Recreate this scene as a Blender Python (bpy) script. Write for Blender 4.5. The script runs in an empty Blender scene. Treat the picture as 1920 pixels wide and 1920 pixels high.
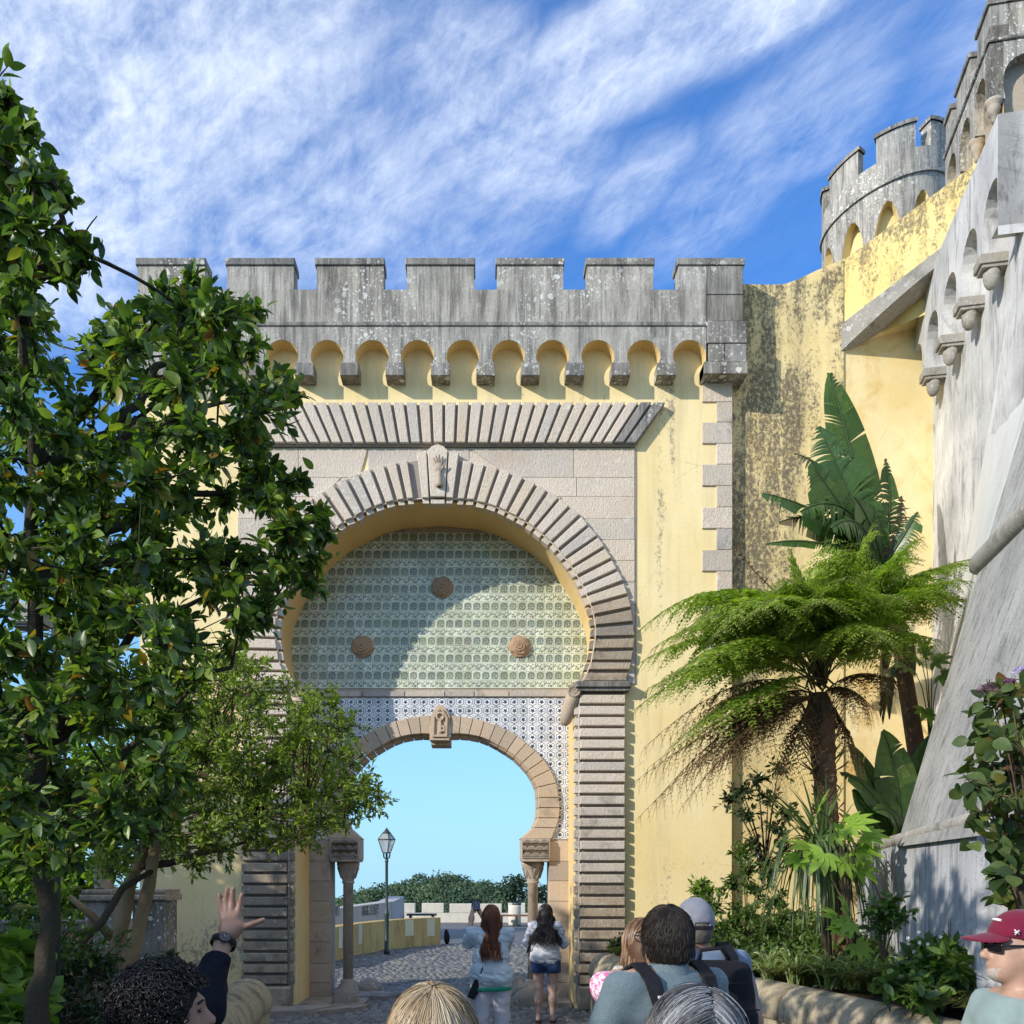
import bpy, bmesh, math, random
import numpy as np
from mathutils import Vector, Matrix
from mathutils.geometry import tessellate_polygon
random.seed(7); rng = np.random.default_rng(7)
scene = bpy.context.scene
COL = scene.collection

# ---------------------------------------------------------------- camera
F, VX, VY, CH = 1772.0, 905.0, 1645.0, 1.9      # focal length (px of 1920), vanishing point, eye height
cam_d = bpy.data.cameras.new('camera'); cam = bpy.data.objects.new('camera', cam_d); COL.objects.link(cam)
cam.location = (0, 0, CH); cam.rotation_euler = (math.radians(90), 0, 0)
cam_d.sensor_width = 36; cam_d.lens = F / 1920 * 36
cam_d.shift_x = (960 - VX) / 1920; cam_d.shift_y = (VY - 960) / 1920
cam_d.clip_start = 0.05; cam_d.clip_end = 3000
scene.camera = cam

# ---------------------------------------------------------------- sky, sun, exposure
TO_SUN = Vector((-0.38, -0.27, 0.20)).normalized()
ELEV = math.asin(TO_SUN.z); ROT = math.atan2(TO_SUN.x, TO_SUN.y)
world = bpy.data.worlds.new('World'); scene.world = world; world.use_nodes = True
wt = world.node_tree
for n in list(wt.nodes): wt.nodes.remove(n)

class G:
    """small helper to write node trees"""
    def __init__(s, nt): s.nt = nt
    def node(s, t, **kw):
        n = s.nt.nodes.new(t)
        for k, v in kw.items(): setattr(n, k, v)
        return n
    def put(s, sock, v):
        if isinstance(v, bpy.types.NodeSocket): s.nt.links.new(v, sock)
        elif v is not None:
            if hasattr(sock, 'default_value'):
                try: sock.default_value = v
                except Exception:
                    sock.default_value = (v[0], v[1], v[2], 1.0) if len(v) == 3 else v
    def math(s, op, a, b=None, clamp=False):
        n = s.node('ShaderNodeMath', operation=op, use_clamp=clamp)
        s.put(n.inputs[0], a); s.put(n.inputs[1], b); return n.outputs[0]
    def mix(s, f, a, b, mode='MIX'):
        n = s.node('ShaderNodeMix', data_type='RGBA', blend_type=mode)
        s.put(n.inputs[0], f)
        for i, v in ((6, a), (7, b)):
            if isinstance(v, (tuple, list)): v = (v[0], v[1], v[2], 1)
            s.put(n.inputs[i], v)
        return n.outputs[2]
    def noise(s, vec, scale, detail=4, rough=.55, dist=0, color=False):
        n = s.node('ShaderNodeTexNoise'); s.put(n.inputs['Vector'], vec)
        s.put(n.inputs['Scale'], scale); s.put(n.inputs['Detail'], detail); s.put(n.inputs['Roughness'], rough); s.put(n.inputs['Distortion'], dist)
        return n.outputs['Color' if color else 'Fac']
    def vor(s, vec, scale, feature='F1', out='Distance', rnd=1.0):
        n = s.node('ShaderNodeTexVoronoi', feature=feature); s.put(n.inputs['Vector'], vec); s.put(n.inputs['Scale'], scale); s.put(n.inputs['Randomness'], rnd)
        return n.outputs[out]
    def mr(s, f, a, b, c=0.0, d=1.0, smooth=False):
        n = s.node('ShaderNodeMapRange', interpolation_type='SMOOTHSTEP' if smooth else 'LINEAR')
        for i, v in enumerate((f, a, b, c, d)): s.put(n.inputs[i], v)
        return n.outputs[0]
    def vm(s, vec, scale=(1, 1, 1), rot=(0, 0, 0), loc=(0, 0, 0)):
        n = s.node('ShaderNodeMapping'); s.put(n.inputs[0], vec)
        n.inputs['Location'].default_value = loc; n.inputs['Rotation'].default_value = rot; n.inputs['Scale'].default_value = scale
        return n.outputs[0]
    def ramp(s, f, stops):
        n = s.node('ShaderNodeValToRGB'); e = n.color_ramp.elements
        while len(e) < len(stops): e.new(.5)
        for x, (p, c) in zip(e, stops): x.position = p; x.color = (*c, 1)
        s.put(n.inputs[0], f); return n.outputs[0]
    def sep(s, vec):
        n = s.node('ShaderNodeSeparateXYZ'); s.put(n.inputs[0], vec); return n.outputs
    def comb(s, x, y, z):
        n = s.node('ShaderNodeCombineXYZ'); s.put(n.inputs[0], x); s.put(n.inputs[1], y); s.put(n.inputs[2], z); return n.outputs[0]
    def pos(s): return s.node('ShaderNodeNewGeometry').outputs['Position']
    def rand(s): return s.node('ShaderNodeObjectInfo').outputs['Random']
    def uv(s): return s.node('ShaderNodeTexCoord').outputs['UV']
    def bump(s, h, strength=.5, dist=.02, normal=None):
        n = s.node('ShaderNodeBump'); s.put(n.inputs['Strength'], strength); s.put(n.inputs['Distance'], dist); s.put(n.inputs['Height'], h)
        if normal is not None: s.put(n.inputs['Normal'], normal)
        return n.outputs[0]

SKY_TINT, SKY_LOW, SKY_CLOUD = (.30, .64, 1.02), (1.7, 2.95, 3.9), (4.6, 4.95, 5.35)
g = G(wt)
wo = g.node('ShaderNodeOutputWorld'); bg = g.node('ShaderNodeBackground')
sky = g.node('ShaderNodeTexSky', sky_type='NISHITA', sun_disc=False, sun_elevation=ELEV, sun_rotation=ROT, altitude=300, air_density=1.0, dust_density=0.6, ozone_density=2.5)
d = g.node('ShaderNodeTexCoord').outputs['Generated']
sx, sy, sz = g.sep(d)
zc = g.math('ADD', g.math('MAXIMUM', sz, 0.0), 0.10)
plan = g.comb(g.math('DIVIDE', sx, zc), g.math('DIVIDE', sy, zc), 0.0)
wv = g.node('ShaderNodeVectorMath', operation='MULTIPLY_ADD'); g.put(wv.inputs[0], g.noise(plan, 3.0, 4, .55, color=True)); wv.inputs[1].default_value = (.10, .10, 0); g.put(wv.inputs[2], plan)
planw = wv.outputs[0]
def to_plan(u, v):
    q = Vector(((u - VX)/F, 1, (VY - v)/F)).normalized(); return Vector((q.x/(q.z + .10), q.y/(q.z + .10)))
wx, wy, _ = g.sep(planw)
big = None
# cloud banks: (pixel centre, half extents, tilt, amount)
for (u, v, su, sv, an, am) in ((80, 330, 330, 330, 0, .72), (380, 170, 330, 230, .4, .60), (930, 230, 150, 210, .9, .56), (1130, 130, 330, 90, .55, .62), (1400, 20, 260, 90, .45, .72), (1180, 345, 130, 60, .7, .40), (1400, 300, 320, 90, .75, .34), (560, 400, 330, 150, .3, .50), (250, 470, 300, 110, 0, .42), (860, 430, 260, 90, .5, .38), (1560, 250, 150, 60, .6, .36), (-300, 100, 400, 500, 0, .55), (700, -250, 900, 250, 0, .5), (2200, 200, 400, 400, 0, .4)):
    c0 = to_plan(u, v); ca, sa = math.cos(an), math.sin(an)
    e1 = to_plan(u + ca*20, v - sa*20) - c0; e2 = to_plan(u + sa*20, v + ca*20) - c0; e1 = e1*(su/20); e2 = e2*(sv/20)
    dt = e1.x*e2.y - e1.y*e2.x; dx = g.math('SUBTRACT', wx, c0.x + .05); dy = g.math('SUBTRACT', wy, c0.y + .05)
    a_ = g.math('ADD', g.math('MULTIPLY', dx, e2.y/dt), g.math('MULTIPLY', dy, -e2.x/dt)); b_ = g.math('ADD', g.math('MULTIPLY', dx, -e1.y/dt), g.math('MULTIPLY', dy, e1.x/dt))
    q = g.mr(g.math('ADD', g.math('MULTIPLY', a_, a_), g.math('MULTIPLY', b_, b_)), 0, 2.4, am, .0, True)
    big = q if big is None else g.math('MAXIMUM', big, q)
gen = g.mr(g.noise(plan, 1.1, 2, .5), .30, .55, .45, .75)          # unseen banks outside the view, thickened to whiten the fill light
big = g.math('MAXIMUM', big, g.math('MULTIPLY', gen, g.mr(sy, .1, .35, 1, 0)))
fib = g.noise(g.vm(g.vm(planw, (1, 1, 1), (0, 0, .68)), (.9, 5.2, 1), (0, 0, 0), (1.3, .4, 0)), 4.4, 9, .66, .15)
puff = g.noise(g.vm(planw, (2.0, 2.6, 1), (0, 0, .5), (.3, 4, 0)), 3.6, 10, .68, .1)
fine = g.noise(g.vm(g.vm(planw, (1, 1, 1), (0, 0, 1.25)), (2.0, 7.0, 1), (0, 0, 0), (2.3, 4, 0)), 6.0, 8, .7, .2)
tex = g.math('ADD', g.math('ADD', g.math('MULTIPLY', fib, .40), g.math('MULTIPLY', puff, .30)), g.math('MULTIPLY', fine, .30))
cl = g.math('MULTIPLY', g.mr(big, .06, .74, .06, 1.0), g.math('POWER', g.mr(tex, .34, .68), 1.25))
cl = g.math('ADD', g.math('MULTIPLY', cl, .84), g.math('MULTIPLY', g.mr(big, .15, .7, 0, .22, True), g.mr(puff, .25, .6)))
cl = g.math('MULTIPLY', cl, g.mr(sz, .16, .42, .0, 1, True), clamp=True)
skyc = g.mix(1.0, sky.outputs[0], SKY_TINT, 'MULTIPLY')
hz = g.mr(sz, -.03, .44, 1.0, 0.0)
skyc = g.mix(hz, skyc, SKY_LOW)
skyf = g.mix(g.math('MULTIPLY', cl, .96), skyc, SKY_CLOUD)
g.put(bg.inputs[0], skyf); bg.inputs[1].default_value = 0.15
wt.links.new(bg.outputs[0], wo.inputs[0])

sun_d = bpy.data.lights.new('sun', 'SUN'); sun_d.energy = 2.7; sun_d.angle = math.radians(.55); sun_d.color = (1.0, .93, .82)
sun = bpy.data.objects.new('sun', sun_d); COL.objects.link(sun); sun.location = (-20, -15, 12)
sun.rotation_euler = (-TO_SUN).to_track_quat('-Z', 'Y').to_euler()
scene.view_settings.view_transform = 'Standard'; scene.view_settings.look = 'None'
scene.view_settings.exposure = 0.88; scene.view_settings.gamma = 1.0; scene.view_settings.use_curve_mapping = False
scene.cycles.max_bounces = 6; scene.cycles.transparent_max_bounces = 8

# ---------------------------------------------------------------- helpers
def P(u, v, Y): return Vector(((u - VX) / F * Y, Y, CH + (VY - v) / F * Y))
def UX(u, Y): return (u - VX) / F * Y
def VZ(v, Y): return CH + (VY - v) / F * Y
WLOC = {}
def wloc(o): return WLOC.get(o, Vector((0, 0, 0))) if o is not None else Vector((0, 0, 0))
def tag(o, label, cat=None, group=None, kind=None):
    if label: o['label'] = label
    if cat: o['category'] = cat
    if group: o['group'] = group
    if kind: o['kind'] = kind
    return o
def thing(name, label, cat, loc=(0, 0, 0), group=None):
    o = bpy.data.objects.new(name, None); COL.objects.link(o); o.location = loc; o.empty_display_size = .2
    WLOC[o] = Vector(loc); return tag(o, label, cat, group)
def link(name, me, parent=None, loc=None):
    """loc: world location of the object's origin"""
    o = bpy.data.objects.new(name, me); COL.objects.link(o)
    w = Vector(loc) if loc is not None else wloc(parent)
    if parent is not None: o.parent = parent; o.location = w - wloc(parent)
    else: o.location = w
    WLOC[o] = w; return o

class MB:
    """collects polygons; build() links them as one mesh object (vertices are given in world space)"""
    def __init__(s): s.v = []; s.f = []; s.m = []; s.uv = []; s.sm = []
    def vert(s, *ps):
        i = len(s.v); s.v += [tuple(p) for p in ps]; return i
    def face(s, idx, m=0, uv=None, smooth=False):
        s.f.append(tuple(idx)); s.m.append(m); s.uv.append(uv); s.sm.append(smooth)
    def quad(s, a, b, c, d, m=0, uv=None, smooth=False):
        i = s.vert(a, b, c, d); s.face((i, i+1, i+2, i+3), m, uv, smooth)
    def box(s, x0, x1, y0, y1, z0, z1, m=0, c=0.0):
        """box whose front (-Y) face is chamfered by c"""
        s.prism([(x0, z0), (x1, z0), (x1, z1), (x0, z1)], y0, y1, m, c)
    def prism(s, poly, y0, y1, m=0, c=0.0, side=None, back=True):
        """polygon in XZ (counter-clockwise seen from -Y), front at y0, back at y1; side: material per edge or None"""
        n = len(poly); P2 = [Vector(p) for p in poly]
        tris = tessellate_polygon([[Vector((p[0], p[1], 0)) for p in poly]]) if n > 4 else None
        if c > 0:
            ctr = sum(P2, Vector((0, 0))) / n; ins = []
            for k in range(n):
                a, b, d_ = P2[k-1], P2[k], P2[(k+1) % n]
                e1 = (b - a).normalized(); e2 = (d_ - b).normalized()
                n1 = Vector((-e1.y, e1.x)); n2 = Vector((-e2.y, e2.x)); bi = n1 + n2
                q = bi.length_squared
                ins.append(b + bi * (2 * c / max(q, .6)) if q > 1e-6 else b)
            f0 = s.vert(*[(p.x, y0, p.y) for p in ins]); f1 = s.vert(*[(p[0], y0 + c, p[1]) for p in poly])
            for k in range(n): s.face((f0+k, f1+k, f1+(k+1) % n, f0+(k+1) % n), m)
        else:
            f0 = f1 = s.vert(*[(p[0], y0, p[1]) for p in poly])
        bk = s.vert(*[(p[0], y1, p[1]) for p in poly])
        if tris is None: s.face([f0+k for k in range(n)], m)
        else:
            for t in tris: s.face([f0+k for k in t], m)
        if back:
            if tris is None: s.face([bk+k for k in reversed(range(n))], m)
            else:
                for t in tris: s.face([bk+k for k in reversed(t)], m)
        for k in range(n):
            mm = m if side is None else side[k]
            s.face((f1+k, bk+k, bk+(k+1) % n, f1+(k+1) % n), mm)
    def tube(s, pts, rad, n=8, m=0, cap=True, smooth=True, v0=0.0):
        pts = [Vector(p) for p in pts]; k = len(pts)
        if not hasattr(rad, '__len__'): rad = [rad] * k
        up = Vector((0, 0, 1)); rings = []
        t0 = (pts[1] - pts[0]).normalized()
        ref = t0.orthogonal().normalized()
        for i in range(k):
            t = (pts[min(i+1, k-1)] - pts[max(i-1, 0)])
            t = t.normalized() if t.length > 1e-9 else t0
            ref = (ref - t * ref.dot(t)); ref = ref.normalized() if ref.length > 1e-6 else t.orthogonal().normalized()
            b = t.cross(ref)
            rings.append(s.vert(*[pts[i] + (ref * math.cos(2*math.pi*j/n) + b * math.sin(2*math.pi*j/n)) * rad[i] for j in range(n)]))
        for i in range(k-1):
            for j in range(n):
                j2 = (j+1) % n
                s.face((rings[i]+j, rings[i]+j2, rings[i+1]+j2, rings[i+1]+j), m, None, smooth)
        if cap:
            s.face([rings[0]+j for j in reversed(range(n))], m); s.face([rings[-1]+j for j in range(n)], m)
    def lathe(s, prof, cx, cy, n=20, m=0, smooth=True, a0=0.0, sx=1.0, sy=1.0):
        """prof: list of (r, z)"""
        rr = [s.vert(*[(cx + r*sx*math.cos(a0+2*math.pi*j/n), cy + r*sy*math.sin(a0+2*math.pi*j/n), z) for j in range(n)]) for r, z in prof]
        for i in range(len(prof)-1):
            for j in range(n):
                j2 = (j+1) % n; s.face((rr[i]+j, rr[i]+j2, rr[i+1]+j2, rr[i+1]+j), m, None, smooth)
        s.face([rr[0]+j for j in reversed(range(n))], m); s.face([rr[-1]+j for j in range(n)], m)
    def mesh(s, name, mats, org=Vector((0, 0, 0))):
        me = bpy.data.meshes.new(name)
        me.from_pydata([(x - org[0], y - org[1], z - org[2]) for x, y, z in s.v], [], s.f)
        for mm in (mats if isinstance(mats, (list, tuple)) else [mats]): me.materials.append(mm)
        me.polygons.foreach_set('material_index', s.m)
        me.polygons.foreach_set('use_smooth', s.sm)
        if any(u is not None for u in s.uv):
            ul = me.uv_layers.new(name='UVMap'); k = 0
            for f, u in zip(s.f, s.uv):
                for q in range(len(f)):
                    ul.data[k].uv = u[q] if u is not None else (0, 0); k += 1
        me.update(); return me
    def build(s, name, mats, parent=None, loc=None):
        w = Vector(loc) if loc is not None else wloc(parent)
        return link(name, s.mesh(name, mats, w), parent, w)

def np_mesh(name, V, Fq, mat, uv=None, smooth=False, org=Vector((0, 0, 0))):
    """V (n,3), Fq (m,3|4) arrays, uv per loop (m*k,2)"""
    me = bpy.data.meshes.new(name); V = np.asarray(V, np.float32) - np.array(org, np.float32)
    Fq = np.asarray(Fq, np.int32); m, k = Fq.shape
    me.vertices.add(len(V)); me.vertices.foreach_set('co', V.ravel())
    me.loops.add(m*k); me.loops.foreach_set('vertex_index', Fq.ravel())
    me.polygons.add(m); me.polygons.foreach_set('loop_start', np.arange(0, m*k, k, dtype=np.int32))
    try: me.polygons.foreach_set('loop_total', np.full(m, k, np.int32))
    except Exception: pass
    me.polygons.foreach_set('use_smooth', np.full(m, smooth, bool))
    if uv is not None:
        ul = me.uv_layers.new(name='UVMap'); ul.data.foreach_set('uv', np.asarray(uv, np.float32).ravel())
    for mm in (mat if isinstance(mat, (list, tuple)) else [mat]): me.materials.append(mm)
    me.update(calc_edges=True); me.validate(); return me

def frames(dirs, norms):
    """rows: rotation matrices whose columns are side, dir, normal"""
    d = dirs / np.linalg.norm(dirs, axis=1, keepdims=True)
    nn = norms - d * (norms * d).sum(1, keepdims=True); nn /= (np.linalg.norm(nn, axis=1, keepdims=True) + 1e-9)
    sd = np.cross(d, nn); return np.stack([sd, d, nn], axis=2)
def scatter(name, tmpl, pos, R, sc, mat, parent=None, uvr=None, org=None):
    """joins copies of tmpl (verts, quads, t) at pos with rotation R and scale sc (n,) or (n,3); uv = (random, t)"""
    tv, tf, tt = tmpl; n = len(pos); sc = np.asarray(sc, float)
    if sc.ndim == 1: sc = sc[:, None] * np.ones((1, 3))
    V = np.einsum('nij,nkj->nki', R, tv[None] * sc[:, None, :]) + pos[:, None, :]
    Fq = (tf[None] + (np.arange(n) * len(tv))[:, None, None]).reshape(-1, tf.shape[1])
    if uvr is None: uvr = rng.random(n)
    uv = np.stack([np.repeat(uvr, tf.size), np.tile(tt[tf.ravel()], n)], axis=1)
    w = wloc(parent) if org is None else Vector(org)
    o = link(name, np_mesh(name, V.reshape(-1, 3), Fq, mat, uv, True, w), parent, w)
    if parent is not None: o['kind'] = 'stuff'
    return o

def leaf_tmpl(width=.5, fold=.12, curl=.15, rows=4, tip=1.0):
    """pointed leaf along +Y, length 1, normal +Z"""
    v = [(0, 0, 0)]; t = [0.0]; ys = [i / rows for i in range(1, rows)]
    for y in ys:
        w = width * .5 * (math.sin(math.pi * y ** .8) ** .8) * tip
        z = -curl * y * y
        v += [(-w, y, z + fold * w * 2), (0, y, z), (w, y, z + fold * w * 2)]; t += [y, y, y]
    v.append((0, 1, -curl)); t.append(1.0)
    f = [(0, 2, 1, 1), (0, 3, 2, 2)]
    for i in range(len(ys) - 1):
        a = 1 + 3*i; b = a + 3
        f += [(a, a+1, b+1, b), (a+1, a+2, b+2, b+1)]
    a = 1 + 3*(len(ys)-1); e = len(v) - 1
    f += [(a, a+1, e, e), (a+1, a+2, e, e)]
    # quads with a repeated vertex are split to triangles
    tri = []
    for q in f:
        if q[2] == q[3]: tri.append(q[:3])
        else: tri += [(q[0], q[1], q[2]), (q[0], q[2], q[3])]
    return np.array(v, float), np.array(tri, np.int32), np.array(t)

# vectorised value noise
_perm = rng.random((32, 32, 32))
def vnoise(p):
    p = np.asarray(p, float); i = np.floor(p).astype(int); f = p - i; f = f*f*(3-2*f); out = 0
    for dx in (0, 1):
        for dy in (0, 1):
            for dz in (0, 1):
                w = (f[..., 0] if dx else 1-f[..., 0]) * (f[..., 1] if dy else 1-f[..., 1]) * (f[..., 2] if dz else 1-f[..., 2])
                out = out + w * _perm[(i[..., 0]+dx) % 32, (i[..., 1]+dy) % 32, (i[..., 2]+dz) % 32]
    return out * 2 - 1

# ---------------------------------------------------------------- signed distance shapes -> one continuous mesh (surface nets)
def sd_cone(p, a, b, ra, rb):
    a = np.array(a, float); b = np.array(b, float); ab = b - a
    t = np.clip(((p - a) @ ab) / max(ab @ ab, 1e-9), 0, 1)
    return np.linalg.norm(p - (a + t[..., None] * ab), axis=-1) - (ra + (rb - ra) * t)
def sd_ell(p, c, r, M=None):
    q = p - np.array(c, float)
    if M is not None: q = q @ np.array(M)
    r = np.array(r, float); k0 = np.linalg.norm(q / r, axis=-1); k1 = np.linalg.norm(q / (r*r), axis=-1)
    return k0 * (k0 - 1) / np.maximum(k1, 1e-6)
def smin(a, b, k):
    h = np.clip(.5 + .5*(b - a)/k, 0, 1); return b*(1-h) + a*h - k*h*(1-h)
def surface_nets(fn, lo, hi, h):
    lo = np.array(lo, float); hi = np.array(hi, float); n = np.ceil((hi - lo)/h).astype(int) + 1
    gx = [lo[i] + h*np.arange(n[i]) for i in range(3)]
    p = np.stack(np.meshgrid(*gx, indexing='ij'), axis=-1); d = fn(p); s = d < 0
    c = np.zeros(tuple(n-1) + (3,)); cnt = np.zeros(tuple(n-1))
    def cell(off): return tuple(slice(o, o + m - 1) for o, m in zip(off, n))
    cor = [(i, j, k) for i in (0, 1) for j in (0, 1) for k in (0, 1)]
    for a in cor:
        for ax in range(3):
            if a[ax] == 1: continue
            b = list(a); b[ax] = 1; b = tuple(b)
            da, db = d[cell(a)], d[cell(b)]; x = (da < 0) != (db < 0)
            t = np.where(x, da / np.where(x, da - db, 1), 0)
            pa = np.zeros(3); pa = np.array(a, float)
            q = np.broadcast_to(pa, c.shape).copy(); q[..., ax] += t
            c += q * x[..., None]; cnt += x
    act = cnt > 0; idx = -np.ones(act.shape, int); idx[act] = np.arange(act.sum())
    co = np.argwhere(act); V = lo + h * (co + c[act] / cnt[act][:, None])
    faces = []
    for ax in range(3):
        o1, o2 = [(1, 2), (2, 0), (0, 1)][ax]
        sl0 = [slice(1, -1)]*3; sl1 = [slice(1, -1)]*3
        sl0[ax] = slice(0, n[ax]-1); sl1[ax] = slice(1, n[ax])
        A, B = s[tuple(sl0)], s[tuple(sl1)]; ch = np.argwhere(A != B)
        if not len(ch): continue
        base = ch.copy(); base[:, o1] += 1; base[:, o2] += 1
        e1 = np.zeros(3, int); e1[o1] = 1; e2 = np.zeros(3, int); e2[o2] = 1
        q = [idx[tuple((base - k).T)] for k in (0*e1, e1, e1+e2, e2)]
        q = np.stack(q, 1); fl = A[tuple(ch.T)]
        q[~fl] = q[~fl][:, ::-1]; faces.append(q)
    Fq = np.concatenate(faces); Fq = Fq[(Fq >= 0).all(1)]
    return V, Fq
def sdf_obj(name, fn, lo, hi, h, mat, parent=None, uvfn=None):
    V, Fq = surface_nets(fn, lo, hi, h)
    w = wloc(parent); uv = None
    if uvfn is not None: uv = uvfn(V)[Fq.ravel()]
    return link(name, np_mesh(name, V, Fq, mat, uv, True, w), parent, w)

# ---------------------------------------------------------------- materials
def newmat(name):
    m = bpy.data.materials.new(name); m.use_nodes = True; nt = m.node_tree
    for n in list(nt.nodes):
        if n.type not in ('OUTPUT_MATERIAL', 'BSDF_PRINCIPLED'): nt.nodes.remove(n)
    return m, G(nt), nt.nodes['Principled BSDF']
def plain(name, col, rough=.8, spec=.3, nscale=20, namt=.25, bump=.15, bscale=60):
    m, g, b = newmat(name); p = g.pos(); n = g.noise(p, nscale, 5, .6)
    g.put(b.inputs['Base Color'], g.mix(g.mr(n, .3, .7), tuple(c*(1-namt) for c in col), tuple(min(1, c*(1+namt)) for c in col)))
    b.inputs['Roughness'].default_value = rough; b.inputs['Specular IOR Level'].default_value = spec
    if bump: g.put(b.inputs['Normal'], g.bump(g.noise(p, bscale, 4, .6), bump, .01))
    return m
def stone(name, c1, c2, lichen=.0, lcol=(.62, .60, .55), dark=0.0, dcol=(.055, .052, .05), rust=0.0, bump=.6, chisel=True, vary=.25, streak=0.0, spot=9.0):
    m, g, b = newmat(name); p = g.pos(); r = g.rand()
    n1 = g.noise(p, 3.2, 6, .62); n2 = g.noise(p, 38, 5, .7)
    col = g.mix(g.mr(n1, .32, .68), c1, c2)
    col = g.mix(g.mr(n2, .42, .66, .0, .30), col, tuple(c*.45 for c in c1))
    if vary:
        col = g.mix(1.0, col, g.ramp(r, [(0, (1-vary, 1-vary*.95, 1-vary*.8)), (.35, (1.0, .95, .86)), (.7, (1.04, 1.0, .96)), (1, (1+vary*.45, 1+vary*.28, 1+vary*.1))]), 'MULTIPLY')
    if rust: col = g.mix(g.math('MULTIPLY', g.mr(g.noise(p, .9, 4, .6), .58, .78, 0, 1), rust), col, (.52, .27, .11))
    if dark:
        sv = g.vm(p, (2.6, 2.6, .35)) if streak else g.vm(p, (1.3, 1.3, 1.0))
        dn = g.noise(sv, 2.2, 7, .68, .3)
        col = g.mix(g.math('MULTIPLY', g.mr(dn, .60 - .22*dark, .80 - .14*dark), .85), col, dcol)
        if streak:
            st = g.noise(g.vm(p, (9, 9, .5)), 3.0, 6, .65)
            col = g.mix(g.mr(st, .5, .72, 0, streak), col, tuple(c*1.6 for c in dcol))
            st2 = g.noise(g.vm(p, (14, 14, .7), (0, 0, 0), (5, 2, 1)), 2.4, 5, .6)
            col = g.mix(g.mr(st2, .56, .76, 0, streak*.8), col, lcol)
    if lichen:
        pw = g.node('ShaderNodeVectorMath', operation='MULTIPLY_ADD'); g.put(pw.inputs[0], g.noise(p, 9, 3, .6, color=True)); pw.inputs[1].default_value = (.09, .09, .09); g.put(pw.inputs[2], p)
        vd = g.vor(pw.outputs[0], spot); rad = g.mr(g.vor(pw.outputs[0], spot, 'F1', 'Color'), 0, 1, .02, .36)
        rr = g.sep(g.vor(pw.outputs[0], spot, 'F1', 'Color'))[0]
        patch = g.mr(g.noise(p, .8, 4, .6), .42, .62)
        ms = g.math('LESS_THAN', vd, g.math('MULTIPLY', g.math('POWER', rr, 2.5), .46))
        vd2 = g.vor(pw.outputs[0], spot*2.7); rr2 = g.sep(g.vor(pw.outputs[0], spot*2.7, 'F1', 'Color'))[1]
        ms2 = g.math('LESS_THAN', vd2, g.math('MULTIPLY', g.math('POWER', rr2, 2.0), .48))
        col = g.mix(g.math('MULTIPLY', g.math('MAXIMUM', ms, ms2), g.math('MULTIPLY', patch, lichen)), col, lcol)
    g.put(b.inputs['Base Color'], col); b.inputs['Roughness'].default_value = .93; b.inputs['Specular IOR Level'].default_value = .2
    h = g.math('ADD', g.math('MULTIPLY', n2, 1.0), g.math('MULTIPLY', g.noise(p, 95, 3, .7), .5))
    if chisel: h = g.math('ADD', h, g.math('MULTIPLY', g.noise(g.vm(p, (60, 60, 18), (0, .7, 0)), 1.0, 3, .6), .9))
    g.put(b.inputs['Normal'], g.bump(h, bump, .018)); return m
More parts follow.
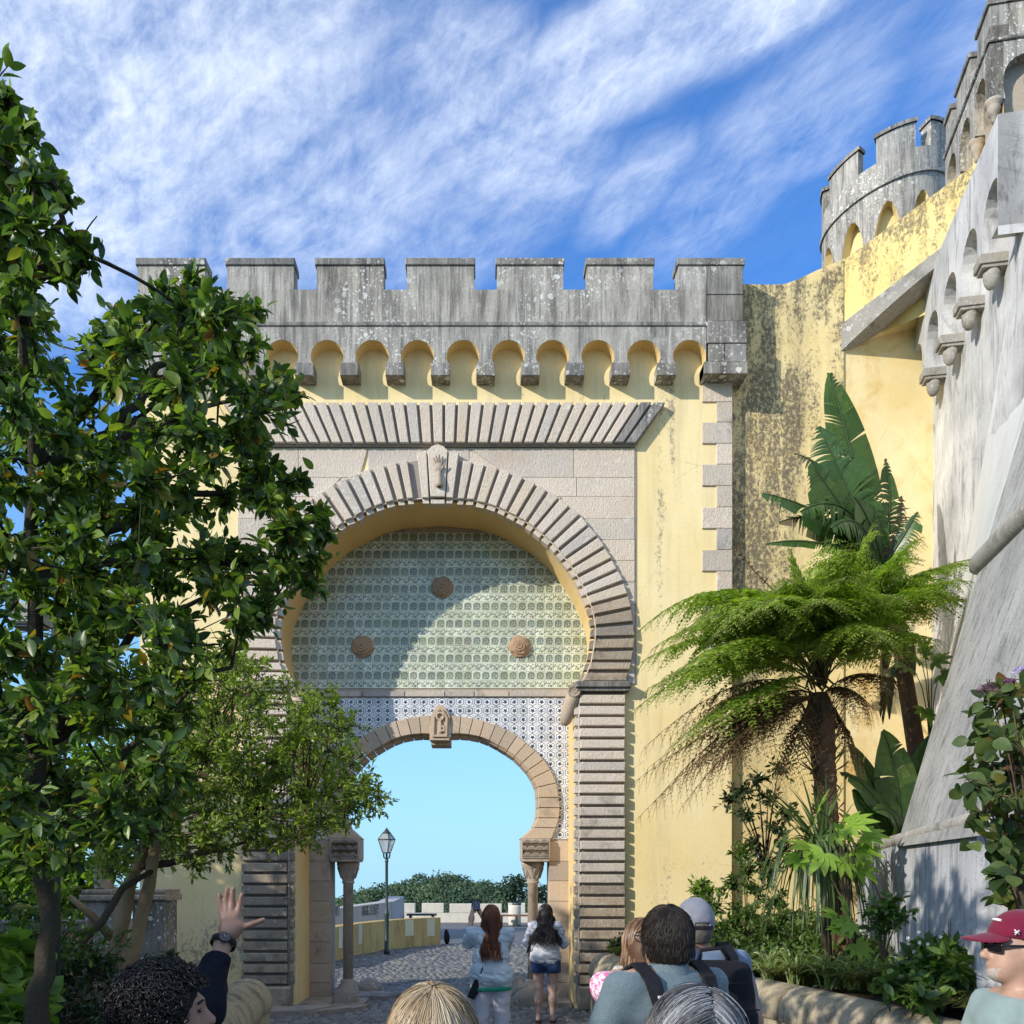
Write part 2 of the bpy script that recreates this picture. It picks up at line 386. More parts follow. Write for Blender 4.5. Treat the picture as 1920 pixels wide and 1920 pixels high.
def plaster(name, c1, c2, stain=.3, scol=(.10, .085, .06), fine=.2, bump=.25, orange=0.0, sscale=1.0, smap=(1.6, 1.6, .28), patches=None, pit=0.0, WARP=.25, sdist=.2):
    """lime wash with rain streaks; patches: list of (x, z, rx, rz, amount) of dark growth with a shape of its own"""
    m, g, b = newmat(name); p = g.pos()
    n1 = g.noise(p, 1.1, 5, .6); n2 = g.noise(p, 26, 6, .7)
    col = g.mix(g.mr(n1, .3, .7), c1, c2)
    st = g.noise(g.vm(p, smap), 1.7*sscale, 8, .66, sdist)
    grit = g.noise(p, 34, 6, .75)
    if patches:
        wn = g.sep(g.noise(g.vm(p, (1, 1, .45)), 1.7, 6, .65, color=True)); px, py, pz = g.sep(p); tot = None
        px = g.math('ADD', px, g.math('MULTIPLY', g.math('SUBTRACT', wn[0], .5), WARP)); pz = g.math('ADD', pz, g.math('MULTIPLY', g.math('SUBTRACT', wn[1], .5), WARP*4))
        for (x, z, rx, rz, a) in patches:
            dx = g.math('DIVIDE', g.math('SUBTRACT', px, x), rx); dz = g.math('DIVIDE', g.math('SUBTRACT', pz, z), rz)
            q = g.math('MULTIPLY', g.mr(g.math('ADD', g.math('MULTIPLY', dx, dx), g.math('MULTIPLY', dz, dz)), 0.05, 1.2, 1, 0), a)
            tot = q if tot is None else g.math('MAXIMUM', tot, q)
        cov = g.math('MULTIPLY', tot, g.mr(g.noise(g.vm(p, (2.2, 2.2, .45)), 1.8, 5, .6), .28, .62, .35, 1.25))
        gr2 = g.noise(g.vm(p, (1, 1, .7)), 21, 10, .80, .1)
        th = g.mr(cov, 0, 1.1, .70, .435); f = g.math('SUBTRACT', gr2, th)
        col = g.mix(g.mr(f, -.035, .075, 0, .86), col, scol)
        col = g.mix(g.mr(cov, .1, 1.1, 0, .14), col, tuple(c*2.4 for c in scol))
        col = g.mix(g.math('MULTIPLY', g.mr(g.noise(p, 70, 3, .7), .60, .68), g.mr(cov, .15, .6, 0, .6)), col, (.50, .44, .31))
    col = g.mix(g.math('MULTIPLY', g.mr(st, .50, .78), stain), col, scol)
    col = g.mix(g.math('MULTIPLY', g.mr(grit, .55, .72), fine), col, scol)
    if orange: col = g.mix(g.math('MULTIPLY', g.mr(g.noise(p, 1.3, 5, .65, .5), .52, .70), orange), col, (.60, .34, .07))
    if pit: col = g.mix(g.math('MULTIPLY', g.mr(g.vor(p, 7), .0, .10, 1, 0), pit), col, tuple(c*.8 for c in scol))
    cr = g.vor(g.vm(p, (1, 1, .6)), .9, 'DISTANCE_TO_EDGE')
    col = g.mix(g.math('MULTIPLY', g.mr(g.math('ADD', cr, g.math('MULTIPLY', n2, .03)), .012, .02, .35, 0), g.mr(n1, .45, .55)), col, scol)
    g.put(b.inputs['Base Color'], col); b.inputs['Roughness'].default_value = .95; b.inputs['Specular IOR Level'].default_value = .15
    g.put(b.inputs['Normal'], g.bump(g.math('ADD', n2, g.math('MULTIPLY', grit, .6)), bump, .012)); return m
def leafmat(name, stops, rough=.45, spec=.4, trans=.3, vein=.0, tcol=None):
    m, g, b = newmat(name); u, v, _ = g.sep(g.uv())
    col = g.ramp(u, stops)
    col = g.mix(g.mr(g.noise(g.pos(), 30, 2), .35, .65, 0, .25), col, tuple(c*.55 for c in stops[0][1]))
    g.put(b.inputs['Base Color'], col); b.inputs['Roughness'].default_value = rough; b.inputs['Specular IOR Level'].default_value = spec
    if trans:
        nt = m.node_tree; tr = g.node('ShaderNodeBsdfTranslucent')
        g.put(tr.inputs[0], g.mix(1.0, col, tcol or (1.5, 1.7, .55), 'MULTIPLY')); mx = g.node('ShaderNodeMixShader'); mx.inputs[0].default_value = trans
        nt.links.new(b.outputs[0], mx.inputs[1]); nt.links.new(tr.outputs[0], mx.inputs[2]); nt.links.new(mx.outputs[0], nt.nodes['Material Output'].inputs[0])
    return m
M = {}
M['granite'] = stone('pale_granite', (.70, .61, .50), (.62, .55, .48), lichen=.5, lcol=(.76, .71, .60), rust=.30, bump=.8, vary=.13, spot=7)
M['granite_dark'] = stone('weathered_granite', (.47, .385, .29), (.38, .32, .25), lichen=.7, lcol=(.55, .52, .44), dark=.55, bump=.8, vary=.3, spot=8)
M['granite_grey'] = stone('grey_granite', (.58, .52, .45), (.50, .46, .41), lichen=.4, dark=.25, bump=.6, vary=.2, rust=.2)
M['groove'] = stone('groove_stone', (.34, .295, .25), (.29, .26, .235), bump=.5, vary=0, chisel=False)
M['lichen'] = stone('lichen_concrete', (.40, .38, .345), (.52, .495, .445), lichen=1.0, lcol=(.70, .69, .64), dark=.75, streak=.75, bump=.7, vary=.1, chisel=False, spot=10)
M['lichen_dark'] = stone('lichen_dark_stone', (.26, .25, .235), (.36, .35, .325), lichen=1.0, lcol=(.66, .64, .57), dark=.9, streak=.55, bump=.7, vary=.15, chisel=False, spot=9)
M['sandstone'] = stone('sandstone', (.54, .43, .32), (.47, .40, .32), lichen=.15, dark=.12, rust=.3, bump=.35, vary=.24, chisel=False)
M['sandstone_grey'] = stone('sandstone_grey', (.46, .39, .32), (.39, .345, .30), lichen=.3, dark=.25, bump=.4, vary=.18, chisel=False)
M['yellow'] = plaster('yellow_limewash', (.78, .61, .29), (.84, .70, .40), stain=.34, fine=.26, scol=(.24, .20, .15), smap=(2.2, 2.2, .2), patches=[(UX(1240, 13.6), VZ(860, 13.6), .16, 2.1, .55), (UX(1258, 13.6), VZ(740, 13.6), .10, .7, .7), (UX(1130, 13.6), VZ(745, 13.6), .07, .4, .6), (UX(895, 13.6), VZ(735, 13.6), .06, .35, .5), (UX(1240, 13.6), VZ(1650, 13.6), .35, .8, .5), (UX(1236, 13.6), VZ(950, 13.6), .10, 2.6, .75), (UX(1262, 13.6), VZ(800, 13.6), .06, 1.4, .8), (UX(1090, 13.6), VZ(735, 13.6), .06, .45, .8), (UX(980, 13.6), VZ(735, 13.6), .05, .4, .7), (UX(1330, 13.6), VZ(1640, 13.6), .5, .7, .4), (UX(400, 13.6), VZ(1780, 13.6), .7, .6, .9)])
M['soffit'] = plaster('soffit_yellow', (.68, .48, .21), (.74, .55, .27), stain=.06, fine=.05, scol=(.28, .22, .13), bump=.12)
M['stained'] = plaster('stained_yellow_wall', (.70, .54, .24), (.78, .64, .34), WARP=.75, stain=.6, fine=.5, scol=(.075, .066, .055), smap=(1.3, 1.3, .25), orange=.12, pit=.3, patches=[(4.15, 9.0, .95, 2.9, 1.25), (3.85, 6.6, .55, 3.4, 1.3), (5.25, 8.7, .32, 2.1, 1.1), (4.7, 10.4, 1.7, .55, 1.05), (3.9, 10.0, .8, 1.8, 1.2), (4.3, 6.2, .5, 1.8, .8)])
M['stained_top'] = plaster('stained_ramp_parapet', (.74, .57, .20), (.80, .64, .28), stain=.75, fine=.55, scol=(.14, .11, .07), smap=(2.4, 2.4, .35), orange=.2, WARP=.5, patches=[(5.3, 10.9, .5, 1.2, 1.0), (6.1, 11.1, 1.6, .6, .95), (6.0, 10.5, 1.2, .5, .6)])
M['recess'] = plaster('recess_yellow', (.80, .61, .27), (.86, .74, .45), stain=.2, fine=.15, orange=.65, scol=(.2, .15, .08))
M['white_wall'] = plaster('white_limewash_weathered', (.70, .685, .66), (.36, .355, .355), stain=1.0, scol=(.11, .11, .115), fine=.35, bump=.6, smap=(2.0, 2.0, .45), sscale=1.5, sdist=1.6)
M['white_rough'] = plaster('white_rough_render', (.68, .67, .64), (.58, .575, .56), stain=.4, scol=(.2, .2, .2), fine=.25, bump=1.0)
M['grey_wall'] = plaster('grey_slope_render', (.43, .42, .395), (.27, .265, .255), stain=1.0, scol=(.085, .083, .082), fine=.9, bump=.9, smap=(4.5, 4.5, .55), sscale=1.5, sdist=.6, pit=.4)
M['grey_stone'] = stone('grey_string_stone', (.40, .385, .35), (.33, .32, .30), lichen=.6, dark=.4, bump=.7, chisel=False)
M['kerb'] = stone('kerb_stone', (.50, .43, .30), (.40, .36, .28), lichen=.5, lcol=(.62, .58, .46), dark=.6, streak=.25, bump=.7, chisel=False, spot=14)
M['boulder'] = stone('boulder_stone', (.36, .32, .27), (.28, .26, .235), lichen=.6, dark=.3, bump=.8, chisel=False)
M['bark'] = stone('bark', (.16, .115, .07), (.10, .075, .05), dark=.4, bump=1.0, chisel=False, vary=.1)
M['bark_smooth'] = stone('smooth_bark', (.40, .29, .165), (.27, .19, .11), dark=.35, bump=.4, chisel=False, vary=.1)
M['bark_dark'] = stone('mossy_bark', (.075, .06, .045), (.05, .05, .03), dark=.3, bump=1.0, chisel=False, vary=.1)
M['iron'] = plain('lamp_iron', (.025, .04, .036), .45, .5, 30, .3, .1)
M['black'] = plain('black_cloth', (.012, .012, .015), .8, .25, 40, .3, .2)
# ================================================================ THE GATE
YF, YT = 13.6, 14.65
XC = UX(817, YF)
fx = lambda u: UX(u, YF)
fz = lambda v: VZ(v, YF)
gate = thing('castle_gate', 'tall yellow castle gate with horseshoe arch, tiled tympanum and grey battlements', 'gate', (XC, YF, 0))

# --- arch curves as measured at the joints (pixel of the front plane), right half; mirrored about u=817
J = [((856, 939), (866, 868)), ((873, 940), (888, 871)), ((891.7, 942), (910.8, 876)), ((912, 948), (935.7, 883)), ((932.7, 955), (959, 892)), ((951, 963), (983, 901)), ((969, 973), (1005.4, 912.7)), ((987.5, 982.5), (1026.5, 925)), ((1003, 993), (1048.5, 939)), ((1019, 1006.5), (1067.5, 955)), ((1034.7, 1020.6), (1086.6, 971)), ((1047.6, 1035), (1102, 990)), ((1060, 1050.5), (1118.8, 1010)), ((1072, 1066.6), (1132, 1030.5)), ((1082.8, 1084), (1145, 1052)), ((1092.4, 1101.7), (1156, 1073)), ((1100, 1119), (1167, 1095)), ((1107.7, 1137.8), (1175.4, 1119)), ((1113, 1158), (1181.8, 1144)), ((1116, 1178), (1186, 1170.6)), ((1115.5, 1199), (1188, 1196)), ((1112, 1221.5), (1186, 1220)), ((1108, 1242.7), (1182, 1242)), ((1101, 1261), (1177, 1261)), ((1090, 1281), (1171, 1281))]
def mir(q, c=817): return (2*c - q[0], q[1])
def fw(q): return Vector((fx(q[0]), fz(q[1])))
inner_r = [j[0] for j in J]; outer_r = [j[1] for j in J]

# --- the yellow wall with the arched opening (one slab, the opening's soffit is its thickness)
op = [(1078, 1893 + 40), (1078, 1300), (1080, 1290)] + inner_r[::-1] + [(836, 937), (817, 936)]
op += [mir(q) for q in [(836, 937)] + inner_r] + [(554, 1290), (556, 1300), (556, 1933)]
wall = [(1372, 1933), (1372, 640), (262, 640), (262, 1933)][::-1]
poly = [fw(q) for q in [(262, 1893), (262, 640), (1372, 640), (1372, 1893)]]
poly = [fw((556, 1893))] + [fw(q) for q in op[1:-1][::-1]][1:] if False else None
outl = [fw((262, 1893)), fw((556, 1893))] + [fw(q) for q in op[1:-1][::-1]] + [fw((1078, 1893)), fw((1372, 1893)), fw((1372, 640)), fw((262, 640))]
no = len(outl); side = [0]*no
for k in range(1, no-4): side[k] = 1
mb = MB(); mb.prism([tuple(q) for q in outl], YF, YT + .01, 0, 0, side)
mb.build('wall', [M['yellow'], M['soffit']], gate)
# rear body of the gatehouse, so that the wall has its depth
mb = MB()
mb.box(fx(262)+.01, fx(1372)-.01, YT+.42, YT+.9, fz(1290), fz(640)-.02)
mb.build('rear_wall', M['yellow'], gate)

# --- spandrel ashlar, between lintel and arch: separate blocks, 18 mm proud
rows = [842.5, 896.5, 932, 973, 1013, 1052, 1092, 1135, 1178, 1225, 1283]
jo = [[470, 560, 690, 880, 1075], [520, 640, 1081], [600, 1050], [545, 1075], [560, 1090], [], [], [], [], []]
for i in range(10):
    xs = [446] + jo[i] + [1190]
    if not jo[i]: xs = None
    segs = list(zip(xs[:-1], xs[1:])) if xs else [(446, 520), (1114, 1190)]
    for a, b in segs:
        # keep only what shows outside the ring
        va, vb = rows[i], rows[i+1]
        def inside(u, v):
            uu = abs(u - 817); best = 0
            for (p0, p1) in zip(outer_r[:-1], outer_r[1:]):
                if min(p0[1], p1[1]) <= v <= max(p0[1], p1[1]):
                    t = (v - p0[1]) / ((p1[1]-p0[1]) or 1); best = max(best, p0[0] + t*(p1[0]-p0[0]) - 817)
            return uu < best - 14
        if inside(a, va) and inside(b, va) and inside(a, vb) and inside(b, vb): continue
        # shrink blocks that reach into the opening
        def lim(u0, u1):
            mids = [(va*3+vb)/4, (va+vb)/2, vb]
            return u0, u1
        polys = []
        e = .004
        if a < 817 < b and inside(817, vb): polys = [(a, min(b, 817-40)), (max(a, 857), b)] if i else [(a, b)]
        else: polys = [(a, b)]
        for (a2, b2) in polys:
            # clip by a point on the ring's middle so the block never shows in the opening
            lo, hi = a2, b2
            ring = lambda v: max([0] + [p0[0] + (v - p0[1])/((p1[1]-p0[1]) or 1)*(p1[0]-p0[0]) - 817 for p0, p1 in zip(outer_r[:-1], outer_r[1:]) if min(p0[1], p1[1]) <= v <= max(p0[1], p1[1])])
            rt, rb = ring(va), ring(vb)
            mb = MB()
            if hi > 817 + 20 and lo > 817 - 60:
                lt = max(lo, 817 + max(rt - 12, 0)) if rt else lo; lb = max(lo, 817 + max(rb - 12, 0)) if rb else lo
                lt, lb = min(lt, hi-2), min(lb, hi-2)
                q = [(lb, vb), (hi, vb), (hi, va), (lt, va)]
            elif lo < 817 - 20 and hi < 817 + 60:
                lt = min(hi, 817 - max(rt - 12, 0)) if rt else hi; lb = min(hi, 817 - max(rb - 12, 0)) if rb else hi
                lt, lb = max(lt, lo+2), max(lb, lo+2)
                q = [(lo, vb), (lb, vb), (lt, va), (lo, va)]
            else: q = [(lo, vb), (hi, vb), (hi, va), (lo, va)]
            pts = [fw(k) for k in q]
            cx = sum((k for k in pts), Vector((0, 0)))/4
            pts = [k + (cx-k).normalized()*e*1.0 for k in pts]
            mb.prism([tuple(k) for k in pts], YF-.02-random.random()*.006, YF+.05, 0, .004)
            mb.build('ashlar_block', M['granite'], gate)
mb = MB(); mb.prism([tuple(fw(q)) for q in [(700, 905), (940, 905), (940, 842), (700, 842)]], YF-.013, YF-.002); mb.build('spandrel_bed', M['granite'], gate)
# dark edge strip of the stone field
mb = MB(); mb.box(fx(1190)+.001, fx(1190)+.022, YF-.012, YF+.03, fz(1283), fz(842)); mb.build('edge_strip', M['groove'], gate)

# --- arch ring: recessed base ring, then raised voussoirs with a return on the intrados, and a bead
def band(inner, outer, y0, y1, name, mat, wfun):
    mb = MB()
    for k in range(len(inner)-1):
        mb.prism([tuple(wfun(q)) for q in (inner[k], outer[k], outer[k+1], inner[k+1])], y0, y1)
    return mb.build(name, mat, gate)
fullI = [mir(q) for q in inner_r][::-1] + [(800, 937), (836, 937)] + inner_r
fullO = [mir(q) for q in outer_r][::-1] + [(796, 864), (842, 864)] + outer_r
mbb = MB()
for k in range(len(fullI)-1):
    q = [fw(p) for p in (fullI[k], fullI[k+1], fullO[k+1], fullO[k])]
    mbb.prism([tuple(p) for p in q], YF-.035, YF+.06)
mbb.build('arch_ring', M['groove'], gate)
def voussoir(a, b, yf=YF-.10, gap=3.0, inn=9, depth=.14, mat='granite', name='voussoir', fwf=fw, ret=True, ch=.008, top=None):
    """a, b: joints (inner, outer) in pixels, a left of b seen from the arch's centre"""
    ai, ao, bi, bo = [Vector(q) for q in (a[0], a[1], b[0], b[1])]
    def off(p, q, gpx):
        d_ = (q - p); return p + d_.normalized()*min(gpx, d_.length*.3)
    jt = lambda: Vector((random.gauss(0, .5), random.gauss(0, .5)))
    qa, qb, qc, qd = off(ai, bi, gap) + jt(), off(bi, ai, gap) + jt(), off(bo, ao, gap) + jt(), off(ao, bo, gap) + jt()
    mb = MB()
    pts = [fwf(q) for q in (qa, qb, qc, qd)]
    ar = sum(pts[k].x*pts[(k+1) % 4].y - pts[(k+1) % 4].x*pts[k].y for k in range(4))
    if ar < 0: pts = pts[::-1]
    mb.prism([tuple(p) for p in pts], yf + random.uniform(-.006, .006), YF+.03 if fwf is fw else yf+.25, 0, ch)
    if ret:
        di = (ai - ao).normalized()*inn; dj = (bi - bo).normalized()*inn
        pts = [fwf(q) for q in (qa + di, qb + dj, qb - dj*.4, qa - di*.4)]
        ar = sum(pts[k].x*pts[(k+1) % 4].y - pts[(k+1) % 4].x*pts[k].y for k in range(4))
        if ar < 0: pts = pts[::-1]
        mb.prism([tuple(p) for p in pts], yf+.05, yf+.05+depth, 0, .004)
    return mb.build(name, M[mat], gate)
for sgn in (1, -1):
    for k in range(len(J)-1):
        a, b = J[k], J[k+1]
        if sgn < 0: a, b = (mir(b[0]), mir(b[1])), (mir(a[0]), mir(a[1]))
        low = k >= 17
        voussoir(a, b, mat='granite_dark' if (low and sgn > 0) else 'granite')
# keystone of three stones and the carved hand
voussoir(((791, 939), (781, 857)), ((806, 939), (802, 851)), YF-.12, 1.5, name='keystone_side')
voussoir(((836, 939), (841, 851)), ((851, 939), (862, 857)), YF-.12, 1.5, name='keystone_side')
mb = MB(); kp = [(808, 938), (835, 938), (840, 852), (832, 844), (821, 840.5), (811, 844), (802.5, 852)]
mb.prism([tuple(fw(q)) for q in kp], YF-.135, YF+.03, 0, .008)
mb.prism([tuple(fw(q)) for q in [(809, 949), (834, 949), (834.5, 941), (808.5, 941)]], YF-.09, YF+.06, 0, .004)
key = mb.build('keystone', M['granite'], gate)
def handfn(p):
    s_ = 1/130.3
    c = lambda u, v, o=.0: (fx(u), YF-.155-o, fz(v))
    d_ = sd_cone(p, c(824, 917, .01), c(824, 897, .0), .050, .034)
    d_ = smin(d_, sd_ell(p, c(823.5, 886), (.058, .03, .07)), .02)
    for (u0, v0, u1, v1, r) in ((818.5, 880, 814, 868, .0125), (821.5, 879, 818.5, 864.5, .0135), (824.8, 879, 824.5, 863, .0135), (828, 880, 830, 865.5, .0125)):
        d_ = np.minimum(d_, smin(sd_cone(p, c(u0, v0), c(u1, v1, .012), r, r*.8), d_, .004))
    d_ = smin(d_, sd_cone(p, c(828, 891), c(835, 880, .02), .017, .011), .01)
    return smin(d_, sd_ell(p, c(824, 918), (.062, .05, .012)), .01)
sdf_obj('carved_hand', handfn, (fx(805), YF-.24, fz(922)), (fx(842), YF-.10, fz(858)), .0055, M['sandstone'], key)
# bead along the intrados
mb = MB()
pts = [fw(q) for q in fullI]
mb.tube([(q.x, YF-.05, q.y) for q in pts], .012, 5)
mb.build('arch_bead', M['granite'], gate)

# --- flat arch (lintel)
mb = MB(); mb.prism([tuple(fw(q)) for q in [(476, 840), (1190, 840), (1244, 763), (422, 763)]], YF-.06, YF+.02); mb.build('lintel_bed', M['groove'], gate)
for k in range(-17, 17):
    t0, t1 = 833 + 24.24*k, 833 + 24.24*(k+1); b0, b1 = 833 + 21.0*k, 833 + 21.0*(k+1)
    if k == 16: t1, b1 = 1247, 1192
    gp = 2.6
    mb = MB(); mb.prism([tuple(fw(q)) for q in [(b0+gp, 836.5), (b1-gp, 836.5), (t1-gp, 762), (t0+gp, 762)]], YF-.125+random.uniform(-.006, .006), YF+.02, 0, .008)
    mb.build('lintel_voussoir', M['lichen_dark'] if k >= 15 else M['granite'], gate)

# --- piers of rusticated blocks
def pier(u0, u1, inner, n, v0, pitch):
    """inner: +1 when the opening is on the right"""
    mb = MB(); e0, e1 = (u0+2, u1+9) if inner > 0 else (u0-7, u1-2)
    mb.box(fx(e0)-.0, fx(e1), YF-.04, YF+.2, .10, fz(1300)); mb.build('pier_core', M['groove'], gate)
    for k in range(n):
        va, vb = v0 + pitch*k, v0 + pitch*(k+1)
        low = va > (1560 if inner > 0 else 1640)  # lower blocks darker: the shade on the piers is put into their stone
        ext = 3 if va > 1770 else 0
        mb = MB(); z0, z1 = fz(vb)+.022, fz(va)-.018
        mb.box(fx(u0)+random.uniform(-.006, .006), fx(u1)+random.uniform(-.006, .006), YF-.115+random.uniform(-.008, .008), YF+.05, z0, z1, 0, .010)
        if inner > 0: mb.box(fx(u1+3), fx(u1+12), YF-.055, YF+.10, z0+.006, z1-.006, 0, .004)
        else: mb.box(fx(u0-10), fx(u0-2), YF-.055, YF+.10, z0+.006, z1-.006, 0, .004); 
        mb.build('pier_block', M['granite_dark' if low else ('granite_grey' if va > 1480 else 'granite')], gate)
    mb = MB()
    mb.box(fx(u0-4), fx(u1+8 if inner > 0 else u1+4), YF-.17, YF+.22, 0, fz(1848), 0, .025); mb.build('pedestal', M['granite_dark'], gate)
    mb = MB(); mb.tube([(fx(u1+2 if inner > 0 else u0-1), YF-.06, fz(1846)), (fx(u1+2 if inner > 0 else u0-1), YF-.06, fz(1302))], .011, 6); mb.build('corner_bead', M['granite_grey'], gate)
pier(1086, 1170, -1, 26, 1303, 20.9)
pier(456, 541, 1, 26, 1303, 20.9)
# impost ledges with scrolls
def impost(u0, u1, sg):
    mb = MB(); mb.box(fx(u0), fx(u1), YF-.19, YF+.10, fz(1293), fz(1282), 0, .012); mb.box(fx(u0+3), fx(u1-3), YF-.15, YF+.08, fz(1299), fz(1293)-.001, 0, .004)
    mb.build('impost_ledge', M['lichen_dark'], gate)
    cu = u0 - 3 if sg > 0 else u1 + 3
    mb = MB()
    cx, cz = fx(cu), fz(1298.5); r0 = .098; pts = []; rad = []
    for k in range(30):
        a = math.pi*.5 + sg*k*.42; r = r0*(1 - k/36.0)
        pts.append((cx - math.cos(a)*r*1.0, YF-.12 + .0*k, cz + math.sin(a)*r)); rad.append(.028*(1-k/48))
    mb.tube(pts, rad, 8)
    mb.tube([(cx, YF-.13, cz), (cx, YF+.35, cz)], [.085, .07], 14)
    mb.build('scroll', M['granite_dark'], gate)
    mb = MB(); a = Vector((cx + sg*.01, YF-.06, cz-.02)); b = Vector((cx - sg*.10, YF+.10, cz-.40))
    mb.tube([a, a.lerp(b, .3), a.lerp(b, .7), b, b + Vector((-sg*.012, .02, -.05))], [.095, .105, .10, .085, .045], 14)
    mb.build('scroll_bracket', M['sandstone'], gate)
impost(1077, 1180, 1); impost(448, 557, -1)

# --- battlements: machicolation band with keyhole openings, brackets, parapet, merlons
YP = 13.35
px_ = lambda u: UX(u, YP)
pz_ = lambda v: VZ(v, YP)
cent = [528 - 85*3, 528-85*2, 528-85, 528, 612, 697, 782, 867, 952, 1035, 1120, 1206, 1293]
cent = [273 + 85*k for k in range(13)]; cent[9:] = [1036, 1121, 1207, 1293]
poly = [(262, 612), (262, 704)]
for c in cent:
    sl = 26
    if c < 290: continue
    arc = [(c + 31*math.cos(a), 668 - 31*math.sin(a)) for a in [math.pi + .48 - (math.pi + .96)*i/14 for i in range(15)]]
    poly += [(c-sl, 704), (c-sl, 684)] + arc + [(c+sl, 684), (c+sl, 704)]
poly += [(1324, 704), (1324, 612)]
flat = [(px_(u), pz_(v)) for u, v in poly]
sd = []
for k in range(len(poly)):
    a, b = poly[k], poly[(k+1) % len(poly)]
    onb = (a[1] == 704 and b[1] == 704) or a[1] == 612 or b[1] == 612
    sd.append(0 if onb else 1)
mb = MB(); mb.prism(flat, YP, YF+.004, 0, 0, sd, back=False); mb.build('machicolation', [M['lichen'], M['soffit']], gate)
# lime-wash hood inside the openings is the soffit above; brackets
br = [(cent[k]+cent[k+1])/2 for k in range(len(cent)-1)]
for c in br:
    mb = MB(); w = 17.5
    mb.box(px_(c-w), px_(c+w), YP-.03, YF+.003, pz_(705.5), pz_(681.5), 0, .006)
    mb.build('corbel', M['lichen_dark'], gate)
mb = MB()
mb.box(px_(255), px_(1326), YP-.022, YF+.05, pz_(612), pz_(604), 0, .01)
mb.build('string_course', M['lichen_dark'], gate)
mb = MB(); mb.box(px_(262), px_(1324), YP, YP+.30, pz_(604)+.001, pz_(543)); mb.build('parapet', M['lichen'], gate)
ms = [(257, 385), (425, 552), (593, 720), (762, 890), (931, 1057), (1100, 1226), (1271, 1395)]
for i, (a, b) in enumerate(ms):
    mb = MB(); a2 = b if i < 6 else 1324
    mb.box(px_(a+1), px_(b-1) if i < 6 else px_(1324), YP+.002, YP+.27, pz_(543)+.001, pz_(498)); m_ = mb.build('merlon', M['lichen'], gate)
    mb = MB(); mb.box(px_(a-2), px_(b+1), YP-.025, YP+.31, pz_(498)+.001, pz_(485), 0, .008); mb.build('merlon_cap', M['lichen_dark'], m_)
# corner stones of the parapet (quoins of the battlement)
cs = [(1325, 1393, 498.5, 552, .0), (1325, 1394, 553, 602, .0), (1325, 1399, 603, 645, -.025), (1328, 1358, 646, 680, -.02), (1359, 1399, 646, 680, -.022), (1319, 1400, 681, 704, -.045)]
for (u0, u1, v0, v1, dy) in cs:
    mb = MB(); mb.box(px_(u0), px_(u1), YP-.004+dy, YF+.32, pz_(v1)+.002, pz_(v0)-.002, 0, .006); mb.build('corner_stone', M['lichen_dark'], gate)
# quoins below
vb = [718, 755, 793, 833, 872, 912, 952, 992, 1032, 1072, 1111, 1151, 1190, 1230]
for k in range(len(vb)-1):
    u0 = 1316 if k % 2 == 0 else 1343
    mb = MB(); mb.box(fx(u0), fx(1372.5), YF-.028, YF+.25, fz(vb[k+1])+.002, fz(vb[k])-.002, 0, .007); mb.build('quoin', M['granite_grey'] if k % 3 else M['granite'], gate)

# ================================================================ tympanum, tiles, inner arch
tx = lambda u: UX(u, YT)
tz = lambda v: VZ(v, YT)
def tw(q): return Vector((tx(q[0]), tz(q[1])))
K = [((843.8, 1377), (844.5, 1343)), ((861.7, 1376.5), (864.8, 1344.5)), ((879.5, 1378), (887.8, 1348)), ((899.8, 1382), (908.5, 1353)), ((918, 1389), (929.5, 1360.7)), ((934.7, 1398), (951, 1369.5)), ((951, 1408), (969.5, 1381)), ((965.7, 1418), (986.6, 1395)), ((979, 1431), (1003.7, 1409.5)), ((991, 1444.7), (1018.8, 1425.5)), ((1000.4, 1459), (1031.4, 1444)), ((1008, 1476.8), (1042.5, 1469)), ((1010, 1496), (1047.3, 1496.4)), ((1010.4, 1515), (1049, 1515.4)), ((1008, 1534), (1047.3, 1534.4)), ((1001, 1552), (1041.3, 1552.8)), ((978, 1573), (1033, 1573))]
KM = 826
Ki = [k[0] for k in K]; Ko = [k[1] for k in K]
outl = [tw((540, 1905)), tw((621, 1905))] + [tw((621, 1573))] + [tw(mir((q[0]-8, q[1]), KM)) for q in Ko[:-1][::-1]] + [tw((q[0]-8, q[1])) for q in Ko[:-1]] + [tw((1031, 1573)), tw((1031, 1905)), tw((1100, 1905)), tw((1120, 1240)), tw((1120, 985)), tw((530, 985)), tw((530, 1240))]
mb = MB(); mb.prism([tuple(q) for q in outl], YT, YT+.40); mb.build('portal_wall', M['sandstone_grey'], gate)

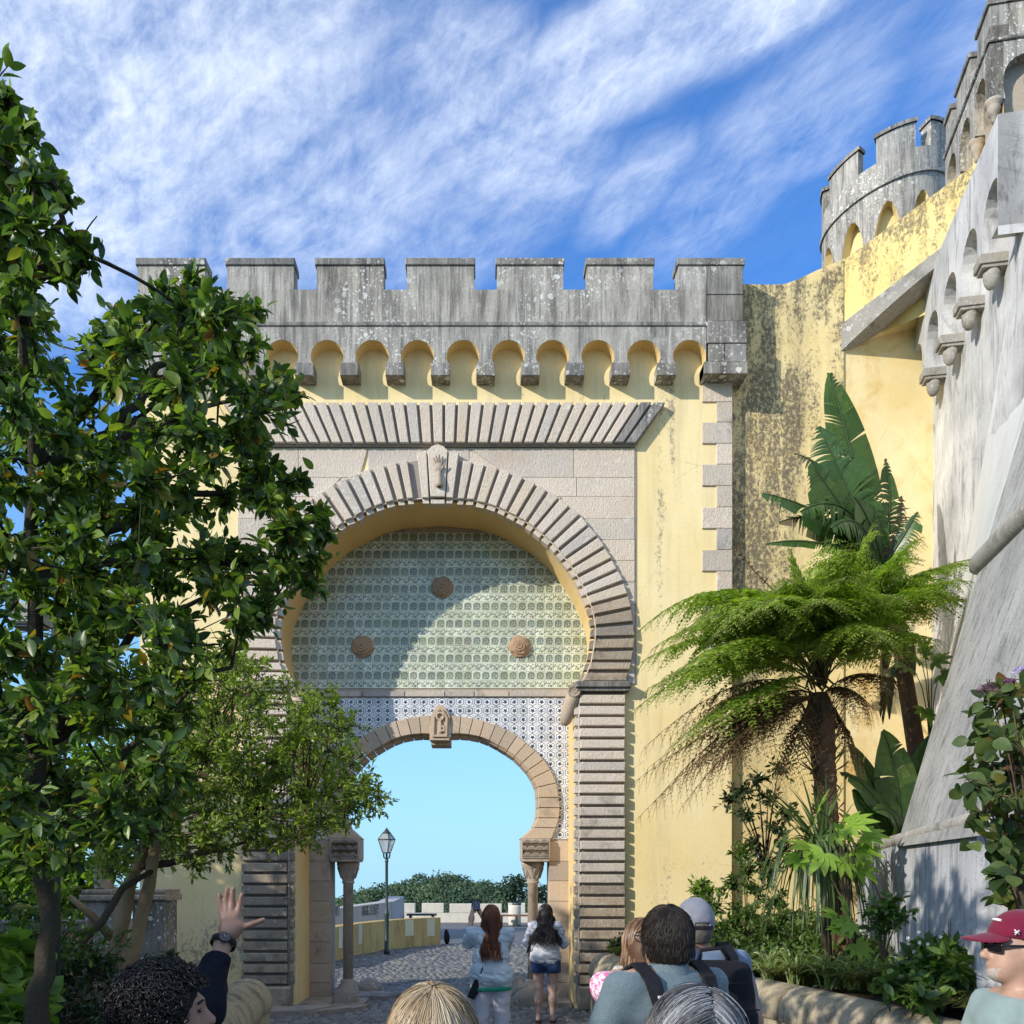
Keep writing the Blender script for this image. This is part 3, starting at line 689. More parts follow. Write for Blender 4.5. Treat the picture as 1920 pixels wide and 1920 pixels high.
# tile materials: flat print on glazed pieces, drawn from each tile's own coordinates
def tilemat(name, kind):
    m, g, b = newmat(name); u, v, _ = g.sep(g.uv()); r = g.rand()
    fu = g.math('FRACT', u); fv = g.math('FRACT', v)      # loops carry whole numbers + local coordinate
    rr = g.math('FRACT', g.math('ADD', r, g.math('MULTIPLY', g.math('FLOOR', u), .377)))
    cu = g.math('SUBTRACT', fu, .5); cv = g.math('SUBTRACT', fv, .5)
    rad = g.math('SQRT', g.math('ADD', g.math('MULTIPLY', cu, cu), g.math('MULTIPLY', cv, cv)))
    ang = g.math('ARCTAN2', cv, cu)
    def band_(x, c, w): return g.math('LESS_THAN', g.math('ABSOLUTE', g.math('SUBTRACT', x, c)), w)
    if kind == 'blue':
        base = (.74, .75, .76)
        hx = g.math('MAXIMUM', g.math('ABSOLUTE', cu), g.math('ADD', g.math('MULTIPLY', g.math('ABSOLUTE', cv), .86), g.math('MULTIPLY', g.math('ABSOLUTE', cu), .42)))
        line = band_(hx, .405, .034)
        nz = g.noise(g.comb(g.math('MULTIPLY', fu, 7), g.math('MULTIPLY', fv, 7), g.math('MULTIPLY', rr, 4)), 1.0, 3, .6)
        flo = g.math('LESS_THAN', g.math('ADD', rad, g.math('MULTIPLY', g.math('SINE', g.math('MULTIPLY', ang, 5)), .05)), g.math('MULTIPLY', nz, .42))
        dot = g.math('LESS_THAN', g.math('SUBTRACT', 1, nz), .36)
        dot = g.math('MULTIPLY', dot, g.math('LESS_THAN', hx, .33))
        ink = g.ramp(rr, [(0, (.012, .016, .05)), (.5, (.02, .025, .06)), (.8, (.015, .03, .14)), (1, (.05, .06, .09))])
        col = g.mix(g.math('MAXIMUM', line, g.math('MAXIMUM', flo, dot)), base, ink)
        col = g.mix(g.math('MULTIPLY', flo, g.mr(nz, .5, .7)), col, (.12, .17, .10))
    else:
        base = (.66, .68, .54)
        inkc = g.ramp(rr, [(0, (.028, .055, .022)), (.45, (.04, .06, .018)), (.78, (.03, .06, .04)), (.90, (.035, .085, .075)), (1, (.10, .07, .015))])
        w = g.noise(g.comb(g.math('MULTIPLY', fu, 6), g.math('MULTIPLY', fv, 6), 0.0), 1.0, 2, .5)
        if kind == 'green':
            pet = g.math('LESS_THAN', rad, g.math('ADD', .13, g.math('MULTIPLY', g.math('COSINE', g.math('ADD', g.math('MULTIPLY', ang, 5), 1.2)), .085)))
            ring = band_(g.math('ADD', rad, g.math('MULTIPLY', w, .25)), .43, .05)
            arch = g.math('MULTIPLY', band_(g.math('MAXIMUM', g.math('ABSOLUTE', cu), rad), .42, .035), g.math('GREATER_THAN', g.math('ADD', cv, cu), -.30))
            foot = g.math('MULTIPLY', band_(fv, .10, .03), g.math('LESS_THAN', g.math('ABSOLUTE', cu), .40))
            crn = g.math('GREATER_THAN', g.math('ADD', g.math('MULTIPLY', cu, -1), cv), .46)
            inside = g.math('LESS_THAN', g.math('MAXIMUM', g.math('ABSOLUTE', cu), g.math('ABSOLUTE', cv)), .42)
            stem = g.math('MULTIPLY', inside, g.math('LESS_THAN', g.math('ABSOLUTE', g.math('SUBTRACT', g.noise(g.comb(g.math('MULTIPLY', fu, 5), g.math('MULTIPLY', fv, 5), 2.3), 1, 2), .5)), .05))
            ink = g.math('MAXIMUM', g.math('MAXIMUM', pet, ring), g.math('MAXIMUM', arch, g.math('MAXIMUM', foot, stem)))
            ink = g.math('MULTIPLY', ink, g.math('LESS_THAN', g.math('MAXIMUM', g.math('ABSOLUTE', cu), g.math('ABSOLUTE', cv)), .45))
        else:
            wav = band_(cv, g.math('MULTIPLY', g.math('SINE', g.math('MULTIPLY', fu, 6.283)), .16), .05)
            bl = g.vor(g.comb(g.math('MULTIPLY', fu, 4.4), g.math('MULTIPLY', fv, 4.0), 0.0), 1.0)
            ink = g.math('MAXIMUM', wav, g.math('MULTIPLY', g.math('LESS_THAN', bl, .40), g.math('LESS_THAN', g.math('ABSOLUTE', cv), .36)))
        col = g.mix(g.math('MULTIPLY', ink, .84), base, inkc)
        col = g.mix(g.math('MULTIPLY', g.math('LESS_THAN', rr, .5), g.math('MULTIPLY', g.mr(w, .4, .6), .35)), col, (.25, .30, .12))
    tone = g.mr(g.math('FRACT', g.math('MULTIPLY', rr, 7.3)), 0, 1, .78, 1.08)
    n_ = g.node('ShaderNodeVectorMath', operation='SCALE'); g.put(n_.inputs[0], col); g.put(n_.inputs['Scale'], tone)
    g.put(b.inputs['Base Color'], n_.outputs[0]); b.inputs['Roughness'].default_value = .28; b.inputs['Specular IOR Level'].default_value = .45
    return m
M['t_green'] = tilemat('green_tile_glaze', 'green'); M['t_border'] = tilemat('border_tile_glaze', 'border'); M['t_blue'] = tilemat('blue_tile_glaze', 'blue')
def tile_geo(mb, cx, cz, w, h, y, k=0):
    c = .003; a = [(cx-w/2, cz-h/2), (cx+w/2, cz-h/2), (cx+w/2, cz+h/2), (cx-w/2, cz+h/2)]
    i = [(cx-w/2+c, cz-h/2+c), (cx+w/2-c, cz-h/2+c), (cx+w/2-c, cz+h/2-c), (cx-w/2+c, cz+h/2-c)]
    e = .0005; uv = [(k+e, e), (k+1-e, e), (k+1-e, 1-e), (k+e, 1-e)]
    f0 = mb.vert(*[(p[0], y, p[1]) for p in i]); f1 = mb.vert(*[(p[0], y+c, p[1]) for p in a]); f2 = mb.vert(*[(p[0], y+.016, p[1]) for p in a])
    mb.face((f0, f0+1, f0+2, f0+3), 0, uv)
    for q in range(4):
        q2 = (q+1) % 4; u2 = [uv[q], uv[q], uv[q2], uv[q2]]
        mb.face((f0+q, f1+q, f1+q2, f0+q2), 0, u2); mb.face((f1+q, f2+q, f2+q2, f1+q2), 0, u2)
def tiles(name, cells, w, h, mat):
    """cells: (x, z) centres; the 300 nearest the middle are pieces of their own, the rest one joined part"""
    mb = MB(); tile_geo(mb, 0, 0, w, h, 0); me = mb.mesh(name, mat)
    cells = sorted(cells, key=lambda q: (q[0]-XC)**2 + (q[1]-tz(1200))**2)
    for x, z in cells[:300]: link(name, me, gate, (x + random.uniform(-.0012, .0012), YT-.014+random.uniform(-.0015, .0015), z + random.uniform(-.0012, .0012))).rotation_euler = (random.gauss(0, .012), random.gauss(0, .006), random.gauss(0, .012))
    if cells[300:]:
        mb = MB()
        for k, (x, z) in enumerate(cells[300:]): tile_geo(mb, x, z, w, h, YT-.014, k+1)
        tag(mb.build(name + '_edge', mat, gate), None, kind='stuff')
TWd, pitch = .1375, .1402
def in_tymp(x, z):
    """inside the opening of the front arch as it lies in the tile plane"""
    u, v = 905 + x*F/YT, VY - (z-CH)*F/YT
    if v > 1298 or v < 992: return False
    # the soffit's far edge: the front outline in world space
    zz = z; best = 0
    for p0, p1 in zip(inner_r[:-1], inner_r[1:]):
        z0, z1 = fz(p0[1]), fz(p1[1])
        if min(z0, z1) <= zz <= max(z0, z1): best = fx(p0[0] + (zz-z0)/((z1-z0) or 1)*(p1[0]-p0[0])) - XC
    if zz > fz(940): return False
    if zz < fz(1281): best = .99*(fx(1090)-XC)
    return abs(x - XC) < best + .09
gsq, gbd = [], []
x0 = tx(826); r0z = tz(1105)
for r in range(-6, 8):
    for c in range(-24, 25):
        x = x0 + c*pitch; z = r0z - r*.268
        if in_tymp(x, z): gsq.append((x, z))
        if in_tymp(x, z-.134): gbd.append((x, z-.134))
tiles('green_tile', gsq, TWd, .1375, M['t_green']); tiles('border_tile', gbd, TWd, .126, M['t_border'])
blue = []
for r in range(16):
    for c in range(-18, 19):
        x = x0 + c*.1405 + .02; z = tz(1316.5) - r*.1372
        u, v = 905 + x*F/YT, VY - (z-CH)*F/YT
        if u < 566 or u > 1080 or v > 1577: continue
        du = abs(u - KM); lim = 0
        for p0, p1 in zip(Ko[:-1], Ko[1:]):
            if min(p0[1], p1[1]) <= v-9 <= max(p0[1], p1[1]): lim = max(lim, p0[0] + (v-9-p0[1])/((p1[1]-p0[1]) or 1)*(p1[0]-p0[0]) - KM)
        if du < lim - 14: continue
        blue.append((x, z))
tiles('blue_tile', blue, .1375, .1345, M['t_blue'])
# sill band between the two tile fields
for a, b in zip([555, 680, 760, 835, 890, 955], [679, 759, 834, 889, 954, 1090]):
    mb = MB(); mb.box(tx(a)+.002, tx(b)-.002, YT-.05, YT+.02, tz(1307), tz(1297), 0, .006); mb.build('sill_stone', M['granite_grey'], gate)
# carved rosettes
def rosette(u, v, r, ph):
    mb = MB(); c = Vector((tx(u), YT-.02, tz(v))); nr, na = 15, 40; ids = []
    for i in range(nr+1):
        t = i/nr; row = []
        for j in range(na):
            a = 2*math.pi*j/na
            wob = 1 + .055*math.sin(5*a + ph + 2.1*math.floor(t*4))*(t > .15) + .03*math.sin(9*a + ph*2)*(t > .6)
            h = .085*(1-t**2.2) + .020*((t*4.2 + .5*a/math.pi) % 1.0)*(t < .97)
            rr = r*t*wob
            row.append(mb.vert((c.x + rr*math.cos(a), c.y - h - .01*(1-t), c.z + rr*math.sin(a))))
        ids.append(row)
    for i in range(nr):
        for j in range(na): mb.face((ids[i][j], ids[i+1][j], ids[i+1][(j+1) % na], ids[i][(j+1) % na]), 0, None, False)
    mb.build('rosette', M['rose'], gate)
M['rose'] = stone('rose_stone', (.43, .29, .18), (.36, .25, .17), lichen=.1, bump=.4, vary=.12, chisel=False)
rosette(829, 1102, .17, .3); rosette(680, 1213, .175, 1.7); rosette(974, 1213, .17, 3.0)
# inner ring
for sgn in (1, -1):
    for k in range(len(K)-1):
        a, b = K[k], K[k+1]
        if sgn < 0: a, b = (mir(b[0], KM), mir(b[1], KM)), (mir(a[0], KM), mir(a[1], KM))
        ai, ao, bi, bo = [Vector(q) for q in (a[0], a[1], b[0], b[1])]
        def off(p, q, gpx): return p + (q-p).normalized()*gpx
        g1 = .6
        def cc(pts):
            ar = sum(pts[k2].x*pts[(k2+1) % 4].y - pts[(k2+1) % 4].x*pts[k2].y for k2 in range(4)); return pts if ar > 0 else pts[::-1]
        mb = MB(); y = YT-.075+random.uniform(-.004, .004)
        mb.prism([tuple(q) for q in cc([tw(off(ai, bi, g1)), tw(off(bi, ai, g1)), tw(off(bo, ao, g1)), tw(off(ao, bo, g1))])], y, YT+.03, 0, .006)
        ia, ib = (ai-ao).normalized()*3.5, (bi-bo).normalized()*3.5
        mb.prism([tuple(q) for q in cc([tw(off(ai, bi, g1)+ia), tw(off(bi, ai, g1)+ib), tw(off(bo, ao, 1)), tw(off(ao, bo, 1))])], YT+.031, YT+.44, 0, .004)
        mb.build('inner_voussoir', M['sandstone'], gate)
mb = MB(); mb.tube([(q.x, YT-.03, q.y) for q in [tw(mir(p, KM)) for p in Ki][::-1] + [tw(p) for p in Ki]], .010, 5); mb.build('inner_bead', M['sandstone'], gate)
# inner keystone: an upright plaque with a carved key
mb = MB(); kp = [(806, 1390), (843, 1390), (844.5, 1346), (840, 1336), (836, 1330), (831, 1325), (826, 1323.5), (821, 1325), (816, 1330), (812, 1336), (808, 1346)]
mb.prism([tuple(tw(q)) for q in kp], YT-.105, YT+.03, 0, .006)
mb.prism([tuple(tw(q)) for q in [(808, 1396), (845, 1396), (845, 1381), (808, 1381)]], YT+.031, YT+.45)
ks = mb.build('key_plaque', M['sandstone'], gate)
mb = MB()
fr_o = [(811.5, 1384), (839, 1384), (840, 1348), (836, 1341), (832, 1333), (826, 1329), (820, 1333), (816, 1341), (812.5, 1348)]
fr_i = [(815, 1380), (835.5, 1380), (836, 1349), (832.5, 1343.5), (829.5, 1337), (826, 1334), (822.5, 1337), (819.5, 1343.5), (816, 1349)]
for k in range(len(fr_o)):
    k2 = (k+1) % len(fr_o); q = [tw(fr_o[k]), tw(fr_o[k2]), tw(fr_i[k2]), tw(fr_i[k])]
    mb.prism([tuple(p) for p in q], YT-.135, YT-.104, 0, .003)
mb.build('plaque_frame', M['sandstone'], ks)
mb = MB()
c = tw((826, 1345.5)); mb.tube([(c.x+.055*math.cos(a), YT-.125, c.y+.055*math.sin(a)) for a in [2*math.pi*k/14 for k in range(15)]], .018, 6)
mb.box(tx(823.8), tx(828), YT-.14, YT-.104, tz(1376), tz(1351), 0, .004)
for (a, b, v0, v1) in ((828, 834.5, 1363, 1366.5), (828, 834.5, 1370, 1374), (831.5, 834.5, 1366, 1370.5)): mb.box(tx(a), tx(b), YT-.14, YT-.104, tz(v1), tz(v0), 0, .003)
mb.build('carved_key', M['sandstone'], ks)

# --- imposts, columns, jambs
def impost_block(sg):
    m_ = lambda u: u if sg > 0 else 2*KM - u
    mb = MB(); xa, xb = sorted((tx(m_(976.5)), tx(m_(1031))))
    cyv = YT-.03
    pl = [(xa+.02, tz(1616)), (xb-.02, tz(1616)), (xb, tz(1610)), (xb, tz(1573)), (xa, tz(1573)), (xa, tz(1610))]
    mb.prism(pl, cyv-.10, YT+.42, 0, .008); ib = mb.build('impost_block', M['sandstone_grey'], gate)
    mb = MB(); mb.box(xa+(xb-xa)*.06, xb-(xb-xa)*.06, cyv-.1035, cyv-.10, tz(1608), tz(1578)); mb.build('carving_shade', M['bark'], ib)  # dark panel deepens the carving; shade of the recess put into colour
    # pierced scale pattern: three rows of little arches
    mb = MB(); w = (xb-xa)*.86/3; x0_ = xa + (xb-xa)*.07
    for r in range(3):
        z0 = tz(1607.5) + r*.105
        for c_ in range(3 + (r == 1)):
            cx = x0_ + w*(c_ + .5) - (w*.5 if r == 1 else 0)
            for rr in (.5, .33):
                pts = [(cx + w*rr*math.cos(a), cyv-.112, z0 + w*rr*.95*math.sin(a)) for a in [math.pi*k/8 for k in range(9)]]
                pts = [p for p in pts if x0_-.001 <= p[0] <= x0_+3*w+.001]
                if len(pts) > 1: mb.tube(pts, .010 if rr == .5 else .007, 5)
            for a in (.5, 1.05, 1.57, 2.09, 2.64):
                q = (cx + w*.3*math.cos(a), cyv-.112, z0 + w*.3*math.sin(a))
                if x0_ <= q[0] <= x0_+3*w: mb.tube([(cx, cyv-.11, z0+.006), q], .005, 4)
    for (a, b, z0, z1) in ((x0_-.015, x0_+3*w+.015, tz(1608.5)-.008, tz(1608.5)+.006), (x0_-.015, x0_+3*w+.015, tz(1578)-.006, tz(1578)+.008), (x0_-.02, x0_-.006, tz(1608), tz(1578)), (x0_+3*w+.006, x0_+3*w+.02, tz(1608), tz(1578))):
        mb.box(a, b, cyv-.122, cyv-.099, z0, z1, 0, .002)
    mb.build('carved_scales', M['sandstone_grey'], ib)
    # column
    cu = m_(999); cx = UX(cu, YT+.18); cy = YT+.18; s_ = lambda px: px/F*(YT+.18); z_ = lambda v: VZ(v, YT+.18)
    mb = MB(); nseg = 20
    prof = [(s_(21.5), z_(1616.5)), (s_(21.5), z_(1622)), (s_(18.5), z_(1628)), (s_(14.5), z_(1640)), (s_(11), z_(1651)), (s_(10.8), z_(1653))][::-1]
    mb.lathe(prof, cx, cy, nseg); cap = mb.build('capital', M['sandstone_grey'], gate)
    mb = MB()
    for k in range(8):
        a0 = 2*math.pi*k/8
        pts = []
        for t in range(11):
            q = t/10; a = a0 + (q-.5)*.62; vv = 1626 + 20*abs(math.cos(math.pi*q))**.8 if k % 2 else 1646 - 20*abs(math.cos(math.pi*q))**.8
            r = s_(np.interp(vv, [1622, 1628, 1640, 1651], [20.3, 19.2, 15.2, 11.8]))
            pts.append((cx + r*math.cos(a), cy + r*math.sin(a), z_(vv)))
        mb.tube(pts, .012, 5)
    mb.build('capital_carving', M['sandstone_grey'], cap)
    mb = MB(); mb.lathe([(s_(9.6), .30), (s_(9.6), z_(1657)), (s_(12), z_(1655.5)), (s_(12), z_(1653)), (s_(10), z_(1652))], cx, cy, nseg); mb.build('column_shaft', M['sandstone_grey'], gate)
    mb = MB(); mb.lathe([(.16, .0), (.16, .16), (.14, .17), (.145, .215), (.125, .235), (.115, .25), (.12, .285), (.09, .30), (.08, .31)], cx, cy, nseg); mb.build('column_base', M['sandstone_grey'], gate)
    # jamb of separate stones
    vs = [1577.5, 1615, 1652, 1690, 1729, 1766, 1807, 1842, 1866]
    for k in range(len(vs)-1):
        xa, xb = sorted((tx(m_(1029)), tx(m_(1082))))
        if sg < 0: xa, xb = tx(569), tx(620)
        mb = MB(); z0, z1 = VZ(vs[k+1], YT), VZ(vs[k], YT)
        if k == len(vs)-2: z0 = .0
        mb.box(xa, xb, YT-.03+random.uniform(-.004, .004), YT+.43, z0+.002, z1-.002, 0, .006); mb.build('jamb_stone', M['sandstone'] if sg > 0 else M['sandstone_grey'], gate)  # left jamb greyer than the right: its shade is put into the stone
impost_block(1); impost_block(-1)
# ================================================================ CASTLE WALLS ON THE RIGHT
def mapped(mb, fn):
    mb.v = [tuple(fn(*p)) for p in mb.v]; return mb
cw = thing('curtain_wall', 'mould-stained yellow curtain wall joining the right of the gate', 'wall', (4.5, 13.75, 0))
KX, KY = 5.24, 13.75
top = [(fx(1374), 10.52), (fx(1420), 10.53), (UX(1470, 13.75), 10.54), (UX(1500, 13.75), 10.62), (UX(1530, 13.75), 10.73), (KX, 10.87)]
mb = MB(); n = 14
# slightly concave plan: rows of vertical strips
xs = [fx(1370) + (KX - fx(1370))*i/n for i in range(n+1)]
yy = lambda x: 13.72 + .05*math.sin((x - fx(1370))/(KX - fx(1370))*math.pi)
zt = lambda x: float(np.interp(x, [q[0] for q in top], [q[1] for q in top]))
for a, b in zip(xs[:-1], xs[1:]):
    mb.quad((a, yy(a), 0), (b, yy(b), 0), (b, yy(b), zt(b)), (a, yy(a), zt(a)), 0, None, False)
    mb.quad((a, yy(a), zt(a)), (b, yy(b), zt(b)), (b, yy(b)+.5, zt(b)), (a, yy(a)+.5, zt(a)))
    mb.quad((b, yy(b)+.5, 5), (a, yy(a)+.5, 5), (a, yy(a)+.5, zt(a)), (b, yy(b)+.5, zt(b)))
mb.build('wall_face', M['stained'], cw)
mb = MB(); mb.quad((KX, KY, 0), (6.75, 13.84, 0), (6.75, 13.84, 10.9), (KX, KY, 10.9)); mb.build('recess_wall', M['recess'], cw)
A0, A1 = Vector((KX, KY)), Vector((6.95, 12.02))
dr = (A1-A0).normalized(); nr_ = Vector((-dr.y, dr.x))*-1   # towards the camera side
if nr_.y > 0: nr_ = -nr_
def diag(t, off, z): q = A0.lerp(A1, t) + nr_*off; return (q.x, q.y, z)
z_top = lambda t: 10.87 + .75*t*.8
z_bt = lambda t: 9.93 + .80*t
z_bb = lambda t: 9.54 + .92*t + .12*math.sin(math.pi*t)
mb = MB(); N_ = 10
for i in range(N_):
    t0, t1 = i/N_, (i+1)/N_
    mb.quad(diag(t0, 0, z_bt(t0)), diag(t1, 0, z_bt(t1)), diag(t1, 0, z_top(t1)), diag(t0, 0, z_top(t0)))
    mb.quad(diag(t0, 0, z_top(t0)), diag(t1, 0, z_top(t1)), diag(t1, -.35, z_top(t1)), diag(t0, -.35, z_top(t0)))
    mb.quad(diag(t1, -.35, 9.8), diag(t0, -.35, 9.8), diag(t0, -.35, z_top(t0)), diag(t1, -.35, z_top(t1)))
mb.build('ramp_parapet', M['stained_top'], cw)
mb = MB()
for i in range(N_):
    t0, t1 = i/N_, (i+1)/N_
    mb.quad(diag(t0, .05, z_bb(t0)), diag(t1, .05, z_bb(t1)), diag(t1, .05, z_bt(t1)), diag(t0, .05, z_bt(t0)))
    mb.quad(diag(t0, .05, z_bt(t0)), diag(t1, .05, z_bt(t1)), diag(t1, -.02, z_bt(t1)+.03), diag(t0, -.02, z_bt(t0)+.03))
    w0, w1 = min(.34, .05+2*t0), min(.34, .05+2*t1)
    mb.quad(diag(t1, .05, z_bb(t1)), diag(t0, .05, z_bb(t0)), diag(t0, .05-w0, z_bb(t0)), diag(t1, .05-w1, z_bb(t1)))
    mb.quad(diag(t1, .05-w1, z_bb(t1)), diag(t0, .05-w0, z_bb(t0)), diag(t0, .05-w0, z_bb(t0)+.25), diag(t1, .05-w1, z_bb(t1)+.25))
mb.build('ramp_band', M['grey_stone'], cw)
mb = MB(); i = mb.vert(diag(0, 0, 9.62), diag(.5, -.25, z_bb(.5)+.1), diag(1, -.25, z_bb(1)+.1), (6.75, 13.9, 10.0), (6.0, 13.9, 9.8)); mb.face((i, i+1, i+2, i+3, i+4)); mb.build('soffit', M['recess'], cw)

# --- white bastion with bracketed machicolation
bas = thing('white_bastion', 'weathered white bastion wall with bracketed niches at the right edge', 'tower', (6.3, 12, 0))
T0 = Vector((6.58, 13.8)); TD = Vector((-.196, -.981)); TN = Vector((-.981, .196))
def bw(s, y, z, o=T0): q = o + TD*s - TN*y; return (q.x, q.y, z)
mb = MB()
for k in range(8):
    s0, s1 = -.2 + k*.9, -.2 + (k+1)*.9
    zz = 10.2 if s1 < 3.6 else 8.95
    mb.quad((s0, 0, 0), (s1, 0, 0), (s1, 0, zz), (s0, 0, zz))
mb.quad((3.4, 0, 8.95), (3.6, 0, 8.95), (3.6, 0, 10.2), (3.4, 0, 10.2))
mapped(mb, bw); mb.build('wall_face', M['white_wall'], bas)
bs = [-.26, .56, 1.38, 2.20, 3.02, 3.84, 4.66]
poly = [(-.62, 10.22), (-.62, 9.1)]
for a, b in zip(bs[:-1], bs[1:]):
    c = (a+b)/2; hw = (b-a)/2 - .12
    poly += [(c-hw, 9.0), (c-hw, 9.30)] + [(c + hw*math.cos(t), 9.30 + .30*math.sin(t)) for t in [math.pi - math.pi*i/10 for i in range(1, 10)]] + [(c+hw, 9.30), (c+hw, 9.0)]
poly = [q for q in poly if q[0] < 3.61] + [(3.62, 9.0), (3.62, 10.22)]
mb = MB(); mb.prism(poly, -.26, 0.002, 0, 0, None, back=False); mb.quad((-.62, -.26, 10.22), (3.62, -.26, 10.22), (3.62, .8, 10.22), (-.62, .8, 10.22)); mb.quad((3.62, -.26, 8.9), (3.62, 3, 8.9), (3.62, 3, 10.22), (3.62, -.26, 10.22)); mb.quad((3.62, -.26, 9.0), (3.62, .1, 9.0), (3.4, .1, 9.0), (3.4, -.26, 9.0))
mapped(mb, bw); mb.build('machicolation', M['white_wall'], bas)
for b_ in bs[:-2]:
    mb = MB(); mb.box(b_-.125, b_+.125, -.30, .02, 8.90, 9.005, 0, .008); mb.box(b_-.105, b_+.105, -.27, .02, 8.862, 8.899, 0, .005)
    mapped(mb, bw); o = mb.build('bracket', M['grey_stone'], bas)
    mb = MB(); mb.lathe([(.012, 8.66), (.05, 8.675), (.08, 8.73), (.092, 8.80), (.095, 8.861)], b_, -.14, 12); mapped(mb, bw); mb.build('bracket_knop', M['grey_stone'], o)
# battered talus in front
def Cc(z): return Vector((4.12 + .357*(z-2.35), 9.3 + .138*(z-2.35), z))
def Aa(z):
    y = 12.18 - .70*(z-6.18); s = 13.8 - y; q = T0 + TD*(s/.981); return Vector((q.x-.004, q.y, z))
tal = thing('battered_buttress', 'grey streaked sloping buttress rising from the garden wall', 'buttress', (4.1, 9.3, 2.2))
fwd = Vector((-.2, -1.0, 0))
def ffwd(z, t): return Cc(z) + fwd*t
mb = MB(); zs = [2.2 + .5*k for k in range(15)]
for z0, z1 in zip(zs[:-1], zs[1:]):
    for t0, t1 in ((0, 1.5), (1.5, 3), (3, 4.5)): mb.quad(ffwd(z0, t0), ffwd(z1, t0), ffwd(z1, t1), ffwd(z0, t1))
mb.build('slope_face', M['grey_wall'], tal)
mb = MB(); rw = [[mb.vert(Cc(z).lerp(Aa(z), k/4)) for k in range(5)] for z in zs]
for i in range(len(zs)-1):
    for k in range(4): mb.face((rw[i][k], rw[i][k+1], rw[i+1][k+1], rw[i+1][k]), 0, None, True)
mb.build('return_face', M['white_rough'], tal)
mb = MB()
rp = [ffwd(5.12, t) for t in (-.12, 0, .5, 1, 2, 3, 4.2)]
mb.tube(rp, [.085, .115, .12, .12, .12, .12, .12], 14); mb.build('roll_moulding', M['grey_stone'], tal)
# garden retaining wall below the buttress
gwl = thing('garden_wall', 'low grey wall with black rain streaks under the sloping buttress', 'wall', (4.1, 9.2, 0))
mb = MB(); g0, g1 = Vector((4.56, 11.5)), Vector((3.66, 7.0)); nn = Vector((-.98, .2))
zt0, zt1 = 2.24, 2.36
mb.quad((g0.x, g0.y, .2), (g1.x, g1.y, .2), (g1.x, g1.y, zt1), (g0.x, g0.y, zt0)); mb.quad((g0.x, g0.y, zt0), (g1.x, g1.y, zt1), (g1.x+.7, g1.y-.14, zt1+.02), (g0.x+.7, g0.y-.14, zt0+.02))
mb.quad((g1.x, g1.y, .2), (g1.x+.7, g1.y-.14, .2), (g1.x+.7, g1.y-.14, zt1), (g1.x, g1.y, zt1)); mb.quad((g0.x+.9, g0.y+.1, .2), (g0.x, g0.y, .2), (g0.x, g0.y, zt0), (g0.x+.9, g0.y+.1, zt0))
M['streaked'] = plaster('streaked_grey_wash', (.58, .58, .59), (.36, .37, .39), stain=1.0, scol=(.045, .045, .05), fine=.7, bump=.7, smap=(5, 5, .5), sscale=1.6, sdist=.5)
mb.build('wall_face', M['streaked'], gwl)
mb = MB(); pp = [Vector((g0.x, g0.y, zt0)).lerp(Vector((g1.x, g1.y, zt1)), t) for t in [i/10 for i in range(11)]]
mb.tube([p + Vector((.05, 0, -.02)) for p in pp], .075, 8); mb.build('coping', M['grey_stone'], gwl)
mb = MB(); x0, x1 = 3.70, 4.6; mb.box(3.86, 4.9, 6.55, 6.95, .2, 2.05, 0, .02); mb.build('end_pier', M['lichen_dark'], gwl)

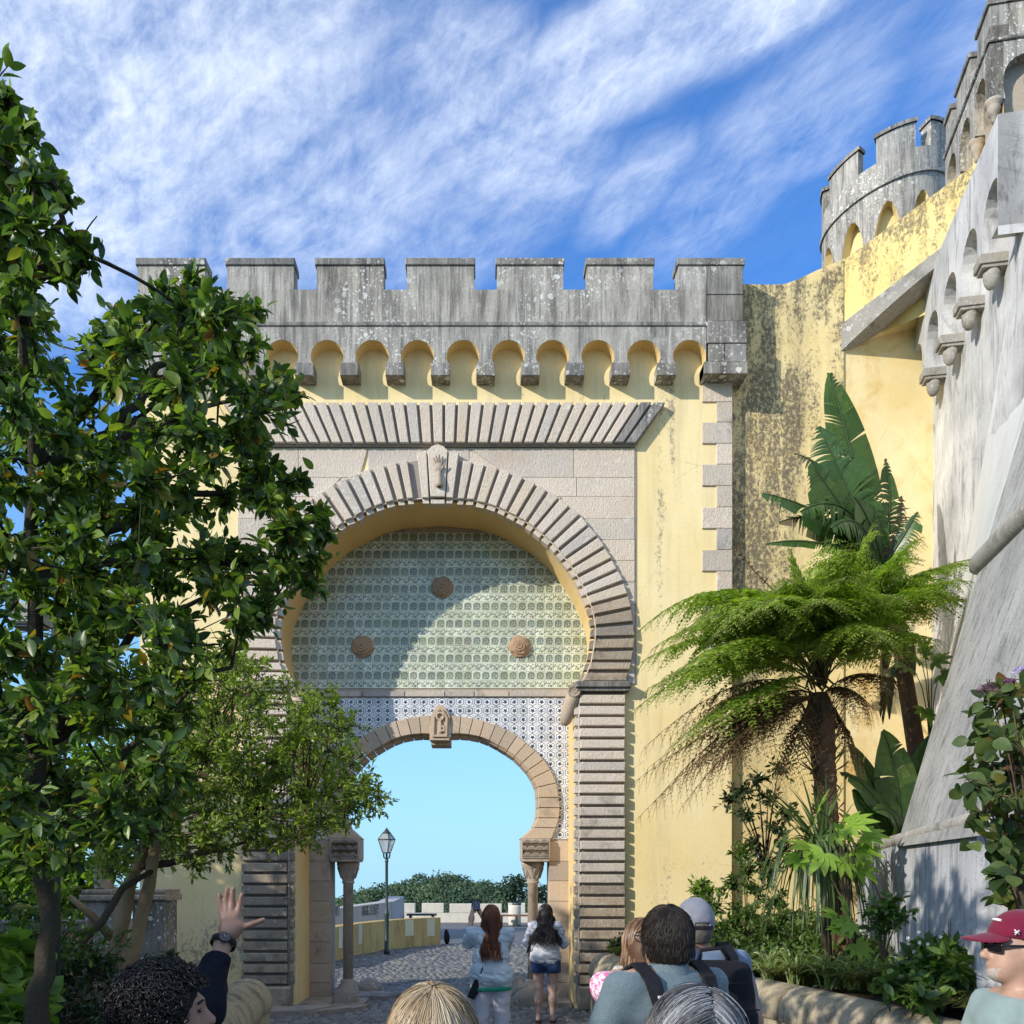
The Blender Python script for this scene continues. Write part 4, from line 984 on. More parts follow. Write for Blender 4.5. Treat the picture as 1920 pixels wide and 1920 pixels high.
# --- upper tower at the right edge
ut = thing('upper_tower', 'tall weathered tower with corbelled arches at the top right corner', 'tower', (9, 16.5, 9))
U0 = Vector((8.58 + .2*2.6, 18.6)); UC = U0 + TD*2.65
uw = lambda s, y, z: bw(s, y, z, U0)
FD = Vector((.981, -.196)); FN = Vector((-.196, -.981))
def uf(s, y, z): q = UC + FD*s - FN*y; return (q.x, q.y, z)
M['tower_yellow'] = plaster('tower_yellow', (.80, .66, .34), (.72, .57, .28), stain=.4, fine=.3, scol=(.25, .2, .13))
for fn, ln, nm in ((uw, 2.65, 'side'), (uf, 3.0, 'front')):
    mb = MB(); mb.quad((0, .22, 7), (ln, .22, 7), (ln, .22, 15.9), (0, .22, 15.9)) ; mapped(mb, fn); mb.build('wall_face', M['tower_yellow'] if nm == 'side' else M['sandstone_grey'], ut)
    cs_ = [.42, 1.28, 2.14] if nm == 'side' else [.62, 1.7, 2.78]
    hw = .30 if nm == 'side' else .40
    poly = [(0, 16.02), (0, 15.05)]
    for c in cs_: poly += [(c-hw+.03, 15.05), (c-hw, 15.22)] + [(c + hw*math.cos(t), 15.42 + .36*math.sin(t)) for t in [math.pi - math.pi*i/10 for i in range(11)]] + [(c+hw, 15.22), (c+hw-.03, 15.05)]
    poly += [(ln, 15.05), (ln, 16.02)]
    mb = MB(); mb.prism(poly, 0, .221, 0, 0, None, back=False); mapped(mb, fn); mb.build('machicolation', M['lichen'], ut)
    mb = MB(); mb.box(-.02, ln + (.03 if nm == 'side' else 0), -.04, .1, 16.021, 16.09, 0, .015); mapped(mb, fn); mb.build('string_course', M['lichen_dark'], ut)
    mb = MB(); mb.box(0, ln, 0, .3, 16.091, 16.30); mapped(mb, fn); mb.build('parapet', M['lichen'], ut)
    for (a, b) in (((.05, .45), (.75, 1.6), (2.0, 2.65)) if nm == 'side' else ((.302, 1.1), (1.5, 2.5))):
        mb = MB(); mb.box(a, b, .001, .3, 16.301, 16.66); mapped(mb, fn); o = mb.build('merlon', M['lichen'], ut)
        mb = MB(); mb.box(a-.03, b+.03, -.04, .33, 16.661, 16.75, 0, .01); mapped(mb, fn); mb.build('merlon_cap', M['lichen_dark'], o)
    for c in ([-.01, .85, 1.71, 2.60] if nm == 'side' else [1.16, 2.24]):
        mb = MB(); mb.lathe([(.02, 14.68), (.05, 14.73), (.045, 14.77), (.085, 14.85), (.11, 14.94), (.10, 14.97), (.14, 15.01), (.14, 15.06)], c, .08, 14); mapped(mb, fn); mb.build('bracket', M['sandstone_grey'], ut)
mb = MB(); mb.box(.42, 3.0, -.02, .2, 12, 14.55, 0, .02); mapped(mb, uf); mb.build('buttress_wall', M['white_wall'], ut)

# --- round tower behind the ramp
RY = 24.0; RX = UX(1656, RY); RR = 1.47; SH = .30
rt_ = thing('round_tower', 'round grey crenellated tower with pointed niches behind the yellow ramp', 'tower', (RX, RY, 12))
zs_ = VZ(408, RY); zg = zs_ + .62; zm_ = zs_ + 1.22
def rp_(a, r, z): x = RX + r*math.cos(a); return (x, RY + r*math.sin(a), z + SH*(x - RX)*1.0)
mb = MB(); NA = 96
def archz(a):
    w = 2*math.pi/11; f = ((a + 1.62) / w) % 1.0; q = abs(f-.5)*2
    return zs_ - .42 - 1.5*max(0, q)**2.2 if q < .74 else zs_ - 3.2
for k in range(NA):
    a0, a1 = 2*math.pi*k/NA, 2*math.pi*(k+1)/NA
    z0, z1 = archz(a0), archz(a1)
    mb.quad(rp_(a0, RR, z0), rp_(a1, RR, z1), rp_(a1, RR, zs_), rp_(a0, RR, zs_))
mb.build('wall_skin', M['lichen'], rt_)
mb = MB()
for k in range(NA):
    a0, a1 = 2*math.pi*k/NA, 2*math.pi*(k+1)/NA
    z0, z1 = archz(a0), archz(a1)
    mb.quad(rp_(a0, RR, z0), rp_(a0, RR-.28, z0), rp_(a1, RR-.28, z1), rp_(a1, RR, z1))
    mb.quad(rp_(a0, RR-.28, zs_-4), rp_(a1, RR-.28, zs_-4), rp_(a1, RR-.28, zs_), rp_(a0, RR-.28, zs_))
mb.build('niche', M['tower_yellow'], rt_)
mb = MB()
for k in range(NA):
    a0, a1 = 2*math.pi*k/NA, 2*math.pi*(k+1)/NA
    mb.quad(rp_(a0, RR+.05, zs_), rp_(a1, RR+.05, zs_), rp_(a1, RR+.05, zs_+.07), rp_(a0, RR+.05, zs_+.07)); mb.quad(rp_(a0, RR-.1, zs_), rp_(a1, RR-.1, zs_), rp_(a1, RR+.05, zs_), rp_(a0, RR+.05, zs_)); mb.quad(rp_(a0, RR+.05, zs_+.07), rp_(a1, RR+.05, zs_+.07), rp_(a1, RR-.1, zs_+.07), rp_(a0, RR-.1, zs_+.07))
    for r in (RR, RR-.3): mb.quad(rp_(a0, r, zs_+.07), rp_(a1, r, zs_+.07), rp_(a1, r, zg), rp_(a0, r, zg))
    mb.quad(rp_(a0, RR, zg), rp_(a1, RR, zg), rp_(a1, RR-.3, zg), rp_(a0, RR-.3, zg))
mb.build('parapet', M['lichen'], rt_)
def arc_block(name, a0, a1, r0, r1, z0, z1, mat, parent, n=8):
    mb = MB()
    for k in range(n):
        b0, b1 = a0 + (a1-a0)*k/n, a0 + (a1-a0)*(k+1)/n
        mb.quad(rp_(b0, r1, z0), rp_(b1, r1, z0), rp_(b1, r1, z1), rp_(b0, r1, z1)); mb.quad(rp_(b1, r0, z0), rp_(b0, r0, z0), rp_(b0, r0, z1), rp_(b1, r0, z1)); mb.quad(rp_(b0, r1, z1), rp_(b1, r1, z1), rp_(b1, r0, z1), rp_(b0, r0, z1))
    for b in (a0, a1): mb.quad(rp_(b, r0, z0), rp_(b, r1, z0), rp_(b, r1, z1), rp_(b, r0, z1))
    return mb.build(name, mat, parent)
for k in range(7):
    c = math.radians(-50 + 51.4*k); w = math.radians(17.5)
    o = arc_block('merlon', c-w, c+w, RR-.29, RR-.001, zg+.001, zm_, M['lichen'], rt_); arc_block('merlon_cap', c-w-.03, c+w+.03, RR-.33, RR+.04, zm_+.001, zm_+.09, M['lichen_dark'], o)
# ================================================================ GROUND, ROAD, BEYOND THE GATE
mb = MB()
nx, ny = 40, 40
mb.quad((-900, -60, -.06), (900, -60, -.06), (900, 45, -.06), (-900, 45, -.06))
mb.quad((-900, 45, -.06), (900, 45, -.06), (900, 1400, -70), (-900, 1400, -70))
M['soil'] = plain('garden_soil', (.07, .055, .035), .95, .1, 6, .4, .8, 30)
tag(mb.build('ground', M['soil']), 'dark soil ground under gate, gardens and terrace', kind='structure')
# road surface under the setts
m, g, b = newmat('road_bed'); p = g.pos()
vd = g.vor(g.vm(p, (7.5, 9, 1)), 1.0, 'DISTANCE_TO_EDGE'); cc_ = g.vor(g.vm(p, (7.5, 9, 1)), 1.0, 'F1', 'Color')
col = g.mix(g.mr(g.sep(cc_)[0], 0, 1), (.13, .13, .135), (.23, .225, .22)); col = g.mix(g.mr(vd, .02, .10, .8, 0), col, (.05, .045, .04))
col = g.mix(g.mr(g.noise(p, 1.2, 4), .5, .7, 0, .4), col, (.20, .185, .15))
g.put(b.inputs['Base Color'], col); b.inputs['Roughness'].default_value = .75; g.put(b.inputs['Normal'], g.bump(g.mr(vd, 0, .14), .9, .03)); M['road'] = m
mb = MB(); mb.quad((-3.2, -3, -.012), (2.6, -3, -.012), (2.6, 15.2, -.012), (-3.2, 15.2, -.012)); mb.quad((-6, 15.2, -.012), (14, 15.2, -.012), (14, 41, -.012), (-6, 41, -.012))
road = tag(mb.build('road', M['road']), 'grey cobbled road running through the gate', kind='structure')
# the setts: real stones, wavy rows
m, g, b = newmat('sett_stone'); p = g.pos(); u, v, _ = g.sep(g.uv())
col = g.ramp(u, [(0, (.12, .117, .115)), (.5, (.18, .173, .165)), (.8, (.23, .22, .20)), (1, (.29, .265, .22))])
col = g.mix(g.mr(g.noise(p, 40, 4, .7), .4, .65, 0, .5), col, (.07, .068, .066))
g.put(b.inputs['Base Color'], col); b.inputs['Roughness'].default_value = .62; b.inputs['Specular IOR Level'].default_value = .4
g.put(b.inputs['Normal'], g.bump(g.noise(p, 55, 4, .7), .6, .015)); M['sett'] = m
tv = np.array([(-.5, -.5, 0), (.5, -.5, 0), (.5, .5, 0), (-.5, .5, 0), (-.36, -.34, 1), (.36, -.34, 1), (.36, .34, 1), (-.36, .34, 1)], float)
tf = np.array([(4, 5, 6, 7), (0, 1, 5, 4), (1, 2, 6, 5), (2, 3, 7, 6), (3, 0, 4, 7)], np.int32)
pos = []
y = 11.6
while y < 27:
    stp = .105 if y < 19 else .14
    x = -3.2 + random.random()*.1
    xe = 2.6 if y < 15.2 else (6 if y < 20 else 9)
    while x < xe:
        w = random.uniform(.09, .15) if y < 19 else random.uniform(.12, .19)
        yy = y + .05*math.sin(x*1.7 + y*.8) + random.uniform(-.012, .012)
        pos.append((x + w/2, yy, -.03 + .012*math.sin(x*2.3)*math.sin(y*1.9), w*.95, stp*.93, random.uniform(.032, .052)))
        x += w
    y += stp
pos = np.array(pos); n = len(pos)
R = np.tile(np.eye(3), (n, 1, 1)); tl = rng.normal(0, .05, (n, 2)); R[:, 2, 0] = tl[:, 0]; R[:, 2, 1] = tl[:, 1]
o = scatter('cobblestones', (tv, tf, np.array([0, 0, 0, 0, 1, 1, 1, 1.])), pos[:, :3], R, pos[:, 3:6], M['sett'], road); o['kind'] = 'stuff'
# stone slabs at the thresholds, tracked as paving slabs
for nm, q in (('paving_slab', [(-4.1, 12.75), (-2.45, 12.95), (-2.05, 13.55), (-3.3, 13.45)]), ('paving_slab', [(-2.42, 12.92), (-1.75, 13.42), (-1.62, 13.75), (-2.03, 13.56)]), ('paving_slab', [(-2.75, 13.62), (-2.2, 13.62), (-2.2, 14.5), (-2.75, 14.5)]), ('paving_slab', [(-2.18, 13.62), (-1.75, 13.80), (-1.75, 14.5), (-2.18, 14.5)]), ('paving_slab', [(-2.1, 14.55), (-1.5, 14.55), (-1.15, 15.1), (-2.1, 15.25)]), ('paving_slab', [(.62, 13.9), (1.3, 13.75), (1.3, 15.1), (.75, 15.1)])):
    mb = MB(); t = .055 + random.random()*.02
    i = mb.vert(*[(a, b_, t) for a, b_ in q]); j = mb.vert(*[(a, b_, -.05) for a, b_ in q]); mb.face((i, i+1, i+2, i+3))
    for k in range(4): mb.face((i+k, j+k, j+(k+1) % 4, i+(k+1) % 4))
    mb.build(nm, M['boulder'], road)
# guard stones beside the columns
def boulder(name, c, r, label, seed, group='wheel guard stones at the columns'):
    mb = MB(); N1, N2 = 14, 22; ids = []
    for i in range(N1+1):
        ph = -.35 + (math.pi/2+.35)*i/N1; row = []
        for j in range(N2):
            a = 2*math.pi*j/N2; d_ = np.array([math.cos(ph)*math.cos(a), math.cos(ph)*math.sin(a), math.sin(ph)])
            k = 1 + .14*float(vnoise(d_*1.6 + seed)) + .05*float(vnoise(d_*5 + seed))
            row.append(mb.vert((c[0] + r[0]*d_[0]*k, c[1] + r[1]*d_[1]*k, c[2] + r[2]*d_[2]*k)))
        ids.append(row)
    for i in range(N1):
        for j in range(N2): mb.face((ids[i][j], ids[i][(j+1) % N2], ids[i+1][(j+1) % N2], ids[i+1][j]), 0, None, True)
    return tag(mb.build(name, M['boulder'], None, (c[0], c[1], 0)), label, 'boulder', group)
boulder('guard_stone', (-2.02, 13.95, .0), (.20, .2, .30), 'rounded grey guard stone in front of the left column', 1.0)
boulder('guard_stone', (-1.86, 15.5, .0), (.26, .25, .26), 'rounded grey guard stone behind the left column', 4.0)
boulder('guard_stone', (.74, 14.1, .0), (.30, .25, .27), 'rounded guard stone in front of the right column beside the woman in shorts', 8.0)
boulder('guard_stone', (.62, 15.5, .0), (.22, .22, .30), 'guard stone behind the right column seen between the two women', 13.0)

# --- lamp post
L = P(725, 1790, 23.2); lp = thing('street_lamp', 'dark green iron street lamp with glass lantern beyond the arch', 'street lamp', (L.x, L.y, 0))
s_ = 23.2/F; lx, ly = L.x, L.y; z_ = lambda v: VZ(v, 23.2)
mb = MB(); mb.lathe([(.075, 0), (.075, .12), (.055, .16), (.055, .95), (.07, 1.0), (.05, 1.06), (.036, 1.12), (.034, 2.25), (.05, 2.3), (.03, 2.34), (.025, z_(1600))], lx, ly, 12); mb.build('post', M['iron'], lp)
mb = MB()
for a in range(4):
    aa = a*math.pi/2 + .785
    mb.tube([(lx, ly, z_(1612)), (lx + .09*math.cos(aa), ly + .09*math.sin(aa), z_(1608)), (lx + .11*math.cos(aa), ly + .11*math.sin(aa), z_(1602)), (lx + .085*math.cos(aa), ly + .085*math.sin(aa), z_(1599))], .012, 5)
mb.build('bracket', M['iron'], lp)
m, g, b = newmat('lantern_glass'); b.inputs['Base Color'].default_value = (.55, .58, .56, 1); b.inputs['Roughness'].default_value = .35; b.inputs['Transmission Weight'].default_value = .55; b.inputs['Alpha'].default_value = .9; M['lglass'] = m
zb, zm, zt = z_(1599), z_(1574), z_(1562); rb, rm, rt = .10, .215, .10
for k in range(4):
    a0, a1 = k*math.pi/2 + .35, (k+1)*math.pi/2 + .35
    q = lambda r, a, z: (lx + r*math.cos(a), ly + r*math.sin(a), z)
    mb = MB(); mb.quad(q(rb*.97, a0, zb), q(rb*.97, a1, zb), q(rm*.97, a1, zm), q(rm*.97, a0, zm)); mb.build('pane', M['lglass'], lp)
    mb = MB(); mb.quad(q(rm*.97, a0, zm+.01), q(rm*.97, a1, zm+.01), q(rt*.97, a1, zt), q(rt*.97, a0, zt)); mb.build('roof_pane', M['lglass'], lp)
mb = MB()
for k in range(4):
    a0, a1 = k*math.pi/2 + .35, (k+1)*math.pi/2 + .35
    for r0, z0, r1, z1 in ((rb, zb, rm, zm), (rm, zm, rt, zt)): mb.tube([q(r0, a0, z0), q(r1, a0, z1)], .011, 5)
    for r0, z0 in ((rb, zb), (rm, zm), (rt, zt)): mb.tube([q(r0, a0, z0), q(r0, a1, z0)], .012, 5)
mb.lathe([(rt, zt-.01), (rt*.9, zt+.03), (.05, zt+.05), (.055, zt+.08), (.02, zt+.1), (.015, zt+.13)], lx, ly, 10)
mb.build('lantern_frame', M['iron'], lp)

# --- low yellow parapet along the road, left, with panels whose sunlight is put into the colour
M['low_yellow'] = plaster('low_wall_yellow', (.52, .33, .12), (.62, .43, .18), stain=1.0, fine=.9, scol=(.13, .095, .06), smap=(2.5, 2.5, .8), bump=.8, orange=.5)
M['pale'] = plaster('sunlit_panel_wash', (.72, .62, .40), (.66, .58, .42), stain=.35, fine=.3, scol=(.3, .25, .17), bump=.5)
pA, pB, pC = Vector((UX(560, 19.0), 19.0)), Vector((UX(700, 24.0), 24.0)), Vector((UX(826, 26.6), 26.6))
lw = thing('low_wall', 'low yellow roadside wall with panels painted pale as if sunlit left of the lamp', 'wall', (pB.x, pB.y, 0))
def wall_run(pts, h0, h1, th, name, mat, parent, capm=None):
    mb = MB(); k = len(pts); hs = [h0 + (h1-h0)*i/(k-1) for i in range(k)]
    nr = []
    for i in range(k):
        t = (pts[min(i+1, k-1)] - pts[max(i-1, 0)]).normalized(); nr.append(Vector((t.y, -t.x)))
    for i in range(k-1):
        for (o0, o1) in ((0, 0),):
            a, b = pts[i], pts[i+1]; a2, b2 = a - nr[i]*th, b - nr[i+1]*th
            mb.quad((a.x, a.y, -.05), (b.x, b.y, -.05), (b.x, b.y, hs[i+1]), (a.x, a.y, hs[i])); mb.quad((b2.x, b2.y, -.05), (a2.x, a2.y, -.05), (a2.x, a2.y, hs[i]), (b2.x, b2.y, hs[i+1]))
            mb.quad((a.x, a.y, hs[i]), (b.x, b.y, hs[i+1]), (b2.x, b2.y, hs[i+1]), (a2.x, a2.y, hs[i]))
    for i in (0, k-1):
        a = pts[i]; a2 = a - nr[i]*th; mb.quad((a.x, a.y, -.05), (a2.x, a2.y, -.05), (a2.x, a2.y, hs[i]), (a.x, a.y, hs[i]))
    return mb.build(name, mat, parent)
def crv(a, b, c, n=10): return [a*(1-t)**2 + b*2*t*(1-t) + c*t*t for t in [i/n for i in range(n+1)]]
mid = pB*2 - (pA+pC)*.5
pts = crv(pA, mid, pC, 12); wall_run(pts, .76, .77, .35, 'wall_body', M['low_yellow'], lw)
for t in (.26, .40, .77, .93):
    i = t*12; k = int(i); a = pts[k].lerp(pts[k+1], i-k); tt = (pts[k+1]-pts[k]).normalized(); nn = Vector((tt.y, -tt.x)); w = .26 if t != .77 else .36
    mb = MB(); e = .012; p0 = a - tt*w*.5 + nn*e; p1 = a + tt*w*.5 + nn*e
    hb, ht = (.26, .75) if t != .77 else (.31, .752)
    mb.quad((p0.x, p0.y, hb), (p1.x, p1.y, hb), (p1.x, p1.y, ht), (p0.x, p0.y, ht))
    for (qa, qb) in ((p0, p0-nn*.03), (p1, p1-nn*.03)): mb.quad((qa.x, qa.y, hb), (qb.x, qb.y, hb), (qb.x, qb.y, ht), (qa.x, qa.y, ht))
    mb.quad((p0.x, p0.y, hb), (p1.x, p1.y, hb), (p1.x-nn.x*.03, p1.y-nn.y*.03, hb), (p0.x-nn.x*.03, p0.y-nn.y*.03, hb))
    mb.build('panel', M['pale'], lw)
# black dog-like bundle at the wall's end is a dark bag
def bagfn(p):
    c = P(838, 1757, 26.9); return smin(sd_ell(p, (c.x, c.y, .17), (.085, .10, .19)), sd_ell(p, (c.x-.02, c.y, .34), (.05, .06, .1)), .05)
c = P(838, 1757, 26.9); o = sdf_obj('dark_bag', bagfn, (c.x-.2, c.y-.2, -.02), (c.x+.2, c.y+.2, .5), .02, M['black']); tag(o, 'small black bag on the cobbles at the end of the yellow wall', 'bag')
# --- grey parapet wall with openings, beyond
gw = thing('grey_parapet', 'weathered grey parapet with dark recessed panels behind the yellow wall', 'wall', (UX(690, 27), 27, 0))
M['far_grey'] = plaster('far_grey_wash', (.46, .44, .41), (.38, .37, .36), stain=.6, fine=.3, scol=(.16, .15, .14), smap=(3, 3, .6))
a0, a1, a2 = Vector((UX(600, 26), 26)), Vector((UX(738, 28.2), 28.2)), Vector((UX(758, 31), 31))
wall_run([a0, a0.lerp(a1, .5), a1, a2], .98, 1.28, .5, 'wall_body', M['far_grey'], gw)
for t0, t1 in ((.14, .25), (.55, .78)):
    p0, p1 = a0.lerp(a1, t0), a0.lerp(a1, t1); tt = (p1-p0).normalized(); nn = Vector((tt.y, -tt.x))*.012; mb = MB()
    mb.quad((p0.x+nn.x, p0.y+nn.y, .80), (p1.x+nn.x, p1.y+nn.y, .82), (p1.x+nn.x, p1.y+nn.y, 1.12), (p0.x+nn.x, p0.y+nn.y, 1.06)); mb.build('panel', M['lichen_dark'], gw)
# --- far crenellated parapet at the terrace edge
fp = thing('terrace_parapet', 'pale crenellated parapet closing the far terrace', 'wall', (UX(900, 40), 40, 0))
M['far_pale'] = plaster('far_pale_wash', (.60, .55, .46), (.52, .48, .41), stain=.4, fine=.3, scol=(.2, .18, .15), smap=(3, 3, .7))
fX = lambda u: UX(u, 40.0)
fZ = lambda v: VZ(v, 40.0)
mb = MB(); mb.box(fX(740), fX(1120), 40, 40.4, -.1, fZ(1712), 0, .01); mb.build('wall_body', M['far_pale'], fp)
for a, b in ((752, 778), (791, 832), (843, 884), (893, 941), (953, 985), (997, 1045), (1060, 1090)):
    mb = MB(); mb.box(fX(a), fX(b), 40.002, 40.39, fZ(1712)+.001, fZ(1694)+random.uniform(-.02, .02), 0, .02); mb.build('merlon', M['far_pale'], fp)
# stone drum with a dark lid and benches
M['wood'] = plain('bench_wood', (.16, .085, .045), .7, .3, 25, .3, .3)
o = thing('stone_drum', 'round pale stone drum with dark flat lid by the far parapet', 'pillar', (UX(965, 37.5), 37.5, 0))
mb = MB(); mb.lathe([(.24, 0), (.25, .05), (.25, .75), (.23, .8)], UX(965, 37.5), 37.5, 16); mb.build('drum', M['far_pale'], o)
mb = MB(); mb.lathe([(.17, .801), (.18, .82), (.18, .88), (.16, .89)], UX(969, 37.5), 37.5, 12); mb.build('lid', M['iron'], o)
def bench(name, label, u0, u1, Y, h, mat):
    o = thing(name, label, 'bench', (UX((u0+u1)/2, Y), Y, 0), 'benches on the far terrace'); x0, x1 = UX(u0, Y), UX(u1, Y)
    for k in range(3):
        mb = MB(); mb.box(x0, x1, Y+.16*k, Y+.16*k+.14, h-.06, h, 0, .008); mb.build('slat', mat, o)
    nl = 2 if x1-x0 < 1.6 else 4
    for k in range(nl):
        xx = x0 + .12 + (x1-x0-.24)*k/(nl-1)
        mb = MB(); mb.box(xx-.04, xx+.04, Y+.02, Y+.42, -.02, h-.062, 0, .005); mb.build('leg', M['iron'], o)
bench('bench', 'long red-brown wooden bench in front of the far parapet', 935, 1030, 36.5, .45, M['wood'])
bench('bench', 'short dark bench on the terrace above the end of the yellow wall', 762, 818, 30.5, .72, M['iron'])

# --- wooded hill far beyond
M['hill'] = plain('hill_floor', (.045, .065, .04), .95, .1, 2, .4, 0)
mb = MB(); HY = 190.0; nx, ny = 44, 14; ids = []
def hill_h(x, y):
    u = VX + x*F/HY; top = np.interp(u, [300, 520, 600, 640, 700, 760, 800, 850, 890, 930, 960, 990, 1040, 1200, 1500], [1735, 1700, 1690, 1676, 1655, 1640, 1632, 1632, 1640, 1650, 1665, 1682, 1694, 1712, 1735])
    z = VZ(top+34, HY); return -12 + (z+12)*math.exp(-((y-HY)/42)**2)
for j in range(ny+1):
    row = []
    for i in range(nx+1):
        x = -70 + 140*i/nx; y = 110 + 130*j/ny; row.append(mb.vert((x, y, hill_h(x, y))))
    ids.append(row)
for j in range(ny):
    for i in range(nx): mb.face((ids[j][i], ids[j][i+1], ids[j+1][i+1], ids[j+1][i]), 0, None, True)
tag(mb.build('hill', M['hill']), 'wooded hill beyond the terrace', kind='structure')
M['forest'] = leafmat('forest_leaves', [(0, (.04, .075, .05)), (.4, (.07, .115, .07)), (.75, (.105, .155, .08)), (1, (.16, .21, .11))], .8, .15, .1)  # leaves lightened and slightly blued: distance haze put into their colour
tp, td, tn, ts, tr_ = [], [], [], [], []
for k in range(820):
    x = rng.uniform(-46, 34); y = rng.uniform(140, 194); u = VX + x*F/y
    if u < 560 or u > 1100: continue
    z = hill_h(x, y); r = rng.uniform(.9, 2.4); n = 190; hue = rng.random()
    th = rng.random(n)*2*math.pi; cz = rng.random(n)*1.3-.3; rr = np.sqrt(np.clip(1-cz*cz, 0, 1))*rng.uniform(.7, 1.05, n)
    lump = 1 + .35*vnoise(np.stack([np.cos(th)*2+k, np.sin(th)*2, cz*2], 1))
    dd = np.stack([np.cos(th)*rr, np.sin(th)*rr, cz*.8], 1)
    tp.append(np.array([x, y, z + r*.55]) + dd*r*lump[:, None]); td.append(rng.normal(0, 1, (n, 3))); tn.append(dd + rng.normal(0, .35, (n, 3)))
    ts.append(rng.uniform(.5, 1.0, n)*(.22 + r*.14)); tr_.append(np.clip(hue*.6 + rng.random(n)*.25 + .2*cz, 0, 1))
tm = leaf_tmpl(.85, .1, .2, 3)
o = scatter('hillside_wood', tm, np.concatenate(tp), frames(np.concatenate(td), np.concatenate(tn)), np.concatenate(ts), M['forest'], uvr=np.concatenate(tr_))
tag(o, 'dense green wood covering the far hill', 'wood', kind='stuff')
# lone pines on the shoulder of the hill, right
def pine(u, vtop, vbase, Y, label, seed):
    r = np.random.default_rng(seed); b0 = P(u, vbase+30, Y); b1 = P(u + r.uniform(-4, 4), vtop, Y)
    o = thing('pine_tree', label, 'tree', b0, 'pines on the shoulder of the hill'); mb = MB(); h = (b1-b0).length
    mb.tube([b0, b0.lerp(b1, .5) + Vector((r.uniform(-.2, .2), 0, 0)), b1], [.16, .12, .05], 6); mb.build('trunk', M['bark_dark'], o)
    mb = MB(); ends = []
    for k in range(9):
        s0 = b0.lerp(b1, r.uniform(.45, .98)); e = s0 + Vector((r.uniform(-1, 1)*h*.22, r.uniform(-1, 1)*h*.2, r.uniform(.02, .15)*h)); ends.append(e); mb.tube([s0, s0.lerp(e, .5) + Vector((0, 0, -.1)), e], [.05, .035, .015], 4)
    mb.build('branches', M['bark_dark'], o)['kind'] = 'stuff'
    n = 60; pos = np.concatenate([np.array(e) + r.normal(0, 1, (n, 3))*np.array([.6, .6, .28]) for e in ends])
    scatter('crown', tm, pos, frames(r.normal(0, 1, pos.shape), np.array([0, 0, 1.]) + r.normal(0, .4, pos.shape)), r.uniform(.25, .5, len(pos)), M['forest'], o, r.random(len(pos))*.5)
pine(967, 1644, 1690, 120, 'tallest lone pine left of the right column beyond the arch', 3)
pine(976, 1655, 1690, 124, 'slender pine just left of the right column beyond the arch', 5)
pine(958, 1657, 1690, 118, 'lone pine nearest the wooded hill crest', 8)
pine(1019, 1660, 1700, 112, 'small pine seen between right column and jamb', 11)
# green shrub behind far parapet on the right
# ================================================================ PLANTING
def bez(a, b, c, n): return [a*(1-t)**2 + b*(2*t*(1-t)) + c*t*t for t in [i/n for i in range(n+1)]]
def bezn(a, b, c, t): t = np.asarray(t)[:, None]; return np.array(a)*(1-t)**2 + np.array(b)*2*t*(1-t) + np.array(c)*t*t
def dense(pts, n=4):
    out = []
    for a, b in zip(pts[:-1], pts[1:]): out += [a.lerp(b, i/n) for i in range(n)]
    out.append(pts[-1])
    for _ in range(3): out = [out[0]] + [(out[i-1] + out[i]*2 + out[i+1])/4 for i in range(1, len(out)-1)] + [out[-1]]
    return out
def inpoly(x, y, poly):
    c = False; j = len(poly)-1
    for i in range(len(poly)):
        xi, yi = poly[i]; xj, yj = poly[j]
        if (yi > y) != (yj > y) and x < (xj-xi)*(y-yi)/(yj-yi)+xi: c = not c
        j = i
    return c
CAMW = np.array([0, 0, CH])
LEAF = leaf_tmpl(.50, .16, .16, 5); LEAFS = leaf_tmpl(.42, .15, .12, 3); LEAFW = leaf_tmpl(.72, .14, .18, 5)
def leaves_on(ends, r, per, size, upw=.7, spread=.6, droop=.2, jit=.5):
    """leaf positions, directions, normals around twig ends (k,3) with outward dirs"""
    E, D = ends; k = len(E); idx = np.repeat(np.arange(k), per); n = len(idx)
    d0 = D[idx] + r.normal(0, spread, (n, 3)) + np.array([0, 0, -droop]); d0 /= np.linalg.norm(d0, axis=1, keepdims=True)
    pos = E[idx] - D[idx]*r.random((n, 1))*size*2.2 + d0*size*.15
    nm = np.array([0, 0, upw]) + d0*.1 + r.normal(0, jit, (n, 3))
    return pos, d0, nm, size*r.uniform(.65, 1.15, n)
def grow(clusters, r, ntw, rt):
    """clusters: (centre, radius) -> twig segments and end points"""
    S, E, D = [], [], []
    for c, rad in clusters:
        for k in range(ntw):
            d_ = r.normal(0, 1, 3); d_[2] = d_[2]*.8 + .15; d_ /= np.linalg.norm(d_)
            L = rad*r.uniform(.45, 1.0); e = np.array(c) + d_*L; m_ = np.array(c) + d_*L*.5 + r.normal(0, rad*.14, 3)
            S.append((np.array(c) + r.normal(0, rad*.1, 3), m_, e)); E.append(e); D.append(d_)
    return S, (np.array(E), np.array(D))
def twigs(S, rad, name, mat, parent):
    mb = MB()
    for a, m_, e in S: mb.tube([a, m_, e], [rad, rad*.75, rad*.4], 4, 0, False)
    return mb.build(name, mat, parent)

